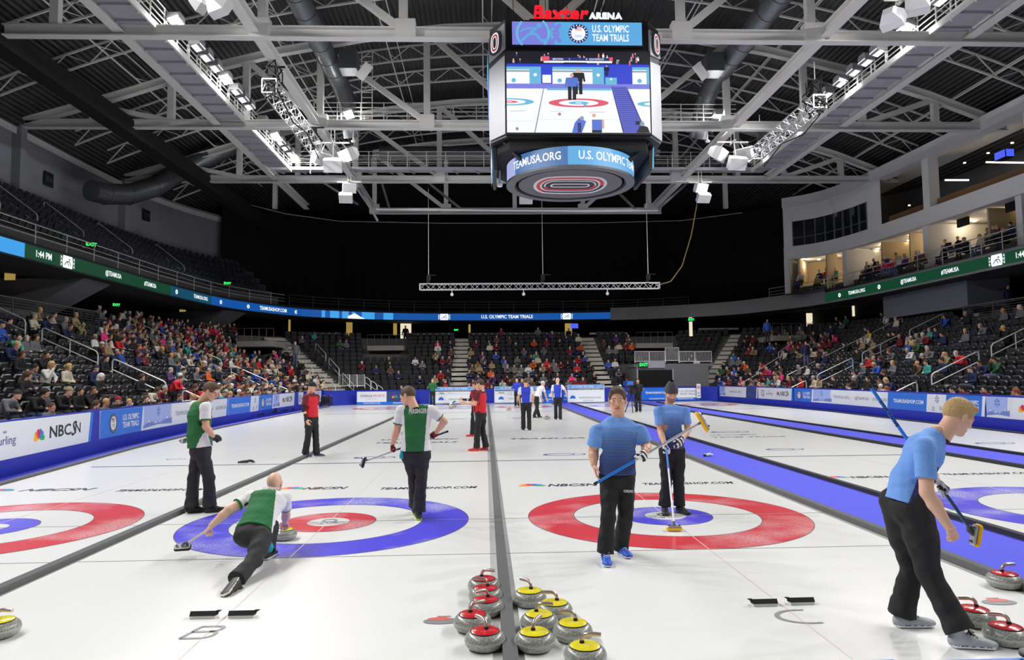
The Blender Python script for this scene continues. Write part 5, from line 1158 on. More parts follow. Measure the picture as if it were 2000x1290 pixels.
tag(su_sweep([(o_(.5), 12.2), (o_(.5), 12.8)], sw1, SL).build('bar_front', m_wood), 'brown wooden wall strip inside the open upper suite level', 'panel')
m_dl = mat('downlight', (255, 226, 170), .5, emit=18)
def glow(x, y, z, lab, cat='light', r=.11, m=m_dl, nm='ceiling_downlight'):
    b = MB(); b.lathe([(0, 0), (r, 0), (r, .05), (0, .05)], 12); return tag(b.build(nm, m, loc=(x, y, z)), lab, cat)
k = 0
ORD = 'first second third fourth fifth sixth seventh eighth ninth tenth eleventh twelfth thirteenth fourteenth fifteenth sixteenth seventeenth eighteenth nineteenth twentieth'.split()
for u0 in (1568, 1590, 1668, 1690, 1722, 1745, 1778, 1792, 1840, 1868, 1935, 1965):
    s0 = su_s(u0, 11.2, o_(1.6)); (x, y), n = su(s0, o_(1.6+(k % 2)*1.2)); glow(x, y, 11.34, 'small warm downlight in the lower suite ceilings, %s from the left' % ORD[k]); k += 1
for i, u0 in enumerate((1575, 1630, 1675, 1725, 1775, 1830, 1885, 1945)):
    s0 = su_s(u0, 10.5, o_(2)); (x, y), n = su(s0, o_(2.2)); point('suite_lamp', (x, y, 10.9), 26 if i not in (4, 7) else 8)
for i, (u, v, lab) in enumerate(((1633, 527, 'far left'), (1727, 509, 'second'), (1802, 493, 'third, in the dark box'), (1860, 469, 'fourth'), (1977, 432, 'rightmost'))):
    p = at(u, v, x=30.8); glow(p.x, p.y, p.z, 'round warm wall lamp in the suites, %s' % lab, r=.14, nm='wall_lamp')
for i, (u, v) in enumerate(((1849, 287), (1884, 319), (1930, 300), (1977, 280), (1776, 402), (1656, 423), (1687, 413))):
    p = at(u, v, x=30.5); glow(p.x, p.y, p.z, 'small downlight high in the upper suite level, %s' % ORD[i], r=.07)
for (u0, v0, u1, v1, lab) in ((1926, 317, 2000, 318, 'longer, at the right edge'), (1846, 352, 1892, 352, 'shorter')):
    a = at(u0, v0, y=40); c = at(u1, v1, y=40); b = MB(); b.bar(a, c, .08); tag(b.build('tube_light', mat('tube_lit', (255, 244, 220), .5, emit=3)), 'bright straight tube light in the upper suite level, %s' % lab, 'light')
p = at(1961, 303, x=30); o = MB().box((0, 0, 0), (.5, .9, .5)).build('suite_television', m_dark, loc=p); b = MB(); b.box((-.26, 0, 0), (.01, .8, .42)); b.box((0, -.46, 0), (.46, .01, .42)); b.build('picture', mat('tv_blue', (70, 90, 230), .5, emit=1.2), o); tag(o, 'television with a blue picture hanging in the upper suite level', 'television')
for i, (u, v) in enumerate(((1881, 433), (1978, 402), (1682, 503), (1701, 495), (1552, 526))):
    p = at(u, v, x=29.6); o = MB().box((0, 0, 0), (.12, 1.0 if i < 3 else .35, .58)).build('hanging_television', m_dark, loc=p); MB().bar((0, 0, .25), (0, 0, 1.2), .05).build('hanging_rod', m_dark, o); tag(o, 'dark television hanging from the lower suite ceiling, %s from the near end' % ('second', 'nearest', 'third', 'fourth', 'fifth')[i] if i else 'dark television hanging in the lower suites below the broad column', 'television')
for i, (u, v, lab) in enumerate(((1838, 476, 'right of the broad column'), (1552, 545, 'at the far end of the suites'), (1683, 530, 'in the middle suite'))):
    p = at(u, v, x=31.4 if i != 1 else 27.2); o = MB().box((0, 0, 0), (.08, 1.1, 1.0)).build('framed_picture', m_dark, loc=p); MB().box((-.05, 0, 0), (.02, .9, .8)).build('print', m_gry, o); tag(o, 'dark framed picture on the suite wall %s' % lab, 'picture')
for x0, y0, x1, y1, lab in ((27.2, 44, 28.8, 42.5, 'a'),):
    pass
for i, (u, lab) in enumerate(((1630, 'farthest'), (1700, 'second'), (1770, 'third'), (1850, 'fourth'), (1940, 'nearest'))):
    s0 = su_s(u, 9.2); (x, y), n = su(s0, o_(-.7)); (x2, y2), _ = su(s0+.2, o_(2.6)); rail_obj([(x, y, 8.35), (x2, y2, 9.3)], 'slanting steel handrail between the suite seats, %s' % lab, mid=0)
# ============================================================ FIELD MODELLER (smooth union of rounded shapes -> one mesh)
class Field:
    def __init__(s, lo, hi, res):
        s.lo = np.array(lo, float); s.res = res; s.n = np.maximum(2, np.ceil((np.array(hi)-s.lo)/res).astype(int)+1)
        s.d = np.full(tuple(s.n), 1.0, np.float32); s.ax = [s.lo[i]+res*np.arange(s.n[i]) for i in range(3)]
    def _reg(s, lo, hi):
        i0 = np.clip(np.floor((np.array(lo)-s.lo)/s.res).astype(int), 0, s.n-1); i1 = np.clip(np.ceil((np.array(hi)-s.lo)/s.res).astype(int)+1, 1, s.n)
        sl = tuple(slice(a, b) for a, b in zip(i0, i1)); g = np.stack(np.meshgrid(*[s.ax[i][sl[i]] for i in range(3)], indexing='ij'), -1); return sl, g
    def _op(s, sl, q, k, mode):
        d = s.d[sl]
        if mode == 'add': h = np.clip(.5+.5*(q-d)/k, 0, 1); s.d[sl] = q+(d-q)*h-k*h*(1-h)
        elif mode == 'sub': h = np.clip(.5-.5*(-q-d)/k, 0, 1); s.d[sl] = d*(h)+(-q)*(1-h)+k*h*(1-h)
    def cone(s, a, b, ra, rb, k=.02, mode='add'):
        a = np.array(a, float); b = np.array(b, float); m = max(ra, rb)+k*1.5+s.res*2
        sl, g = s._reg(np.minimum(a, b)-m, np.maximum(a, b)+m)
        if 0 in g.shape: return
        ba = b-a; L2 = max(ba @ ba, 1e-9); e = g-a; t = np.clip(e @ ba/L2, 0, 1); q = np.linalg.norm(e-t[..., None]*ba, axis=-1)-(ra+(rb-ra)*t); s._op(sl, q, k, mode)
    def econe(s, a, b, wa, wb, side, k=.03, mode='add'):
        """elliptic section: wa=(wide,thin) at a, wb at b; side = wide direction"""
        a = np.array(a, float); b = np.array(b, float); m = max(wa+wb)+k*1.5+s.res*2; sl, g = s._reg(np.minimum(a, b)-m, np.maximum(a, b)+m)
        if 0 in g.shape: return
        ba = b-a; L = max(np.linalg.norm(ba), 1e-6); x = ba/L; u = np.array(side, float); u = u-x*(u @ x); u /= np.linalg.norm(u); n = np.cross(x, u)
        e = g-a; t = np.clip(e @ ba/L**2, 0, 1); W = wa[0]+(wb[0]-wa[0])*t; T = wa[1]+(wb[1]-wa[1])*t; r = e-t[..., None]*ba
        q = (np.sqrt((r @ u/W)**2+(r @ n/T)**2+(r @ x/T)**2)-1)*T; s._op(sl, q, k, mode)
    def ell(s, c, r, R=None, k=.015, mode='add'):
        c = np.array(c, float); r = np.array(r, float); m = r.max()+k*1.5+s.res*2; sl, g = s._reg(c-m, c+m)
        if 0 in g.shape: return
        e = g-c
        if R is not None: e = e @ np.array(R)
        q = (np.linalg.norm(e/r, axis=-1)-1)*r.min(); s._op(sl, q, k, mode)
    def plane_cut(s, p, n, k=.004):
        """keep the side n points to"""
        g = np.stack(np.meshgrid(*s.ax, indexing='ij'), -1); q = -((g-np.array(p)) @ np.array(n)); s.d = np.maximum(s.d, q).astype(np.float32)
    def cut(s, p, n, rad):
        """cut flat beyond p along n, only near p"""
        p = np.array(p, float); n = np.array(n, float); n = n/np.linalg.norm(n); sl, g = s._reg(p-rad, p+rad)
        if 0 in g.shape: return
        e = g-p; h = e @ n; m = (np.linalg.norm(e, axis=-1) < rad); s.d[sl] = np.where(m, np.maximum(s.d[sl], h), s.d[sl])
    def wrinkle(s, amp, freq, seed=0, stretch=(1, 1, 1)):
        rs = np.random.RandomState(seed); g = np.meshgrid(*s.ax, indexing='ij'); w_ = 0
        for _ in range(5):
            k = rs.normal(size=3)*freq*np.array(stretch); w_ = w_+np.sin(g[0]*k[0]+g[1]*k[1]+g[2]*k[2]+rs.uniform(0, 6.28))
        s.d = (s.d+amp*w_/2).astype(np.float32)
    def mesh(s):
        d = s.d; neg = d < 0; nx, ny, nz = d.shape; cnt = np.zeros((nx-1, ny-1, nz-1), np.int8); cor = [(i, j, k) for i in (0, 1) for j in (0, 1) for k in (0, 1)]
        for i, j, k in cor: cnt += neg[i:nx-1+i, j:ny-1+j, k:nz-1+k]
        act = (cnt > 0) & (cnt < 8); idx = np.argwhere(act); N = len(idx)
        if N == 0: return np.zeros((0, 3)), []
        vid = np.full(act.shape, -1, np.int32); vid[act] = np.arange(N); V = {c: d[idx[:, 0]+c[0], idx[:, 1]+c[1], idx[:, 2]+c[2]] for c in cor}
        acc = np.zeros((N, 3)); num = np.zeros(N)
        for c in cor:
            for ax in range(3):
                if c[ax]: continue
                c2 = list(c); c2[ax] = 1; a, b = V[c], V[tuple(c2)]; m = (a < 0) != (b < 0); t = np.where(m, a/np.where(a == b, 1, a-b), 0)
                p = np.array(c, float)[None, :].repeat(N, 0); p[:, ax] += t; acc[m] += p[m]; num[m] += 1
        P = s.lo+(idx+acc/num[:, None])*s.res; F = []
        for ax in range(3):
            o1, o2 = [(1, 2), (2, 0), (0, 1)][ax]; sl0 = [slice(None)]*3; sl1 = [slice(None)]*3; sl0[ax] = slice(0, -1); sl1[ax] = slice(1, None)
            a = neg[tuple(sl0)]; b = neg[tuple(sl1)]; e = np.argwhere(a != b); e = e[(e[:, o1] > 0) & (e[:, o2] > 0) & (e[:, o1] < d.shape[o1]-1) & (e[:, o2] < d.shape[o2]-1)]
            if not len(e): continue
            q = []
            for da, db in ((0, 0), (1, 0), (1, 1), (0, 1)): c = e.copy(); c[:, o1] -= da; c[:, o2] -= db; q.append(vid[c[:, 0], c[:, 1], c[:, 2]])
            q = np.stack(q, 1); fl = a[e[:, 0], e[:, 1], e[:, 2]]; q[~fl] = q[~fl][:, ::-1]; F.append(q)
        return P, np.concatenate(F)
def np_mesh(name, parts, mats, parent=None, smooth=True, loc=None):
    """parts: list of (verts Nx3, quads Mx4, material index array or int)"""
    V = []; Fs = []; MI = []; n = 0
    for v, f, mi in parts:
        if len(v) == 0: continue
        V.append(v); Fs.append(np.asarray(f)+n); MI.append(np.full(len(f), mi) if np.isscalar(mi) else mi); n += len(v)
    V = np.concatenate(V); Fs = np.concatenate(Fs); MI = np.concatenate(MI); me = bpy.data.meshes.new(name)
    me.vertices.add(len(V)); me.vertices.foreach_set('co', V.astype(np.float32).ravel()); me.loops.add(Fs.size); me.loops.foreach_set('vertex_index', Fs.astype(np.int32).ravel())
    me.polygons.add(len(Fs)); me.polygons.foreach_set('loop_start', np.arange(0, Fs.size, Fs.shape[1], dtype=np.int32))
    for m in mats: me.materials.append(m)
    me.polygons.foreach_set('material_index', MI.astype(np.int32)); me.polygons.foreach_set('use_smooth', np.full(len(Fs), smooth)); me.update(calc_edges=True)
    o = bpy.data.objects.new(name, me); COL.objects.link(o); o.parent = parent
    if loc is not None: o.location = loc
    return o
def cen(v, f): return v[np.asarray(f)].mean(1)
# ---------------- head template (forward +y, up +z, right +x)
_hc = {}
def head_geo(res=.0045, beard=0):
    if (res, beard) in _hc: return _hc[(res, beard)]
    f = Field((-.11, -.13, -.2), (.11, .14, .15), res)
    f.ell((0, -.012, .032), (.077, .097, .09), k=.02); f.ell((0, .03, -.03), (.060, .062, .078), k=.025)
    f.ell((0, .048, -.08), (.042, .038, .030), k=.02); f.ell((0, .074, -.1), (.018, .018, .016), k=.02)
    for s in (-1, 1):
        f.cone((s*.053, -.002, -.05), (s*.022, .066, -.1), .018, .016, .02); f.ell((s*.043, .062, -.016), (.02, .02, .018), k=.02)
        f.ell((s*.079, -.006, -.004), (.009, .019, .031), k=.006); f.ell((s*.088, -.001, .0), (.006, .010, .018), k=.004, mode='sub')
    f.cone((-.034, .082, .026), (.034, .082, .026), .011, .011, .014)
    f.cone((0, .088, .02), (0, .113, -.022), .0075, .0115, .01)
    for s in (-1, 1):
        f.ell((s*.011, .103, -.027), (.008, .009, .007), k=.006); f.ell((s*.031, .1, .008), (.016, .014, .012), k=.012, mode='sub'); f.ell((s*.031, .079, .007), (.0135, .0125, .0125), k=.003)
        f.cone((s*.018, .088, .0165), (s*.044, .081, .0155), .0045, .0045, .005)
    f.cone((-.019, .089, -.057), (.019, .089, -.057), .006, .006, .008); f.cone((-.016, .090, -.070), (.016, .090, -.070), .0075, .0075, .008)
    f.cone((-.021, .098, -.0635), (.021, .098, -.0635), .0028, .0028, .003, 'sub')
    f.cone((0, -.022, -.05), (0, -.035, -.19), .057, .062, .03)
    v, q = f.mesh(); c = cen(v, q); mi = np.zeros(len(q), int); x, y, z = np.abs(c[:, 0]), c[:, 1], c[:, 2]
    eye = ((x-.031)**2+(y-.079)**2+(z-.007)**2 < .0146**2) & (y > .083) & (np.abs(z-.0055) < .0048); mi[eye] = 1
    mi[eye & ((x-.031)**2+(z-.006)**2 < .0058**2)] = 2
    mi[(x < .024) & (y > .084) & (z < -.0525) & (z > -.0755) & ((x/.025)**2+((z+.064)/.0115)**2 < 1)] = 3
    mi[(x > .014) & (x < .048) & (z > .027-(x-.02)*.12) & (z < .0325-(x-.02)*.14) & (y > .068)] = 4
    if beard: mi[(mi == 0) & (z < -.038-.0*y) & (z > -.125) & (y > .01+.25*(z+.1)) & ~((x < .03) & (z > -.047) & (y > .1)) & (z < -.045+.5*np.maximum(0, .085-y))] = 5
    _hc[(res, beard)] = (v, q, mi); return v, q, mi
def hair_geo(style, res=.0055, seed=1):
    f = Field((-.12, -.14, -.13), (.12, .14, .17), res); e = {'short': .009, 'buzz': .004, 'full': .0115, 'long': .016, 'cap': .012, 'beanie': .016}[style]
    f.ell((0, -.012, .032), (.077+e*(.55 if style in ('short', 'full') else 1), .097+e*.8, .09+e*1.15), k=.01)
    if style == 'full': f.ell((0, .06, .098), (.052, .04, .026), k=.025)
    if style == 'beanie': f.ell((0, -.02, .11), (.06, .065, .06), k=.03); f.cone((0, -.02, .12), (0, -.03, .155), .035, .025, .03)
    if style in ('short', 'buzz', 'full'):
        f.wrinkle(.0018 if style != 'full' else .0024, 300, seed, (1, .6, 1)); f.plane_cut((0, .03, .002), (0, -.38, .925)); f.ell((0, .128, .002), (.11, .084, .096), k=.004, mode='sub')
        for q_ in (-1, 1): f.ell((q_*.09, .002, -.012), (.03, .023, .036), k=.004, mode='sub'); f.ell((q_*.085, .088, .0), (.035, .045, .06), k=.004, mode='sub')
    elif style == 'long':
        f.cone((0, -.07, 0), (0, -.09, -.16), .07, .06, .03); f.plane_cut((0, .084, .06), (0, -.9, .43)); f.wrinkle(.002, 200, seed, (1, 1, .3))
    else:
        f.plane_cut((0, .09, .036 if style == 'cap' else .03), (0, -.16, .98)); f.wrinkle(.0008, 300, seed)
        if style == 'cap': f.econe((0, .085, .05), (0, .145, .035), (.06, .006), (.045, .005), (1, 0, 0), .01)
    return f.mesh()
# ---------------- hand template: wrist at origin, fingers +x, thumb +y, back of hand +z (right hand)
_hg = {}
def hand_geo(curl=(20, 25, 18), res=.0042, inf=0., spread=1., thumb=0.):
    key = (curl, res, inf, spread, thumb)
    if key in _hg: return _hg[key]
    f = Field((-.05, -.08, -.11), (.21, .1, .05), res); f.econe((-.03, 0, 0), (.03, 0, 0), (.027+inf, .021+inf), (.033+inf, .017+inf), (0, 1, 0), .015)
    f.econe((.03, 0, 0), (.082, 0, -.001), (.036+inf, .015+inf), (.041+inf, .0125+inf), (0, 1, 0), .012)
    for i, (y, L, r) in enumerate(((.031, .074, .0096), (.0105, .083, .0098), (-.0105, .077, .0094), (-.031, .060, .0084))):
        p = np.array((.086-.004*abs(i-1), y, -.001)); a = 0; sp = math.radians((1.5-i)*4*spread); cc = [c*(1+.06*i) for c in curl]
        for j, fr in enumerate((.46, .30, .24)):
            a += math.radians(cc[j]); dvec = np.array((math.cos(a)*math.cos(sp), math.cos(a)*math.sin(sp), -math.sin(a))); q = p+dvec*L*fr; f.cone(p, q, r*(1-.08*j)+inf, r*(.94-.1*j)+inf, .003); p = q
    p = np.array((.022, .026, -.008)); a = thumb; d1 = np.array((.62, .70-.4*a, -.36-.5*a)); d1 /= np.linalg.norm(d1); q = p+d1*.046; f.cone(p, q, .0155+inf, .0115+inf, .008)
    d2 = np.array((.85, .35-.5*a, -.42-.6*a)); d2 /= np.linalg.norm(d2); q2 = q+d2*.03; f.cone(q, q2, .011+inf, .0095+inf, .004); f.cone(q2, q2+d2*.022, .0095+inf, .008+inf, .004)
    v, q = f.mesh(); _hg[key] = (v, q); return v, q
CURL = {'relax': ((18, 24, 16), 0, 1.), 'spread': ((8, 14, 10), -.1, 2.2), 'fist': ((72, 88, 55), .7, .3), 'grip': ((62, 72, 48), .75, .4)}
def basis(fwd, up):
    y = np.array(fwd, float); y /= np.linalg.norm(y); z = np.array(up, float); z = z-y*(z @ y); z /= np.linalg.norm(z); x = np.cross(y, z); return np.stack([x, y, z], 1)   # columns
# ---------------- shoes
def shoe_geo(res=.006, s=1.):
    f = Field((-.12, -.08, -.02), (.24, .08, .17), res)
    f.econe((-.055, 0, .045), (.03, 0, .05), (.036, .045), (.040, .045), (0, 1, 0), .02); f.econe((.03, 0, .045), (.13, .0, .032), (.042, .04), (.046, .03), (0, 1, 0), .02); f.ell((.155, 0, .028), (.05, .042, .026), k=.02)
    f.cone((-.04, 0, .06), (-.04, 0, .13), .04, .042, .02); v0 = None
    f.plane_cut((0, 0, .006), (0, 0, 1)); f.econe((-.065, 0, .012), (.165, 0, .012), (.04, .011), (.047, .011), (0, 1, 0), .004)
    v, q = f.mesh(); c = cen(v, q); mi = np.zeros(len(q), int); mi[c[:, 2] < .022] = 1; mi[(c[:, 2] >= .022) & (c[:, 2] < .027)] = 2; mi[c[:, 2] < .008] = 3; return v, q, mi
_sg = {}
def laces_mb():
    b = MB()
    for k in range(5):
        x = .035+.022*k; z = .098-.0145*k; b.tube([(x, -.026, z-.008), (x+.006, 0, z+.004), (x+.016, .026, z-.012)], .0035, 5); b.tube([(x, .026, z-.008), (x+.006, 0, z+.004), (x+.016, -.026, z-.012)], .0035, 5)
    for s in (-1, 1): b.tube([(.03, 0, .104), (.035, s*.02, .118), (.05, s*.032, .108), (.04, s*.012, .102)], .003, 5)
    return b
m_skin = mat('skin', (222, 172, 148), .5, var=.05, vscale=20); m_eyew = mat('eye_white', (225, 220, 215), .25); m_iris = mat('eye_iris', (52, 44, 40), .2); m_lip = mat('lips', (186, 112, 104), .45)
def skinset(c, brow, beard=(120, 92, 76)):
    k = '%s%s' % (c, brow); return [mat('skin'+k, c, .5, var=.06, vscale=25, bump=.05, bscale=200), m_eyew, m_iris, mat('lips'+k, tuple(int(a*.82) for a in c[:1])+tuple(int(a*.68) for a in c[1:]), .45), mat('brow'+k, brow, .8), mat('stubble'+k, beard, .8, var=.2, vscale=90)]
def human(J, label, skin, top, bottom, hair=('short', (80, 60, 44)), res=.009, S=1., hands=(None, None), shoe=((40, 40, 44), (235, 235, 235), (30, 30, 34)), fat=1., hem=.085, beard=0, sleeves=.55, undersleeve=None, laces=None, group=None, torso=(.17, .12), wr=1., classify=None, headscale=1., cat='person', top_name='shirt', hres=.0045, glove_names=('glove', 'glove'), thigh=.098, shoeS=1., hemcut=.025, hemz=.0):
    """J: joints in world coordinates. a-side = person's LEFT, b-side = person's RIGHT"""
    root = J['root']; r = empty('person', root, label=label, cat=cat, group=group); O = np.array(root)
    g = {k: (np.array(v, float)-O) for k, v in J.items() if k not in ('look', 'up', 'toeL', 'toeR', 'hdL', 'hdR', 'side', 'hside')}
    side = g['shR']-g['shL']; side = side/np.linalg.norm(side); hs = np.array(J['hside']) if 'hside' in J else side; hs = hs/np.linalg.norm(hs)
    hipL = g.get('hipL', g['pelvis']-hs*.085*S); hipR = g.get('hipR', g['pelvis']+hs*.085*S); pts = np.stack(list(g.values())); lo = pts.min(0)-.22; hi = pts.max(0)+.22
    # ---- skin body
    f = Field(lo, hi, res*1.15)
    f.econe(g['pelvis'], g['waist'], (.13*S, .085*S), (.12*S, .08*S), hs, .04); f.econe(g['waist'], g['chest'], (.12*S, .08*S), (.14*S, .095*S), side, .04); f.cone(g['chest'], g['neck'], .07, .055, .03)
    for L, R_ in (('L', 0), ('R', 1)):
        f.cone(g['sh'+L], g['chest'], .05, .05, .03); f.cone(g['sh'+L], g['el'+L], .05*fat, .042*fat, .02); m = g['el'+L]*.65+g['wr'+L]*.35; f.cone(g['el'+L], m, .041*fat, .042*fat, .015); f.cone(m, g['wr'+L], .042*fat, .027*fat, .015)
        hp = hipL if L == 'L' else hipR; f.cone(hp, g['kn'+L], .07, .05, .03); f.cone(g['kn'+L], g['an'+L], .05, .035, .02)
    parts = [f.mesh()+(0,)]
    hv, hq, hm = head_geo(hres, beard); B = basis(J['look'], J.get('up', (0, 0, 1))); HS = S*headscale; parts.append((hv*HS @ B.T+g['head'], hq, hm))
    parts[0] = (parts[0][0], parts[0][1], 0)
    gl = []
    for side_, hd, nm in (('L', hands[0], J.get('hdL')), ('R', hands[1], J.get('hdR'))):
        pose, glove = (hd if hd else ('relax', None)); cu, th, sp = CURL[pose]; v, q = hand_geo(cu, max(.0042, res*.5), .0022 if glove else 0, sp, th); v = v.copy()*S; q = q.copy()
        if side_ == 'L': v[:, 1] *= -1; q = q[:, ::-1]
        fwd, dors = nm if nm else (g['wr'+side_]-g['el'+side_], side*(-1 if side_ == 'L' else 1)); x = np.array(fwd, float); x /= np.linalg.norm(x); z = np.array(dors, float); z = z-x*(z @ x); z /= np.linalg.norm(z); y = np.cross(z, x); R = np.stack([x, y, z], 1)
        w_ = v @ R.T+g['wr'+side_]
        if glove: gl.append((w_, q, glove, side_))
        else: parts.append((w_, q, 0))
    np_mesh('body', parts, skinset(*skin), r)
    for w_, q, glove, side_ in gl:
        c = cen(w_, q); mi = (np.sin(c[:, 0]*95+c[:, 1]*70+c[:, 2]*80) > .25).astype(int); np_mesh('glove', [(w_, q, mi)], [mat('glove%s' % (c_,), c_, .7) for c_ in glove], r)
    # ---- hair
    if hair:
        v, q = hair_geo(hair[0], res=max(.0055, hres)); c_ = hair[1]; nm = 'hair' if hair[0] not in ('cap', 'beanie') else ('cap' if hair[0] == 'cap' else 'knit_hat')
        np_mesh(nm, [(v*HS @ B.T+g['head'], q, 0)], [mat('%s%s' % (nm, c_), c_, .85 if nm != 'hair' else .6, var=.25, vscale=60, bump=.5, bscale=140)], r)
    # ---- trousers
    f = Field((lo[0], lo[1], -.02), (hi[0], hi[1], g['waist'][2]+.12), res); f.econe(g['pelvis']-(g['waist']-g['pelvis'])*.15, g['pelvis']*.5+g['waist']*.5, (torso[0]*.96*S*wr, torso[1]*.98*S*wr), (torso[0]*.82*S*wr, torso[1]*.84*S*wr), hs, .03)
    for L, hp in (('L', hipL), ('R', hipR)):
        kn, an = g['kn'+L], g['an'+L]; f.cone(hp, hp*.5+kn*.5, thigh*S*wr, (thigh-.012)*S, .035); f.cone(hp*.5+kn*.5, kn, (thigh-.012)*S, .074*S, .03); f.cone(kn, kn*.45+an*.55, .074*S, .074*S, .02); f.cone(kn*.45+an*.55, an+(an-kn)/np.linalg.norm(an-kn)*.06, .073*S, hem*S, .02)
    f.wrinkle(.0035, 26, 3, (1, 1, 1.6)); f.wrinkle(.0012, 70, 4, (1, 1, 1.4))
    for L in 'LR': kn, an = g['kn'+L], g['an'+L]; dr = (an-kn)/np.linalg.norm(an-kn); f.cut(an+dr*hemcut, dr, .21)
    v, q = f.mesh(); np_mesh('trousers', [(v, q, 0)], [bottom], r)
    # ---- shirt
    f = Field(lo, hi, res); T0, T1 = torso; hemp = g['pelvis']*.72+g['waist']*.28; hx = (g['pelvis']-g['waist'])/np.linalg.norm(g['pelvis']-g['waist'])
    f.econe(hemp+hx*.05, g['waist'], (T0*1.06*S*wr, T1*1.1*S*wr), (T0*.90*S*wr, T1*.98*S*wr), hs*.6+side*.4, .03); f.econe(g['waist'], g['chest'], (T0*.90*S*wr, T1*.98*S*wr), (T0*1.05*S, T1*1.02*S), side, .04)
    up = (g['neck']-g['chest']); f.econe(g['chest'], g['chest']+up*.62, (T0*1.05*S, T1*1.02*S), (T0*.82*S, T1*.72*S), side, .04)
    for L in 'LR':
        s_, e_ = g['sh'+L], g['el'+L]; en = s_+(e_-s_)*sleeves*1.25 if sleeves < .8 else None
        f.cone(g['neck']*.7+g['chest']*.3, s_, .052*S, .052*S*fat, .04); f.cone(g['chest']+up*.25, s_, .075*S, .052*S, .05)
        if sleeves < .8: f.cone(s_, en+(en-s_)*.25, .060*S*fat, .064*S*fat, .03)
        else: f.cone(s_, e_, .062*S*fat, .052*S*fat, .03); f.cone(e_, g['wr'+L], .052*S*fat, .040*S*fat, .02)
    f.wrinkle(.0034, 26, 7); f.wrinkle(.0014, 65, 9); f.cut(hemp+hx*.035, hx, .3)
    if sleeves < .8:
        for L in 'LR': s_, e_ = g['sh'+L], g['el'+L]; dr = (e_-s_)/np.linalg.norm(e_-s_); f.cut(s_+(e_-s_)*sleeves*1.25, dr, .12)
    v, q = f.mesh(); c = cen(v, q)
    mi = np.zeros(len(q), int)
    if classify is not None:
        ax = g['chest']-g['pelvis']; axn = ax/np.linalg.norm(ax); fw = np.cross(axn, side); rel = c-g['pelvis']; info = dict(u=rel @ side, h=rel @ axn/np.linalg.norm(ax), w=rel @ fw, c=c)
        sl = np.zeros(len(q), bool); cuff = np.zeros(len(q), bool)
        for L in 'LR':
            s_, e_ = g['sh'+L], g['el'+L]; ba = e_-s_; t = (c-s_) @ ba/(ba @ ba); dd = np.linalg.norm(c-s_-np.clip(t, 0, 1)[:, None]*ba, axis=1); m = (t > -.25) & (dd < .078*S*fat); 
            if sleeves > .8: b2 = g['wr'+L]-e_; t2 = (c-e_) @ b2/(b2 @ b2); d2 = np.linalg.norm(c-e_-np.clip(t2, 0, 1)[:, None]*b2, axis=1); m |= (t2 > 0) & (d2 < .07)
            sl |= m; cuff |= m & (t > sleeves*1.25-.07)
        info['sleeve'] = sl; info['cuff'] = cuff; mi = classify(info)
    np_mesh(top_name, [(v, q, mi)], top if isinstance(top, list) else [top], r)
    if undersleeve:
        for L in undersleeve[0]:
            f = Field(np.minimum(g['el'+L], g['wr'+L])-.2, np.maximum(g['sh'+L], g['wr'+L])+.2, res); e_, w_ = g['el'+L], g['wr'+L]; f.cone(g['sh'+L]*.4+e_*.6, e_, .052*fat, .046*fat, .02); f.cone(e_, w_, .046*fat, .034*fat, .02); v, q = f.mesh(); np_mesh('long_sleeve', [(v, q, 0)], [undersleeve[1]], r)
    # ---- shoes
    key = res > .012
    if key not in _sg: _sg[key] = shoe_geo(.012 if key else .006)
    for L in 'LR':
        v, q, mi = _sg[key]; t = J['toe'+L]; fw = np.array(t[0], float); upv = np.array(t[1], float) if len(t) > 1 and not np.isscalar(t[1]) else np.array((0, 0, 1.)); x = fw/np.linalg.norm(fw); z = upv-x*(upv @ x); z /= np.linalg.norm(z); y = np.cross(z, x); R = np.stack([x, y, z], 1)
        base = np.array(g.get('ft'+L, (g['an'+L][0], g['an'+L][1], 0.0))); base = base+x*.03
        o = np_mesh('shoe', [(v*S*shoeS @ R.T+base, q, mi)], [mat('shoe%s' % (c_,), c_, .55) for c_ in (tuple(shoe)+(shoe[1],))[:4]], r)
        if laces:
            b = laces_mb(); b.v = [tuple((np.array(p)*S*shoeS) @ R.T+base) for p in b.v]; b.build('laces', mat('laces%s' % (laces,), laces, .8), o)
    return r
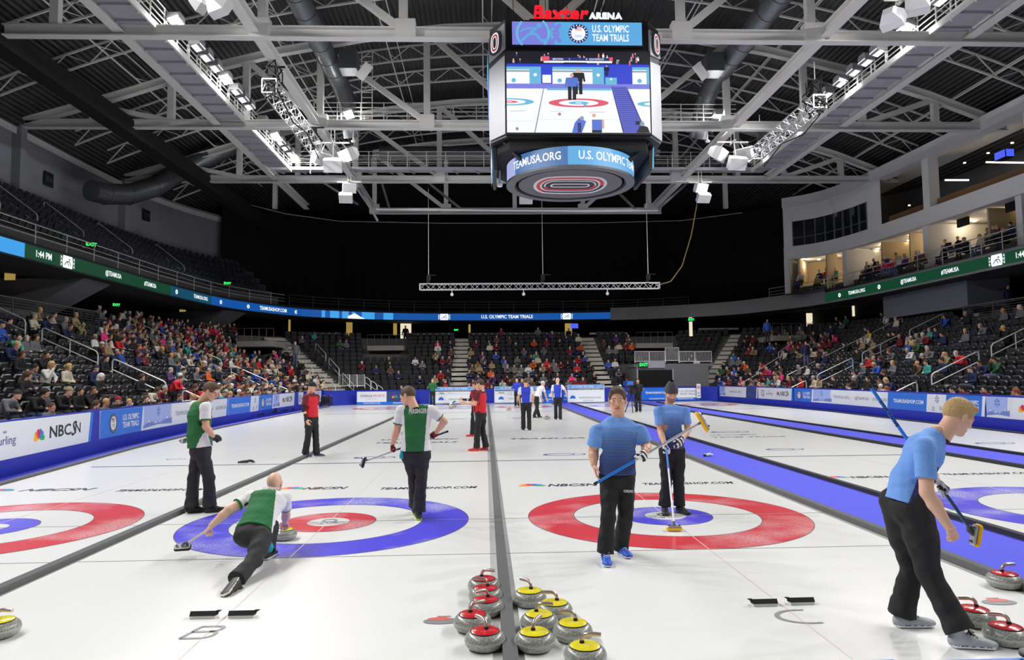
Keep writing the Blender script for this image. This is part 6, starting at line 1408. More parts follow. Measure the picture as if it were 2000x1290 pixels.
def broom(a, b, label, shaft=(30, 120, 220), tip=None, headc=(246, 190, 30), hl=.2, side=(1, 0, 0), split=.5, normal=None, rad=.0125, txt=None):
    """a = handle end, b = broom head"""
    a = Vector(a); b = Vector(b); r = empty('curling_broom', b, label=label, cat='broom'); d = (a-b); L = d.length; dn = d.normalized()
    MB().tube([Vector((0, 0, 0)), dn*L*(1-split)], rad, 10).build('lower_shaft', mat('shaft%s' % (tip,), tip, .3) if tip else mat('shaft_silver', (206, 210, 214), .25, .4), r, smooth=True)
    o = MB().tube([dn*L*(1-split), d], rad*1.08, 10).build('upper_shaft', mat('shaft%s' % (shaft,), shaft, .35), r, smooth=True)
    MB().tube([d-dn*.03, d+dn*.005], rad*1.2, 10).build('end_cap', mat('rubber_black', (24, 24, 26), .7), r)
    if txt:
        x = dn*(1 if txt[1] > 0 else -1); toc = (Vector((0, 0, CH))-(b+d*.75)).normalized(); up = toc.cross(x); bb = MB(); put_text(bb, txt[0], frame(dn*L*txt[2]+toc*rad*1.15, x, up), .035, .02, off=.001); bb.build('lettering', m_blk, o)
    s = Vector(side).normalized(); n = Vector(normal).normalized() if normal is not None else Vector((0, 0, 1)); s = (s-n*s.dot(n)).normalized(); w_ = n.cross(s)
    def slab(h0, h1, lx, wy, m, nm, bev=.8):
        bb = MB(); pts = []; 
        for h, k in ((h0, bev), ((h0+h1)/2, 1), (h1, .9)):
            pts.append([s*x*lx/2*k+w_*y*wy/2*k+n*h for x, y in ((-1, -.6), (-.85, -1), (.85, -1), (1, -.6), (1, .6), (.85, 1), (-.85, 1), (-1, .6))])
        vs = sum(pts, []); fs = [tuple(range(8))[::-1], tuple(range(16, 24))]
        for j in (0, 8):
            for i in range(8): fs.append((j+i, j+(i+1) % 8, j+8+(i+1) % 8, j+8+i))
        bb.add(vs, fs); return bb.build(nm, m, r)
    slab(-.035, -.008, hl, .075, mat('pad%s' % (headc,), headc, .75, bump=.3, bscale=200), 'brush_pad', .92); slab(-.008, .012, hl*.92, .06, mat('plate_silver', (190, 192, 196), .35, .5), 'head_plate')
    bb = MB(); bb.tube([n*.012, n*.03+dn*.03, dn*.07], .014, 8); 
    for q in (-1, 1): bb.tube([s*q*hl*.3+n*.012, s*q*hl*.3+n*.03], .01, 8)
    bb.build('swivel', mat('joint_grey', (90, 92, 96), .5), r); return r
# ============================================================ PLAYERS
def W(u, v, y): return at(u, v, y=y)
def fab(name, c, **k): return mat(name, c, .85, var=.06, vscale=12, bump=.25, bscale=90, **k)
m_pant = fab('black_trousers', (30, 30, 33)); m_jean = fab('black_jeans', (40, 40, 44)); m_grn = fab('green_jersey', (34, 108, 58)); m_wht = fab('white_jersey', (226, 226, 228)); m_rdj = fab('red_jersey', (206, 34, 50)); m_mar = fab('maroon_jersey', (104, 26, 42)); m_blj = fab('blue_jersey', (44, 66, 196))
def striped(name, top, mid, dark, z0, z1, amt=1.):
    m = mat(name, top, .8, bump=.25, bscale=90); nt = m.node_tree; b_ = nt.nodes['Principled BSDF']; tc = nt.nodes.new('ShaderNodeTexCoord'); sp = nt.nodes.new('ShaderNodeSeparateXYZ'); nt.links.new(tc.outputs['Object'], sp.inputs[0])
    mr = nt.nodes.new('ShaderNodeMapRange'); mr.inputs['From Min'].default_value = z1; mr.inputs['From Max'].default_value = z0; nt.links.new(sp.outputs['Z'], mr.inputs['Value'])
    wv = nt.nodes.new('ShaderNodeTexWave'); wv.bands_direction = 'Z'; wv.inputs['Scale'].default_value = 21; wv.inputs['Distortion'].default_value = 1.5; wv.inputs['Detail Scale'].default_value = .25; wv.inputs['Detail'].default_value = 1; nt.links.new(tc.outputs['Object'], wv.inputs['Vector'])
    th = nt.nodes.new('ShaderNodeMath'); th.operation = 'LESS_THAN'; s2 = nt.nodes.new('ShaderNodeMath'); s2.operation = 'MULTIPLY'; s2.inputs[1].default_value = .85*amt; nt.links.new(mr.outputs[0], s2.inputs[0]); nt.links.new(wv.outputs['Fac'], th.inputs[0]); nt.links.new(s2.outputs[0], th.inputs[1])
    mx = nt.nodes.new('ShaderNodeMix'); mx.data_type = 'RGBA'; nt.links.new(th.outputs[0], mx.inputs['Factor'])
    m1 = nt.nodes.new('ShaderNodeMix'); m1.data_type = 'RGBA'; nt.links.new(mr.outputs[0], m1.inputs['Factor']); m1.inputs['A'].default_value = rgb(*top); m1.inputs['B'].default_value = rgb(*mid)
    nt.links.new(m1.outputs['Result'], mx.inputs['A']); mx.inputs['B'].default_value = rgb(*dark); nt.links.new(mx.outputs['Result'], b_.inputs['Base Color']); return m
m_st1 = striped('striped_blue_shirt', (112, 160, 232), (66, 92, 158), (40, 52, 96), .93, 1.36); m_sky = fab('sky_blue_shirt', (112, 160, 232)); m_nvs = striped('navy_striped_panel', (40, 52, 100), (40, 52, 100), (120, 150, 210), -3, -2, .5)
SK1 = ((220, 168, 140), (70, 52, 38)); SK2 = ((214, 166, 140), (44, 34, 30), (150, 112, 90)); SK3 = ((226, 178, 152), (150, 112, 70)); SK4 = ((228, 184, 160), (170, 140, 110))
def badge_text(root, s, p, x, up, size, m=m_wht, fit=None, bold=.03, name='lettering', part=None, off=.012):
    b = MB(); put_text(b, s, Matrix.Translation(-Vector(root.location)) @ frame(p, x, up), size, bold, fit=fit, off=off); return b.build(name, m, part or root)
def part_of(root, nm): return [c for c in root.children if c.name.startswith(nm)][0]
def vest(body, sleeve, cuffc=None, halfw=.115, flare=.05):
    def fn(i):
        mi = np.zeros(len(i['u']), int); mi[np.abs(i['u']) > halfw+flare*np.clip(.5-i['h'], -1, 1)*0+(.03*(i['h']))] = 1; mi[i['sleeve']] = 1
        if cuffc is not None: mi[i['cuff']] = cuffc
        return mi
    return fn
# --- C1: man in the striped blue shirt, walking to the camera
Y = 7.25
J = dict(root=Vector((W(1195, 1095, Y).x, Y, 0)), head=W(1206, 782, Y-.02), look=(-.24, -1, -.1), neck=W(1207, 819, Y+.03), chest=W(1207, 846, Y+.02), waist=W(1206, 893, Y+.02), pelvis=W(1206, 930, Y+.02),
    shR=W(1166, 845, Y+.03), elR=W(1159, 882, Y+.08), wrR=W(1160, 908, Y-.02), shL=W(1250, 843, Y+.03), elL=W(1263, 874, Y+.04), wrL=W(1262, 883, Y-.24),
    knR=W(1188, 1012, Y-.12), anR=W(1182, 1075, Y-.12), knL=W(1222, 1008, Y+.0), anL=W(1212, 1066, Y+.18), toeR=((-.05, -1, 0),), toeL=((.25, -1, 0),), hdR=((.15, -.25, -1), (-.95, .2, -.1)), hdL=((-.35, -.55, -.55), (.7, -.7, .25)))
def cls_c1(i):
    mi = np.zeros(len(i['u']), int); mi[i['sleeve']] = 1; mi[i['h'] > 1.15] = 1; return mi
c1 = human(J, 'person in a striped blue shirt and blue shoes walking towards the camera', SK1, [m_st1, m_sky], m_pant, hair=('full', (84, 64, 46)), res=.008, S=1.02, headscale=1.09, hands=(('grip', ((235, 235, 238), (28, 28, 30))), ('spread', None)), fat=1.22, torso=(.185, .125), classify=cls_c1, shoe=((34, 84, 196), (232, 234, 238), (28, 58, 160)), laces=(240, 240, 244), hem=.088)
broom(W(1161, 946, Y-.30), W(1374, 823, Y-.12), 'blue and silver broom with a yellow head held slanting by the striped-shirt man', side=(.35, .15, -1), normal=(.95, -.1, .55), split=.36, hl=.24)
badge_text(c1, 'CURLING', W(1227, 960, Y-.13), (1, 0, -.05), (0, 0, 1), .035, fit=.1, part=part_of(c1, 'trousers')); badge_text(c1, '/', W(1184, 826, Y-.12), (1, .0, .3), (0, 0, 1), .05, part=part_of(c1, 'shirt'))
# --- C2: knit hat
Y = 9.55
J = dict(root=Vector((W(1312, 1000, Y).x, Y, 0)), head=W(1311, 768, Y-.05), look=(-.05, -1, -.5), up=(0, -.4, 1), neck=W(1311, 793, Y+.03), chest=W(1311, 817, Y+.02), waist=W(1312, 852, Y+.02), pelvis=W(1312, 880, Y+.02),
    shR=W(1286, 804, Y+.02), elR=W(1290, 842, Y), wrR=W(1299, 872, Y-.22), shL=W(1338, 804, Y+.02), elL=W(1344, 840, Y), wrL=W(1333, 858, Y-.22),
    knR=W(1302, 940, Y), anR=W(1298, 986, Y), knL=W(1325, 940, Y+.02), anL=W(1327, 985, Y+.02), toeR=((-.2, -1, 0),), toeL=((.35, -1, 0),), hdR=((.1, -.2, -1), (-.3, -1, .1)), hdL=((-.5, -.2, -.8), (.6, -.7, .1)))
c2 = human(J, 'person in a grey knit hat and light blue shirt standing in the red-ringed house', SK2, [m_st1, m_sky], m_pant, hair=('beanie', (72, 74, 80)), res=.009, S=1.0, hands=(('relax', ((235, 235, 238), (28, 28, 30))), ('grip', ((235, 235, 238), (28, 28, 30)))), fat=1.02, torso=(.165, .115), classify=cls_c1, beard=1, shoe=((26, 26, 28), (30, 30, 32), (60, 60, 62)), laces=(30, 30, 32), hem=.082)
broom(W(1301, 872, Y-.26), at(1317, 1030, z=.05), 'blue-topped broom with a yellow head standing on the blue ring before the knit-hatted man', side=(1, -.1, 0), split=.3, hl=.2)
# --- R: blond player at the right
Y = 5.0
J = dict(root=Vector((W(1800, 1250, Y).x, Y, 0)), head=W(1871, 814, Y+.02), look=(1, .05, -.62), up=(.55, 0, 1), neck=W(1829, 846, Y+.02), chest=W(1805, 884, Y+.03), waist=W(1778, 940, Y+.02), pelvis=W(1768, 985, Y+.02), hside=(.1, -1, 0),
    shR=W(1806, 876, Y-.2), elR=W(1810, 962, Y-.26), wrR=W(1853, 1030, Y-.30), shL=W(1822, 868, Y+.22), elL=W(1815, 925, Y+.34), wrL=W(1829, 940, Y+.2),
    knR=W(1815, 1122, Y-.08), anR=W(1872, 1226, Y-.24), knL=W(1780, 1110, Y+.12), anL=W(1762, 1195, Y+.16), toeR=((1, -.18, .0),), toeL=((1, -.02, .0),), hdR=((.5, -.05, -1), (.3, -1, .1)), hdL=((.8, .1, -.5), (.5, -.2, .9)))
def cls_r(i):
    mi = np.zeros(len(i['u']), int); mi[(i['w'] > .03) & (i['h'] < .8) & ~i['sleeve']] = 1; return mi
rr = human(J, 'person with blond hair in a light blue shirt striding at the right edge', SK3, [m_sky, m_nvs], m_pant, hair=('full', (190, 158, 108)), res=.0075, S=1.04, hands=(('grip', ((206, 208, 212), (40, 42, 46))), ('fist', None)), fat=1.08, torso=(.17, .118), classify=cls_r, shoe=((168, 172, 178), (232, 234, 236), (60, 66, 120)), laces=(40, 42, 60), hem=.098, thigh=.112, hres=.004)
broom(W(1697, 752, Y+.42), W(1903, 1045, Y+.18), 'long blue-handled broom with a yellow head carried behind the blond man', side=(.22, 0, .97), normal=(-.97, 0, .22), split=.5, tip=(46, 84, 112), hl=.17, txt=('BALANCEPLUS', 1, .8))
# --- GL: green vest man standing left
Y = 10.2
J = dict(root=Vector((W(390, 1003, Y).x, Y, 0)), head=W(411, 765, Y), look=(.85, -.05, -.45), up=(.35, 0, 1), neck=W(395, 788, Y), chest=W(390, 812, Y), waist=W(389, 850, Y), pelvis=W(391, 876, Y), hside=(.45, -.9, 0),
    shR=W(402, 796, Y-.16), elR=W(402, 834, Y-.2), wrR=W(417, 853, Y-.12), shL=W(379, 793, Y+.12), elL=W(378, 835, Y+.2), wrL=W(408, 852, Y+.12),
    knR=W(408, 935, Y-.06), anR=W(409, 985, Y-.02), knL=W(378, 935, Y+.05), anL=W(374, 990, Y-.02), toeR=((.9, .35, 0),), toeL=((.9, .35, 0),), hdR=((.6, .2, -.5), (.3, -1, .2)), hdL=((.6, -.2, -.3), (-.2, 1, .3)))
gl_ = human(J, 'person with glasses in a green and white vest standing at left, looking down', SK1, [m_grn, m_wht, m_grn], m_jean, hair=('full', (92, 68, 48)), res=.0095, S=1.05, hands=(('grip', ((30, 30, 34), (60, 60, 66))), ('grip', ((30, 30, 34), (60, 60, 66)))), fat=1.1, torso=(.175, .135), classify=vest(0, 1, 2, .15), wr=1.08, shoe=((26, 26, 28), (30, 30, 34), (40, 40, 42)), hem=.1)
b = MB()
for s in (-1, 1): put_ring(b, s*.031, .008, .019, .022, Matrix(((1, 0, 0, 0), (0, 0, 1, .1), (0, 1, 0, 0), (0, 0, 0, 1))), off=0, n=16); b.bar((s*.052, .1, .012), (s*.08, 0, .01), .003)
b.bar((-.01, .102, .01), (.01, .102, .01), .003); Bm = basis(J['look'], J['up']); hp = np.array(J['head']-J['root']); b.v = [tuple(Bm @ np.array(p)*1.05+hp) for p in b.v]; b.build('glasses', m_blk, gl_)
broom(W(432, 860, Y+.02), W(357, 861, Y-.02), 'broom held level across the waist of the green-vested standing man', shaft=(200, 204, 208), headc=(210, 214, 218), side=(0, 1, 0), normal=(-1, 0, .1), hl=.16)
# --- P: walking away, name on the back
Y = 9.45
J = dict(root=Vector((W(815, 1012, Y).x, Y, 0)), head=W(797, 774, Y+.02), look=(-.85, .35, -.4), up=(-.1, .2, 1), neck=W(811, 796, Y+.02), chest=W(813, 818, Y+.02), waist=W(812, 854, Y+.02), pelvis=W(812, 884, Y+.02),
    shL=W(784, 802, Y+.02), elL=W(775, 842, Y+.04), wrL=W(767, 868, Y+.12), shR=W(843, 802, Y+.02), elR=W(868, 824, Y+.05), wrR=W(852, 845, Y+.2),
    knL=W(808, 935, Y+.12), anL=W(811, 985, Y+.3), knR=W(823, 938, Y-.02), anR=W(818, 996, Y-.05), toeL=((-.1, 1, 0),), toeR=((-.15, 1, 0),), hdL=((-.2, .1, -1), (-.9, -.4, .1)), hdR=((-.6, .2, -.6), (.4, -.9, .2)))
pp = human(J, 'person in a green and white vest walking away, head turned left, broom low', SK1, [m_grn, m_wht, m_grn], m_jean, hair=('short', (88, 68, 50)), res=.0088, S=1.03, hands=(('grip', ((40, 24, 28), (150, 24, 40))), ('grip', ((40, 24, 28), (170, 24, 40)))), fat=1.1, torso=(.175, .122), classify=vest(0, 1, 2, .118), wr=1.08, shoe=((60, 66, 60), (190, 220, 60), (60, 66, 60)), hem=.09)
broom(W(875, 843, Y+.26), W(708, 903, Y+.12), 'patterned red, white and navy broom held low by the walking man in the green vest', shaft=(40, 46, 84), tip=(196, 190, 196), headc=(30, 36, 66), side=(.25, 0, 1), normal=(-1, 0, .3), hl=.15, split=.6)
badge_text(pp, 'PERSINGER', W(816, 804, Y-.115), (1, 0, .02), (0, .15, 1), .085, fit=.235, bold=.02, part=part_of(pp, 'shirt'), off=.004)
b = MB(); b.lathe([(0, -.05), (.03, -.04), (.035, 0), (.02, .05), (0, .06)], 10); o = b.build('cloth', mat('teal_cloth', (20, 150, 176), .8), pp); o.location = W(785, 890, Y-.05)-J['root']
# --- S: delivering player
gY = 7.4
J = dict(root=Vector((W(500, 1080, gY).x, gY, 0)), head=W(537, 944, 8.0), look=(.12, 1, .28), up=(0, -.3, 1), neck=W(529, 966, 7.86), chest=W(523, 981, 7.72), waist=W(506, 1014, 7.45), pelvis=W(494, 1044, 7.25), hside=(1, .25, 0),
    shL=W(490, 972, 7.74), elL=W(447, 996, 7.55), wrL=W(412, 1028, 7.45), shR=W(557, 974, 7.86), elR=W(559, 1006, 8.0), wrR=W(556, 1020, 8.12), hipR=W(513, 1052, 7.2), hipL=W(478, 1046, 7.25),
    knR=W(496, 1096, 6.9), anR=W(464, 1130, 6.62), knL=W(530, 1030, 7.72), anL=W(523, 1072, 7.55), ftL=np.array(W(521, 1092, 7.5))*np.array((1, 1, 0)), toeL=((.1, 1, 0),), toeR=((-.42, -.85, -.22), (.25, .62, -.75)), hdL=((-.6, -.1, -.75), (-.75, -.2, .6)), hdR=((0, .7, -.7), (0, .6, .8)))
J['ftL'] = Vector(J['ftL']); _b = at(459, 1128, z=.10); _t = at(431, 1166, z=.02); J['toeR'] = (tuple((_t-_b).normalized()), (.3, .6, -.74)); J['ftR'] = _b+(_t-_b).normalized()*.04
ss_ = human(J, 'person with a bald head in a green vest crouching low in a delivery slide', SK4, [m_grn, m_wht, m_grn], m_jean, hair=None, res=.0085, S=1.0, hands=(('grip', None), ('grip', None)), fat=1.08, torso=(.175, .12), classify=vest(0, 1, 2, .17), shoe=((34, 32, 30), (222, 216, 204), (34, 32, 30), (30, 29, 28)), hem=.085, thigh=.1, sleeves=.5)
broom(W(483, 984, 7.62), W(356, 1068, 7.62), 'silver and red broom with a black head held by the crouching man', shaft=(150, 156, 166), tip=(214, 206, 208), headc=(34, 32, 34), side=(1, -.15, .3), normal=(.1, -.75, .7), hl=.17, split=.4)
badge_text(ss_, 'HUFMAN', W(530, 959, 7.72), (1, .05, -.06), (0, .65, .75), .05, fit=.17, part=part_of(ss_, 'shirt'), off=.045)
o = MB().lathe([(0, -.05), (.035, -.04), (.05, 0), (.03, .05), (0, .06)], 12).build('cloth', mat('teal_cloth', (20, 150, 176), .8), ss_); o.location = W(525, 1070, 7.3)-J['root']
# ---------------- generic standing figures
def stand(u, v, yaw, label, skin, top, bottom, hair, H=1.78, lean=(0, 0), armsL=(-.06, .0, -.28, .05, .05, -.25), armsR=(-.06, 0, -.28, .05, .05, -.25), step=.08, res=.02, dY=None, look=None, **k):
    """yaw: direction faced in degrees (0 = away from camera +y, 90 = to the right +x)"""
    p = at(u, v, z=0); s = H/1.8; a = math.radians(yaw); F = Vector((math.sin(a), math.cos(a), 0)); R = Vector((math.cos(a), -math.sin(a), 0)); L = lambda r, f, z: p+R*r*s+F*f*s+Vector((0, 0, z*s))
    lf, lr = lean; J = dict(root=p, head=L(lr, lf+.02, 1.66-abs(lf)*.25), look=look or tuple(F+Vector((0, 0, -.15))), neck=L(lr*.8, lf*.8, 1.5-abs(lf)*.15), chest=L(lr*.6, lf*.6, 1.33), waist=L(lr*.3, lf*.3, 1.1), pelvis=L(0, 0, .93),
        shL=L(lr*.7-.19, lf*.75, 1.42-abs(lf)*.1), shR=L(lr*.7+.19, lf*.75, 1.42-abs(lf)*.1), knL=L(-.1, .03+step*.3, .5), knR=L(.1, .03-step*.3, .5), anL=L(-.1, step, .1), anR=L(.1, -step, .1), toeL=(tuple(F-R*.2),), toeR=(tuple(F+R*.2),))
    for n, q, sg in (('L', armsL, -1), ('R', armsR, 1)):
        e = J['sh'+n]+(R*sg*(-q[0])+F*q[1]+Vector((0, 0, q[2])))*s; w_ = e+(R*sg*q[3]*-1+F*q[4]+Vector((0, 0, q[5])))*s; J['el'+n] = e; J['wr'+n] = w_
    return human(J, label, skin, top, bottom, hair=hair, res=res, S=s, hres=.009, **k)
cl_red = lambda i: np.where(i['sleeve'] | (i['h'] > 1.25), 1, 0)
BEND = (-.05, .05, -.25, -.08, .24, .02)
stand(607, 893, 118, 'person in a black cap and red shirt standing on the divider at left', SK1, [m_rdj, m_mar], m_pant, ('cap', (26, 28, 34)), 1.82, armsR=(-.07, .0, -.28, .0, .1, -.24), armsL=(-.05, -.03, -.28, -.05, -.05, -.25), classify=cl_red, res=.015, wr=1.1, undersleeve=('R', m_pant), shoe=((40, 36, 80), (230, 230, 234), (120, 40, 50)), look=(.95, -.35, -.2))
stand(940, 881, -65, 'person in a red and maroon shirt and red shoes beside the divider', SK1, [m_rdj, m_mar], m_pant, ('short', (70, 54, 42)), 1.84, armsL=BEND, armsR=BEND, classify=cl_red, res=.015, shoe=((206, 40, 44), (220, 60, 60), (230, 230, 230)))
stand(930, 853, -60, 'person in a red shirt half hidden behind the one in red shoes', SK1, [m_rdj, m_mar], m_pant, ('short', (60, 46, 36)), 1.78, armsL=BEND, armsR=BEND, classify=cl_red, undersleeve=('LR', m_pant), shoe=((206, 40, 44), (220, 60, 60), (230, 230, 230)))
stand(1028, 842, 5, 'person in a blue and white vest walking away down the third sheet', SK1, [m_blj, m_wht], m_pant, ('short', (92, 70, 48)), 1.84, classify=vest(0, 1, None, .13), step=.05)
stand(1048, 817, 60, 'person in a white cap and blue vest bending forward between two others in blue', SK1, [m_wht, m_blj], m_pant, ('cap', (200, 202, 206)), 1.78, lean=(.36, 0), armsR=(-.02, .08, -.28, 0, .1, -.25), armsL=(-.02, .08, -.28, 0, .1, -.25), classify=lambda i: np.where((np.abs(i['w']) < .07) & (i['u'] < .02), 1, 0), step=.2)
stand(1090, 821, 12, 'person with a bald head in a blue and white vest by the carpet lane', SK4, [m_blj, m_wht], m_pant, None, 1.84, armsR=(-.16, -.06, -.2, -.02, .12, -.18), classify=vest(0, 1, None, .13))
stand(1010, 794, 190, 'person in a plain blue jacket facing the camera far away', SK4, m_blj, m_pant, ('buzz', (170, 160, 150)), 1.8, sleeves=1., armsL=BEND, armsR=BEND)
stand(1020, 791, 170, 'person in a dark blue jacket standing just behind the one in the plain blue jacket', SK3, fab('denim_jacket', (40, 60, 120)), m_pant, ('short', (150, 120, 80)), 1.8, sleeves=1.)
stand(845, 793, 175, 'person in a green long-sleeved jacket leaning on a broom at the far end', SK3, m_grn, m_pant, ('buzz', (140, 110, 80)), 1.84, sleeves=1., armsL=BEND, armsR=BEND)
stand(870, 790, 150, 'person in a red vest over black sleeves standing at the far end', SK1, [m_rdj, m_pant], m_pant, ('short', (60, 46, 40)), 1.78, sleeves=1., classify=cl_red, armsL=BEND)
stand(1212, 804, 165, 'person with white headphones seated behind a television camera', SK1, m_pant, m_pant, ('cap', (225, 228, 232)), 1.42, sleeves=1., armsL=BEND, armsR=BEND)
cmn = stand(1247, 806, 200, 'person all in black with a headset working a television camera', SK2, m_pant, m_pant, ('short', (40, 34, 30)), 1.74, sleeves=1., armsL=BEND, armsR=(-.12, .05, -.24, -.1, .22, .05), beard=1)
p = at(1232, 806, z=0); r = empty('television_camera', p, label='black television camera on a stand beside the man in black', cat='camera'); m_k = mat('camera_black', (22, 22, 25), .5)
MB().box((0, -.3, 1.1), (.28, .6, .3)).box((.02, -.2, 1.32), (.18, .3, .12)).build('camera_body', m_k, r); MB().lathe([(0, 0), (.09, 0), (.12, .3), (.0, .3)], 16, (0, -.6, 1.1), R=Matrix.Rotation(math.pi/2, 3, 'X')).build('lens', m_k, r)
for k in range(3): MB().tube([(0, -.2, .9), (.35*math.cos(k*2.1+.5), -.2+.35*math.sin(k*2.1+.5), 0)], .025, 6).build('leg', m_k, r)
MB().box((-.05, -.25, 1.5), (.3, .1, .2)).build('viewfinder', mat('camera_blue', (60, 110, 190), .5), r)
for (u0, v0, u1, v1, Yb, lab, c) in ((921, 763, 931, 850, 19.2, 'red and blue broom standing before the two men in red', (200, 40, 60)), (614, 800, 618, 888, 17.4, 'red and white broom behind the man in the black cap', (214, 60, 70)), (845, 768, 843, 792, 48.0, 'thin broom under the hands of the man in green', (190, 190, 196)), (1046, 752, 1036, 782, 31.2, 'blue-handled broom held up by the person in the white cap', (40, 90, 200)), (866, 768, 869, 790, 49.5, 'white broom held by the far person in the red vest', (220, 60, 60))):
    a = W(u0, v0, Yb); c_ = W(u1, v1, Yb); broom(a, c_, lab, shaft=c, headc=(210, 214, 220), hl=.16, rad=.014)
# ============================================================ STONES, HACKS, SMALL THINGS
m_gran = mat('granite', (150, 152, 146), .28); nt = m_gran.node_tree; tc = nt.nodes.new('ShaderNodeTexCoord'); n1 = nt.nodes.new('ShaderNodeTexNoise'); n1.inputs['Scale'].default_value = 120; n1.inputs['Detail'].default_value = 3; n1.inputs['Roughness'].default_value = .9; nt.links.new(tc.outputs['Object'], n1.inputs['Vector'])
cr = nt.nodes.new('ShaderNodeValToRGB'); cr.color_ramp.elements[0].position = .38; cr.color_ramp.elements[0].color = rgb(84, 88, 84); cr.color_ramp.elements[1].position = .62; cr.color_ramp.elements[1].color = rgb(190, 192, 184); nt.links.new(n1.outputs['Fac'], cr.inputs['Fac']); nt.links.new(cr.outputs['Color'], nt.nodes['Principled BSDF'].inputs['Base Color'])
m_band = mat('granite_band', (172, 174, 166), .7, var=.15, vscale=120); m_sr = mat('stone_red', (206, 34, 40), .22, coat=.5); m_sy = mat('stone_yellow', (240, 224, 40), .22, coat=.5); m_hm = mat('stone_handle', (206, 188, 178), .25, .6); m_hb = mat('stone_black', (26, 26, 28), .5); m_dot = mat('stone_dot', (120, 170, 225), .4)
def make_stone(mc, lab):
    r = empty('curling_stone', label=lab, cat='curling stone'); P = [(0, 0)]+[(.083+.058*math.cos(t), .0575+.0575*math.sin(t)) for t in [-math.pi/2+k*math.pi/16 for k in range(8)]]
    MB().lathe(P+[(.1405, .050)], 48).lathe([(.1405, .066)]+[(.083+.058*math.cos(t), .0575+.0575*math.sin(t)) for t in [k*math.pi/16+.15 for k in range(1, 8)]]+[(.08, .115), (0, .115)], 48).build('granite_body', m_gran, r, smooth=True)
    MB().lathe([(.1405, .050), (.1418, .053), (.1418, .063), (.1405, .066)], 48).build('striking_band', m_band, r, smooth=True)
    MB().lathe([(.098, .1125), (.100, .118), (.088, .125), (.05, .132), (0, .134)], 40).build('cover', mc, r, smooth=True); MB().lathe([(.099, .1125), (.103, .114), (.100, .119)], 40).build('cover_rim', m_hb, r)
    h = MB().tube([(-.02, 0, .148), (-.015, 0, .168), (.0, 0, .185), (.025, 0, .192), (.06, 0, .192), (.105, 0, .190)], [.012, .0125, .013, .014, .015, .013], 12).build('handle', m_hm, r, smooth=True)
    MB().lathe([(.018, .130), (.016, .137), (.014, .150), (0, .150)], 16, (-.02, 0, 0)).build('handle_collar', m_hb, h)
    for k in range(3): a = k*2.1+.4; MB().lathe([(0, .1295), (.0075, .1292), (.0085, .127)], 10, (.078*math.cos(a), .078*math.sin(a), -.003)).build('badge', m_dot, r)
    return r
protoR = make_stone(m_sr, 'x'); protoY = make_stone(m_sy, 'x'); stone_used = [0, 0]
def stone(u, v, red, yaw, label, group=None, Y=None):
    """u, v: pixel of the centre of the granite band (height .07)"""
    k = 0 if red else 1; pr = (protoR, protoY)[k]; r = pr if not stone_used[k] else copy_tree(pr); stone_used[k] = 1; p = at(u, v, z=.066) if Y is None else at(u, v, y=Y); r.location = (p.x, p.y, 0); r.rotation_euler = (0, 0, math.radians(yaw)); r['label'] = label
    if group: r['group'] = group
    return r
gR, gY_ = 'red stones left of the divider', 'yellow stones right of the divider'
for u, v, yaw, lab in ((945, 1142, -20, 'farthest of the five, handle to the right'), (948, 1161, 175, 'second farthest'), (949, 1184, 215, 'middle of the row'), (923, 1213, 35, 'leftmost, beside the frosted print'), (947, 1247, 125, 'nearest of the five')): stone(u, v, 1, yaw, 'red-topped curling stone left of the grey divider, '+lab, gR)
for u, v, yaw, lab in ((1034, 1166, 130, 'farthest of the six'), (1083, 1190, 172, 'second farthest, right of the farthest'), (1053, 1213, -10, 'in the middle beside the divider'), (1119, 1231, 165, 'rightmost of the middle pair'), (1044, 1249, 60, 'nearest to the divider'), (1143, 1277, -12, 'nearest, cut by the frame edge')): stone(u, v, 0, yaw, 'yellow-topped curling stone right of the grey divider, '+lab, gY_)
gE = 'red stones at the right edge'
for u, v, yaw, lab in ((1962, 1132, 5, 'beside the blue carpet lane, farthest of the three'), (1902, 1203, 170, 'just behind the front foot of the blond man'), (1965, 1238, 160, 'nearest of the three')): stone(u, v, 1, yaw, 'red-topped curling stone at the right edge, '+lab, gE)
stone(556, 1043, 0, 90, 'yellow-topped curling stone under the right hand of the crouching man'); stone(-2, 1226, 0, -10, 'yellow-topped curling stone cut off by the left frame edge')
for u, v, red, lab in ((881, 796, 0, 'yellow-topped curling stone in the far house behind the two men in red, left one'), (888, 793.5, 1, 'red-topped curling stone in the far house behind the two men in red'), (994, 800, 1, 'red-topped curling stone alone before the far house of the third sheet'), (1068, 816.5, 1, 'red-topped curling stone between the feet of the two men in blue vests')): stone(u, v, red, 40, lab)
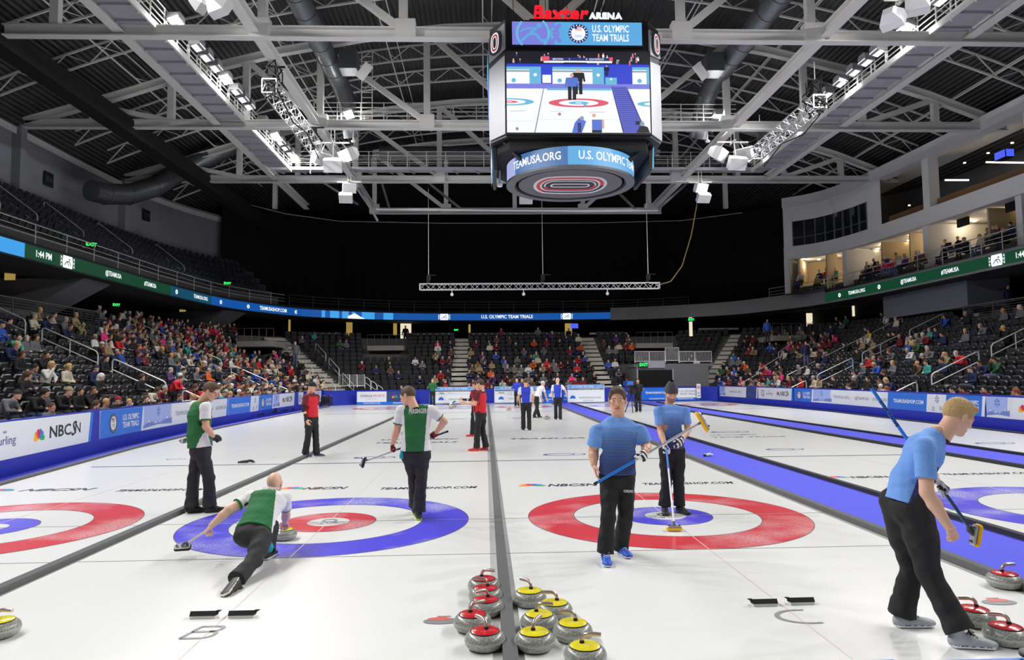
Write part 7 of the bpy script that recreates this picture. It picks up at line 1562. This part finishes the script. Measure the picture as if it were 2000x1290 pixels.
# hacks
m_hk = mat('hack_rubber', (34, 34, 36), .85, bump=.6, bscale=120); m_hkb = mat('hack_base', (222, 222, 214), .5)
for u, v, lab, fl in ((397, 1204, 'left foot hack above the painted letter B', 1), (472, 1203, 'right foot hack above the painted letter B', 1), (1494, 1180, 'left foot hack above the painted letter C', -1), (1566, 1177, 'right foot hack above the painted letter C', -1)):
    p = at(u, v+4, z=0); r = empty('foot_hack', p, label=lab, cat='foot hack'); MB().prism([(-.098, 0), (.098, 0), (.098, .026), (-.098, .026)], -.04, .020, Matrix.Rotation(math.pi/2, 4, 'X')).build('base_plate', m_hkb, r)
    b = MB(); b.add([(-.1, -.024, .022), (.1, -.024, .022), (.1, .0, .055), (-.1, .0, .055), (-.1, .05, .03), (.1, .05, .03), (-.1, .05, .012), (.1, .05, .012)], [(0, 1, 2, 3), (3, 2, 5, 4), (4, 5, 7, 6), (0, 3, 4, 6), (1, 7, 5, 2), (0, 6, 7, 1)])
    if fl: b.prism([(.1*fl, .03), (.14*fl, .055), (.1*fl, .055)], -.02, .0, Matrix.Rotation(math.pi/2, 4, 'X'))
    b.build('rubber_grip', m_hk, r)
# flat stone-shaped prints in the ice, grey with a red top
for u, v, w_, lab in ((862, 1216, .30, 'l'), (1955, 1179, .3, 'r')):
    p = at(u, v, z=0); b = MB(); M = Matrix.Translation((p.x, p.y, 0)); put_ring(b, 0, .02, 0, .14, M, off=.003, sy=.5, n=30); b.build('ice_logo', m_inkg, floor); b = MB(); put_ring(b, -.02 if lab == 'l' else .02, .065, 0, .09, M, off=.004, sy=.42, n=26); put_line(b, [(-.04, .12), (.07, .12)], .014, M, off=.005); b.build('ice_logo', mat('ice_red', (214, 110, 104), .3, var=.2, vscale=60), floor)
# small things on the ice
b = MB(); b.tube([(-.2, 0, .03), (-.1, .02, .04), (0, .03, .045), (.05, .05, .06), (.1, .04, .05), (.17, 0, .03)], [.02, .03, .035, .03, .035, .015], 8); tag(b.build('folded_glove', m_hb, loc=at(482, 906, z=0), smooth=True), 'black item of clothing dropped on the ice at the hog line left', 'glove')
b = MB(); b.tube([(-.1, 0, .02), (0, .02, .04), (.08, .0, .03)], [.02, .04, .02], 8); b.tube([(-.02, .02, .04), (-.09, .08, .05)], .012, 6); b.tube([(0, .02, .04), (-.02, .1, .05)], .012, 6); o = b.build('glove', m_wht, loc=at(1386, 892, z=.02), smooth=True); tag(o, 'black and white glove lying on the wide blue carpet lane', 'glove'); MB().tube([(-.14, 0, .02), (-.08, 0, .03)], .025, 8).build('cuff', m_hb, o)
b = MB(); p = at(1996, 1270, z=.24); b.lathe([(0, -.02), (.05, -.015), (.06, .02), (.03, .05), (0, .05)], 16); b.lathe([(.05, .0), (.09, .01), (.09, .03), (.05, .02)], 20); tag(b.build('rubber_cap', m_hb, loc=(p.x, p.y-.12, .235), smooth=True), 'black rounded object on the low banner at the right frame edge', 'object')
for u, v, lab in ((883, 787, 'dark blue broom lying tilted beside the far stones left of centre'),):
    a = at(878, 791, y=47.5); c_ = at(889, 784, y=47.5); broom(c_, a, lab, shaft=(40, 70, 150), headc=(60, 80, 120), hl=.3, rad=.05)
# ============================================================ SEATS AND SPECTATORS
m_seat = mat('seat_vinyl', (56, 56, 60), .3, var=.1, vscale=6); m_seatd = mat('seat_frame', (26, 26, 28), .6)
def slab_geo(w_, h_, t_, R, c):
    """rounded slab: w_ along x, h_ along local z, t_ along local y"""
    P = []; 
    for y, k in ((-t_/2, .88), (0, 1.0), (t_/2, .88)):
        for x, z in ((-.5, -.5), (.5, -.5), (.5, .3), (.38, .5), (-.38, .5), (-.5, .3)): P.append(R @ Vector((x*w_*k, y, z*h_*k))+Vector(c))
    F_ = [(5, 4, 3, 2, 1, 0), (12, 13, 14, 15, 16, 17)]
    for j in (0, 6):
        for i in range(6): F_.append((j+i, j+(i+1) % 6, j+6+(i+1) % 6, j+6+i))
    return P, F_
Rx = lambda d: Matrix.Rotation(math.radians(d), 3, 'X')
SG_ = {'back': slab_geo(.48, .46, .07, Rx(-12), (0, -.16, .64)), 'pan_up': slab_geo(.44, .40, .07, Rx(-16), (0, -.05, .50)), 'pan_down': slab_geo(.44, .42, .07, Rx(-88), (0, .08, .42))}
def seat_proto(open_):
    r = empty('stadium_seat', label='x', cat='seat'); b = MB(); b.add(*SG_['back']); b.build('backrest', m_seat, r); b = MB(); b.add(*SG_['pan_down' if open_ else 'pan_up']); b.build('seat_pan', m_seat, r)
    for s in (-1, 1): b = MB(); b.box((s*.26, .02, .58), (.045, .34, .04)); b.box((s*.26, -.1, .3), (.03, .08, .56)); b.build('armrest', m_seatd, r)
    return r
seatU = seat_proto(False); seatD = seat_proto(True)
ROWN = 'one two three four five six seven eight nine ten eleven twelve thirteen fourteen'.split()
def projp(x, y, z):
    V = np.array([x, y, z-CH]); w_ = V @ _F
    if w_ < .5: return None
    return 1000+CF*(V @ _R2)/w_, 645-CF*(V @ _U2)/w_, w_
seats = []
for r_ in range(NROW):
    off = r_*DEP+.34; k = 0; s = 7.0
    while s < SEND-7:
        ex = (CRAD+off)/CRAD if (S1 < s < S2 or S3 < s < S4) else 1.; ds = .56/ex
        if not in_aisle(s, off):
            (x, y), n = bowl(s, off); z = rowz(r_); ok = True
            if r_ >= 11 and (s < 39.5 or s > SEND-39.5): ok = False
            if vx0-.3 < x < vx1+1.9 and y > 51 and r_ < 7: ok = False      # tunnel
            for pu0, pu1, pr in ((717, 788, 8), (1243, 1314, 8), (462, 534, 8)):
                q = projp(x, y, z+.5)
                if q and pu0-8 < q[0] < pu1+8 and r_ >= pr: ok = False
            q = projp(x, y, z+1.25)
            if ok and q and -40 < q[0] < 2040 and q[1] > 300:
                where = 'left stand' if s < S1+3 else ('far stand' if s < S4-3 else 'right stand'); seats.append(dict(x=x, y=y, z=z, n=n, u=q[0], v=q[1], D=q[2], r=r_, s=s, w=where, occ=False))
        s += ds
# ---- who sits where: (u, v of head, colour, hair colour, hair style)
COLN = dict(red=(196, 36, 44), maroon=(110, 28, 42), black=(26, 26, 30), navy=(32, 40, 78), blue=(46, 84, 176), grey=(104, 106, 110), white=(214, 212, 208), pink=(226, 60, 128), orange=(216, 96, 36), teal=(70, 160, 150), cream=(206, 196, 176), purple=(84, 50, 110), khaki=(150, 134, 100), green=(50, 92, 60), yellow=(222, 196, 50), brown=(96, 72, 56))
HAIRN = dict(brown=(82, 60, 44), dark=(38, 32, 30), blond=(196, 160, 104), grey=(170, 168, 166), white=(222, 220, 216), red=(140, 74, 44))
CROWD = [(40, 705, 'grey', 'dark', 's'), (85, 712, 'white', 'blond', 'l'), (133, 716, 'cream', 'blond', 'l'), (200, 700, 'black', 'dark', 's'), (14, 765, 'grey', 'dark', 'c'), (72, 757, 'black', 'dark', 'l'), (95, 765, 'grey', 'grey', 's'), (118, 758, 'black', 'khaki', 'c'), (155, 745, 'black', 'dark', 's'), (172, 750, 'black', 'brown', 's'),
    (188, 722, 'navy', 'navy', 'c'), (108, 795, 'grey', 'brown', 's'), (178, 785, 'purple', 'brown', 'l'), (207, 790, 'grey', 'blond', 's'), (230, 775, 'black', 'dark', 'c'), (247, 778, 'blue', 'blond', 's'), (275, 775, 'black', 'brown', 's'), (298, 772, 'black', 'dark', 's'), (272, 742, 'black', 'brown', 'l'), (295, 750, 'cream', 'brown', 'l'), (307, 745, 'maroon', 'grey', 's'), (340, 736, 'red', 'brown', 's'), (360, 742, 'maroon', 'brown', 'l'), (382, 742, 'red', 'grey', 's'),
    (12, 618, 'black', 'dark', 's'), (5, 635, 'blue', 'navy', 'c'), (12, 665, 'navy', 'blond', 's'), (25, 655, 'teal', 'dark', 's'), (45, 655, 'grey', 'grey', 's'), (70, 658, 'grey', 'brown', 'l'), (84, 614, 'navy', 'brown', 's'), (90, 690, 'black', 'dark', 's'), (125, 622, 'grey', 'grey', 's'), (150, 628, 'khaki', 'brown', 's'), (185, 665, 'black', 'white', 'c'), (193, 650, 'white', 'grey', 's'), (228, 675, 'navy', 'grey', 's'), (208, 620, 'orange', 'orange', 'c'), (225, 660, 'red', 'brown', 'l'), (270, 680, 'navy', 'brown', 's'), (282, 682, 'maroon', 'brown', 'l'), (300, 668, 'white', 'brown', 's'),
    (1985, 752, 'khaki', 'red', 'l'), (1915, 757, 'maroon', 'dark', 'l'), (1890, 750, 'maroon', 'dark', 'l'), (1862, 752, 'black', 'dark', 's'), (1935, 702, 'navy', 'dark', 's'), (1955, 700, 'green', 'dark', 's'), (1875, 690, 'red', 'grey', 's'), (1852, 695, 'khaki', 'blond', 'l'), (1838, 705, 'navy', 'dark', 's'), (1818, 706, 'teal', 'brown', 's'), (1830, 678, 'grey', 'grey', 's'), (1816, 680, 'grey', 'grey', 'l'), (1715, 745, 'cream', 'white', 's'), (1728, 740, 'black', 'brown', 's'), (1742, 740, 'navy', 'blond', 'l'), (1735, 752, 'pink', 'red', 'l'), (1690, 740, 'black', 'dark', 's'), (1675, 742, 'black', 'grey', 's'), (1660, 745, 'white', 'brown', 's'), (1685, 713, 'grey', 'grey', 's'), (1672, 722, 'grey', 'brown', 's'), (1722, 712, 'blue', 'blond', 'l'), (1730, 713, 'black', 'brown', 'l'),
    (1960, 640, 'black', 'blond', 's'), (1845, 617, 'blue', 'brown', 's'), (1825, 640, 'navy', 'brown', 's'), (1845, 642, 'navy', 'dark', 's'), (1812, 650, 'maroon', 'white', 's'), (1800, 653, 'grey', 'grey', 's'), (1788, 650, 'yellow', 'white', 's'), (1776, 650, 'cream', 'brown', 's'), (1760, 653, 'maroon', 'grey', 's'), (1748, 645, 'black', 'dark', 's'), (1740, 645, 'black', 'brown', 's'), (1700, 648, 'yellow', 'brown', 's'), (1693, 650, 'white', 'grey', 's'), (1770, 670, 'blue', 'grey', 's'), (1782, 672, 'white', 'grey', 's'), (1795, 668, 'green', 'grey', 's'), (1590, 738, 'cream', 'grey', 's'), (1604, 742, 'khaki', 'brown', 'l'), (1563, 740, 'red', 'brown', 's'), (1550, 738, 'black', 'brown', 's'), (1692, 690, 'red', 'dark', 's'), (1708, 687, 'grey', 'grey', 'c'), (1577, 708, 'white', 'dark', 's'), (1630, 652, 'pink', 'pink', 'l')]
DENS = [(60, 685, 330, 742, .03), (0, 690, 60, 740, .1), (0, 740, 330, 800, .05), (0, 595, 185, 700, .12), (185, 590, 330, 668, .82), (330, 590, 480, 690, .8), (185, 668, 330, 700, .3), (330, 690, 430, 738, .4), (300, 736, 420, 785, .7), (420, 690, 480, 740, .3), (480, 640, 590, 700, .5), (420, 740, 680, 800, .85), (480, 700, 640, 742, .6), (590, 640, 700, 700, .06), (600, 690, 700, 760, .1), (700, 640, 850, 690, .02), (700, 690, 845, 760, .13), (845, 660, 890, 760, .42), (905, 640, 1140, 690, .3), (905, 690, 1140, 760, .55), (1140, 650, 1240, 760, .42),
    (1240, 640, 1330, 690, .05), (1320, 690, 1400, 760, .6), (1400, 640, 1500, 700, .3), (1400, 700, 1530, 757, .65), (1500, 640, 1620, 690, .55), (1530, 690, 1640, 760, .14), (1600, 590, 1760, 640, .12), (1620, 640, 1760, 690, .12), (1640, 690, 1840, 770, .06), (1760, 580, 2000, 700, .05), (1840, 690, 2050, 800, .03)]
random.seed(11); people = []
def sit(st, top, hc, hs): st['occ'] = True; people.append(dict(st, top=top, hc=hc, hs=hs))
for u, v, top, hc, hs in CROWD:
    best = min((t for t in seats if not t['occ']), key=lambda t: (t['u']-u)**2+(1.3*(t['v']-v))**2); sit(best, top, hc, hs)
TOPS = ['black']*14+['navy']*6+['grey']*8+['red']*3+['maroon']*5+['white']*3+['blue']*2+['khaki']*3+['cream']*2+['purple', 'pink', 'orange', 'green', 'brown', 'brown', 'brown', 'teal']
HCS = ['brown']*4+['dark']*3+['grey']*3+['blond']*2+['white', 'red']
for t in seats:
    if t['occ']: continue
    for u0, v0, u1, v1, d_ in DENS:
        if u0 <= t['u'] < u1 and v0 <= t['v'] < v1:
            if random.random() < d_: sit(t, random.choice(TOPS), random.choice(HCS), random.choice('ssslc'))
            break
extra = []
for i in range(46):     # suite seats
    s0 = su_s(1560, 9)+(SL-8-su_s(1560, 9))*i/46
    for o1, z1 in ((-.45, 8.35), (.9, 8.95)):
        if random.random() < .5:
            (x, y), n = su(s0, o_(o1)); q = projp(x, y, z1+1.2)
            if q and q[0] < 2030: people.append(dict(x=x, y=y, z=z1, n=(n[0]*SG, n[1]*SG), u=q[0], v=q[1], D=q[2], r=0, s=s0, w='suites', top=random.choice(TOPS), hc=random.choice(HCS), hs='s', occ=True))
from collections import defaultdict
def ordn(k): return (ORD+['twenty-first', 'twenty-second', 'twenty-third', 'twenty-fourth', 'twenty-fifth', 'twenty-sixth', 'twenty-seventh', 'twenty-eighth', 'twenty-ninth', 'thirtieth', 'thirty-first', 'thirty-second', 'thirty-third', 'thirty-fourth', 'thirty-fifth', 'thirty-sixth', 'thirty-seventh', 'thirty-eighth', 'thirty-ninth', 'fortieth']+['farther %d' % i for i in range(60)])[k]
# ---- seats: 300 largest as things, the rest one object
vis = [t for t in seats if -10 < t['u'] < 2010]; vis.sort(key=lambda t: t['D']); near = vis[:300]; ids = set(id(t) for t in near); used = {0: 0, 1: 0}
sr = defaultdict(list)
for t in near: sr[(t['w'], t['r'], t['occ'])].append(t)
for L in sr.values():
    L.sort(key=lambda t: t['u'] if t['w'] != 'right stand' else -t['u'])
    for k, t in enumerate(L): t['k'] = k
for t in near:
    k = 1 if t['occ'] else 0; pr = seatD if k else seatU; r = pr if not used[k] else copy_tree(pr); used[k] = 1
    r.location = (t['x'], t['y'], t['z']); r.rotation_euler = (0, 0, math.atan2(t['n'][0], -t['n'][1])); r['label'] = 'black %s seat, %s row %s, %s from the %s' % ('occupied' if k else 'empty tipped-up', t['w'], ROWN[t['r']], ordn(t['k']), 'left' if t['w'] == 'far stand' else 'camera end'); r['group'] = '%s stadium seats, row %s, %s' % ('occupied' if k else 'empty', ROWN[t['r']], t['w'])
# fix rotation: local +y must face the ice (-n)
rest = [t for t in seats if id(t) not in ids]
def proto_np(keys):
    V = []; F_ = []; n = 0
    for k in keys:
        v, f = SG_[k]; V += [tuple(p) for p in v]; F_ += [tuple(i+n for i in g_) for g_ in f]; n += len(v)
    return np.array(V), F_
def stuff_seats(lst, name, label, keys=('back', 'pan_up')):
    V0, F0 = proto_np(keys); quads = [f for f in F0 if len(f) == 4]; hexs = [f for f in F0 if len(f) == 6]; tr = quads+[(h[0], h[1], h[2], h[3]) for h in hexs]+[(h[0], h[3], h[4], h[5]) for h in hexs]; Q = np.array(tr); VV = []; QQ = []
    for i, t in enumerate(lst):
        a = math.atan2(t['n'][0], -t['n'][1]); c_, s_ = math.cos(a), math.sin(a); R = np.array([[c_, -s_, 0], [s_, c_, 0], [0, 0, 1]]); VV.append(V0 @ R.T+np.array([t['x'], t['y'], t['z']])); QQ.append(Q+i*len(V0))
    o = np_mesh(name, [(np.concatenate(VV), np.concatenate(QQ), 0)], [m_seat], None, smooth=False); tag(o, label, 'seats', kind='stuff'); return o
stuff_seats(rest, 'stadium_seats', 'rows of black stadium seats farther back in all the stands')
ups = []
for r_ in range(5):
    s = rib_s(-40)
    while s < SUP-1:
        (x, y), n = rib(s, 1.2+.75*r_); ups.append(dict(x=x, y=y, z=8.3+.62*(r_+1), n=n)); s += .56
stuff_seats(ups, 'balcony_seats', 'dark empty seats of the unlit upper left deck')
# ---- spectator templates
oc = {k: objcol_mat('spectator_'+k, .85 if k != 'skin' else .55, .2, 40) for k in ('top', 'legs', 'skin', 'hair')}
hvc, hqc, _m = head_geo(.014)
def tmpl(lean, arms, turn=0, stand_=False):
    """local frame: +y faces the ice, root on the floor in front of the seat back"""
    P = lambda x, y, z: np.array((x, y, z), float); zp = .48 if not stand_ else .95; pel = P(0, -.02, zp); wa = P(0, -.03+lean*.25, zp+.2); ch = P(0, -.03+lean*.65, zp+.38-lean*.08); nk = P(0, lean*.95, zp+.54-lean*.2); hd = P(0, .03+lean*1.15, zp+.67-lean*.28)
    out = {}; R = .03
    f = Field((-.45, -.4, -.02), (.45, .75, 1.95), R); f.econe(pel+P(0, 0, -.02), wa, (.18, .14), (.17, .13), (1, 0, 0), .04); f.econe(wa, ch, (.17, .13), (.19, .125), (1, 0, 0), .04); f.econe(ch, nk-P(0, 0, .06), (.19, .12), (.11, .08), (1, 0, 0), .04); hands = []
    for s in (-1, 1):
        sh = ch+P(s*.185, 0, .07)
        if arms == 'lap': el, w_ = sh+P(s*.07, .06, -.27), P(s*.07, .24, zp+.14)
        elif arms == 'knees': el, w_ = sh+P(s*.04, .12, -.25), P(s*.05, .42, zp+.16)
        elif arms == 'cross': el, w_ = sh+P(s*.07, .1, -.26), ch+P(-s*.08, .2, -.1)
        elif arms == 'face': el, w_ = sh+P(s*.03, .14, -.2), (hd+P(s*.04, .1, -.1) if s > 0 else P(s*.07, .26, zp+.14))
        else: el, w_ = sh+P(s*.08, -.02, -.28), sh+P(s*.08, .06, -.53)
        f.cone(nk-P(0, 0, .08), sh, .06, .065, .04); f.cone(sh, el, .066, .056, .03); f.cone(el, w_, .055, .042, .02); hands.append((el, w_))
    out['jacket'] = f.mesh()
    f = Field((-.35, -.3, -.02), (.35, .8, 1.3), R); f.econe(pel-P(0, .05, .02), pel+P(0, 0, .08), (.175, .13), (.17, .12), (1, 0, 0), .04)
    for s in (-1, 1):
        kn = P(s*.12, .45, .47) if not stand_ else P(s*.1, .02, .5); an = P(s*.12, .44, .08) if not stand_ else P(s*.1, 0, .08)
        if arms == 'cross': an = an+P(0, .1, 0)
        f.cone(pel+P(s*.09, 0, -.02), kn, .095, .072, .03); f.cone(kn, an, .07, .055, .02); f.cone(an, an+P(0, .14, -.03), .05, .035, .02)
    out['trousers'] = f.mesh(); f = Field((-.45, -.4, .2), (.45, .75, 1.95), .022)
    for el, w_ in hands: d_ = (w_-el)/np.linalg.norm(w_-el); f.cone(w_, w_+d_*.09, .032, .026, .02)
    for (el, w_), s in zip(hands, (-1, 1)): f.cone(el, w_, .03, .03, .02); f.cone(ch+P(s*.185, 0, .07), el, .03, .03, .02); f.cone(ch, ch+P(s*.185, 0, .07), .04, .03, .02)
    f.cone(ch, nk, .05, .05, .02); f.cone(nk-P(0, 0, .04), hd-P(0, .02, .06), .055, .05, .02); hv_, hq_ = f.mesh(); a = math.radians(turn); B = basis((math.sin(a), math.cos(a), -.12-lean*.3), (0, 0, 1)); out['body'] = (np.concatenate([hv_, hvc @ B.T+hd]), np.concatenate([hq_, hqc+len(hv_)])); out['hd'] = (hd, B); return out
TM = [tmpl(.05, 'lap', 20), tmpl(.3, 'knees', 0), tmpl(.0, 'cross', -15), tmpl(.12, 'face', 30), tmpl(-.03, 'lap', -30), tmpl(.02, 'side', 10, True)]
HM = {}
for k, st in (('s', 'short'), ('l', 'long'), ('c', 'cap')): HM[k] = hair_geo(st, .014)
meshes = {}
def tm_mesh(i, part, hs=None):
    key = (i, part, hs)
    if key not in meshes:
        if part == 'hair': v, q = HM[hs]; hd, B = TM[i]['hd']; v = v*1.04 @ B.T+hd
        else: v, q = TM[i][part]
        o = np_mesh(part, [(v, q, 0)], [oc[{'hair': 'hair', 'jacket': 'top', 'trousers': 'legs', 'body': 'skin'}[part]]]); meshes[key] = o.data; bpy.data.objects.remove(o)
    return meshes[key]
LEGS = [(34, 38, 56), (40, 40, 44), (62, 78, 116), (60, 58, 56), (84, 96, 130), (30, 30, 34)]; SKN = [(222, 174, 150), (206, 156, 130), (232, 190, 168), (190, 140, 112), (150, 104, 80)]
def lin(c): return rgb(*c)
for p in [(1498, 628, 'blue', 'dark', 's', 52.), (1345, 700, 'black', 'dark', 's', 56.), (1573, 672, 'navy', 'dark', 's', 46.), (792, 640, 'black', 'dark', 's', 66.), (1123, 668, 'khaki', 'grey', 's', 64.), (577, 672, 'grey', 'grey', 's', 53.), (1588, 632, 'black', 'dark', 's', 57.), (1967, 557, 'navy', 'brown', 's', 38.), (1385, 660, 'maroon', 'dark', 's', 60.)]:
    q = at(p[0], p[1], y=p[5]); a = projp(q.x, q.y, q.z); zf = q.z-1.62; people.append(dict(x=q.x, y=q.y, z=zf, n=(0, 1), u=p[0], v=p[1], D=p[5], r=0, s=0, w='standing', top=p[2], hc=p[3], hs=p[4], occ=True))
people.sort(key=lambda t: t['D']); vp = [t for t in people if -15 < t['u'] < 2015]; nearp = vp[:300]; restp = vp[300:]
for t in people: t['ti'] = 5 if t['w'] == 'standing' else random.choice((0, 0, 1, 1, 2, 3, 4)); t['sk'] = random.choice(SKN[:4] if random.random() < .95 else SKN); t['lg'] = random.choice(LEGS); t['sc'] = random.uniform(.93, 1.05)
rows = defaultdict(list)
for t in nearp: rows[(t['w'], t['r'])].append(t)
for (w_, r_), L in rows.items():
    L.sort(key=lambda t: t['u'] if w_ in ('far stand', 'suites', 'standing') else (t['u'] if w_ == 'left stand' else -t['u']))
    for k, t in enumerate(L):
        hn = {'s': '%s hair' % t['hc'], 'l': 'long %s hair' % t['hc'], 'c': 'a cap'}[t['hs']]; side = {'left stand': 'from the camera end', 'right stand': 'from the camera end', 'far stand': 'from the left', 'suites': 'from the left', 'standing': 'from the left'}[w_]
        if w_ == 'standing': lab = 'standing person in %s at the edge of the stands, %s from the left' % (t['top'], ordn(k))
        elif w_ == 'suites': lab = 'seated person in %s with %s in front of the suites, %s from the left' % (t['top'], hn, ordn(k))
        else: lab = 'person in %s with %s, %s row %s, %s %s' % (t['top'], hn, w_, ROWN[r_], ordn(k), side)
        root = empty('person', (t['x'], t['y'], t['z']), math.atan2(t['n'][0], -t['n'][1]), lab, 'person', 'spectators in the %s' % w_ if w_ in ('left stand', 'right stand', 'far stand') else 'spectators, '+w_); root.scale = (t['sc'],)*3
        if w_ == 'standing': root.rotation_euler = (0, 0, math.pi if t['u'] != 1588 else 2.4)
        for part, col in (('body', t['sk']), ('jacket', COLN[t['top']]), ('trousers', t['lg']), ('hair', HAIRN.get(t['hc']) or COLN[t['hc']])):
            if part == 'hair' and t['hs'] == 'c': col = COLN.get(t['hc'], (40, 44, 60)) if t['hc'] in COLN else random.choice([(30, 34, 60), (150, 30, 36), (40, 40, 44), (200, 200, 204)])
            o = bpy.data.objects.new('cap' if part == 'hair' and t['hs'] == 'c' else part, tm_mesh(t['ti'], part, t['hs'] if part == 'hair' else None)); COL.objects.link(o); o.parent = root; o.color = lin(col)
# the rest of the crowd, one object
pal = {}; plist = []
def pmat(c, k):
    key = (tuple(c), k)
    if key not in pal: pal[key] = len(plist); plist.append(mat('far_%s_%s' % (k, '_'.join(map(str, c))), c, .85 if k != 's' else .55))
    return pal[key]
parts = []
for t in restp:
    a = math.atan2(t['n'][0], -t['n'][1]) if t['w'] != 'standing' else math.pi; c_, s_ = math.cos(a), math.sin(a); R = np.array([[c_, -s_, 0], [s_, c_, 0], [0, 0, 1]]); T = np.array([t['x'], t['y'], t['z']]); m_ = TM[t['ti']]; hd, B = m_['hd']
    for (v, q), mi in ((m_['body'], pmat(t['sk'], 's')), (m_['jacket'], pmat(COLN[t['top']], 't')), (m_['trousers'], pmat(t['lg'], 't')), ((HM[t['hs']][0] @ B.T+hd, HM[t['hs']][1]), pmat(HAIRN.get(t['hc']) or COLN[t['hc']], 'h'))): parts.append((v*t['sc'] @ R.T+T, q, mi))
if parts: tag(np_mesh('distant_crowd', parts, plist), 'spectators sitting farther away in the far and right stands', 'crowd', kind='stuff')
print('SEATS', len(seats), 'PEOPLE', len(people), len(vp), len(restp))
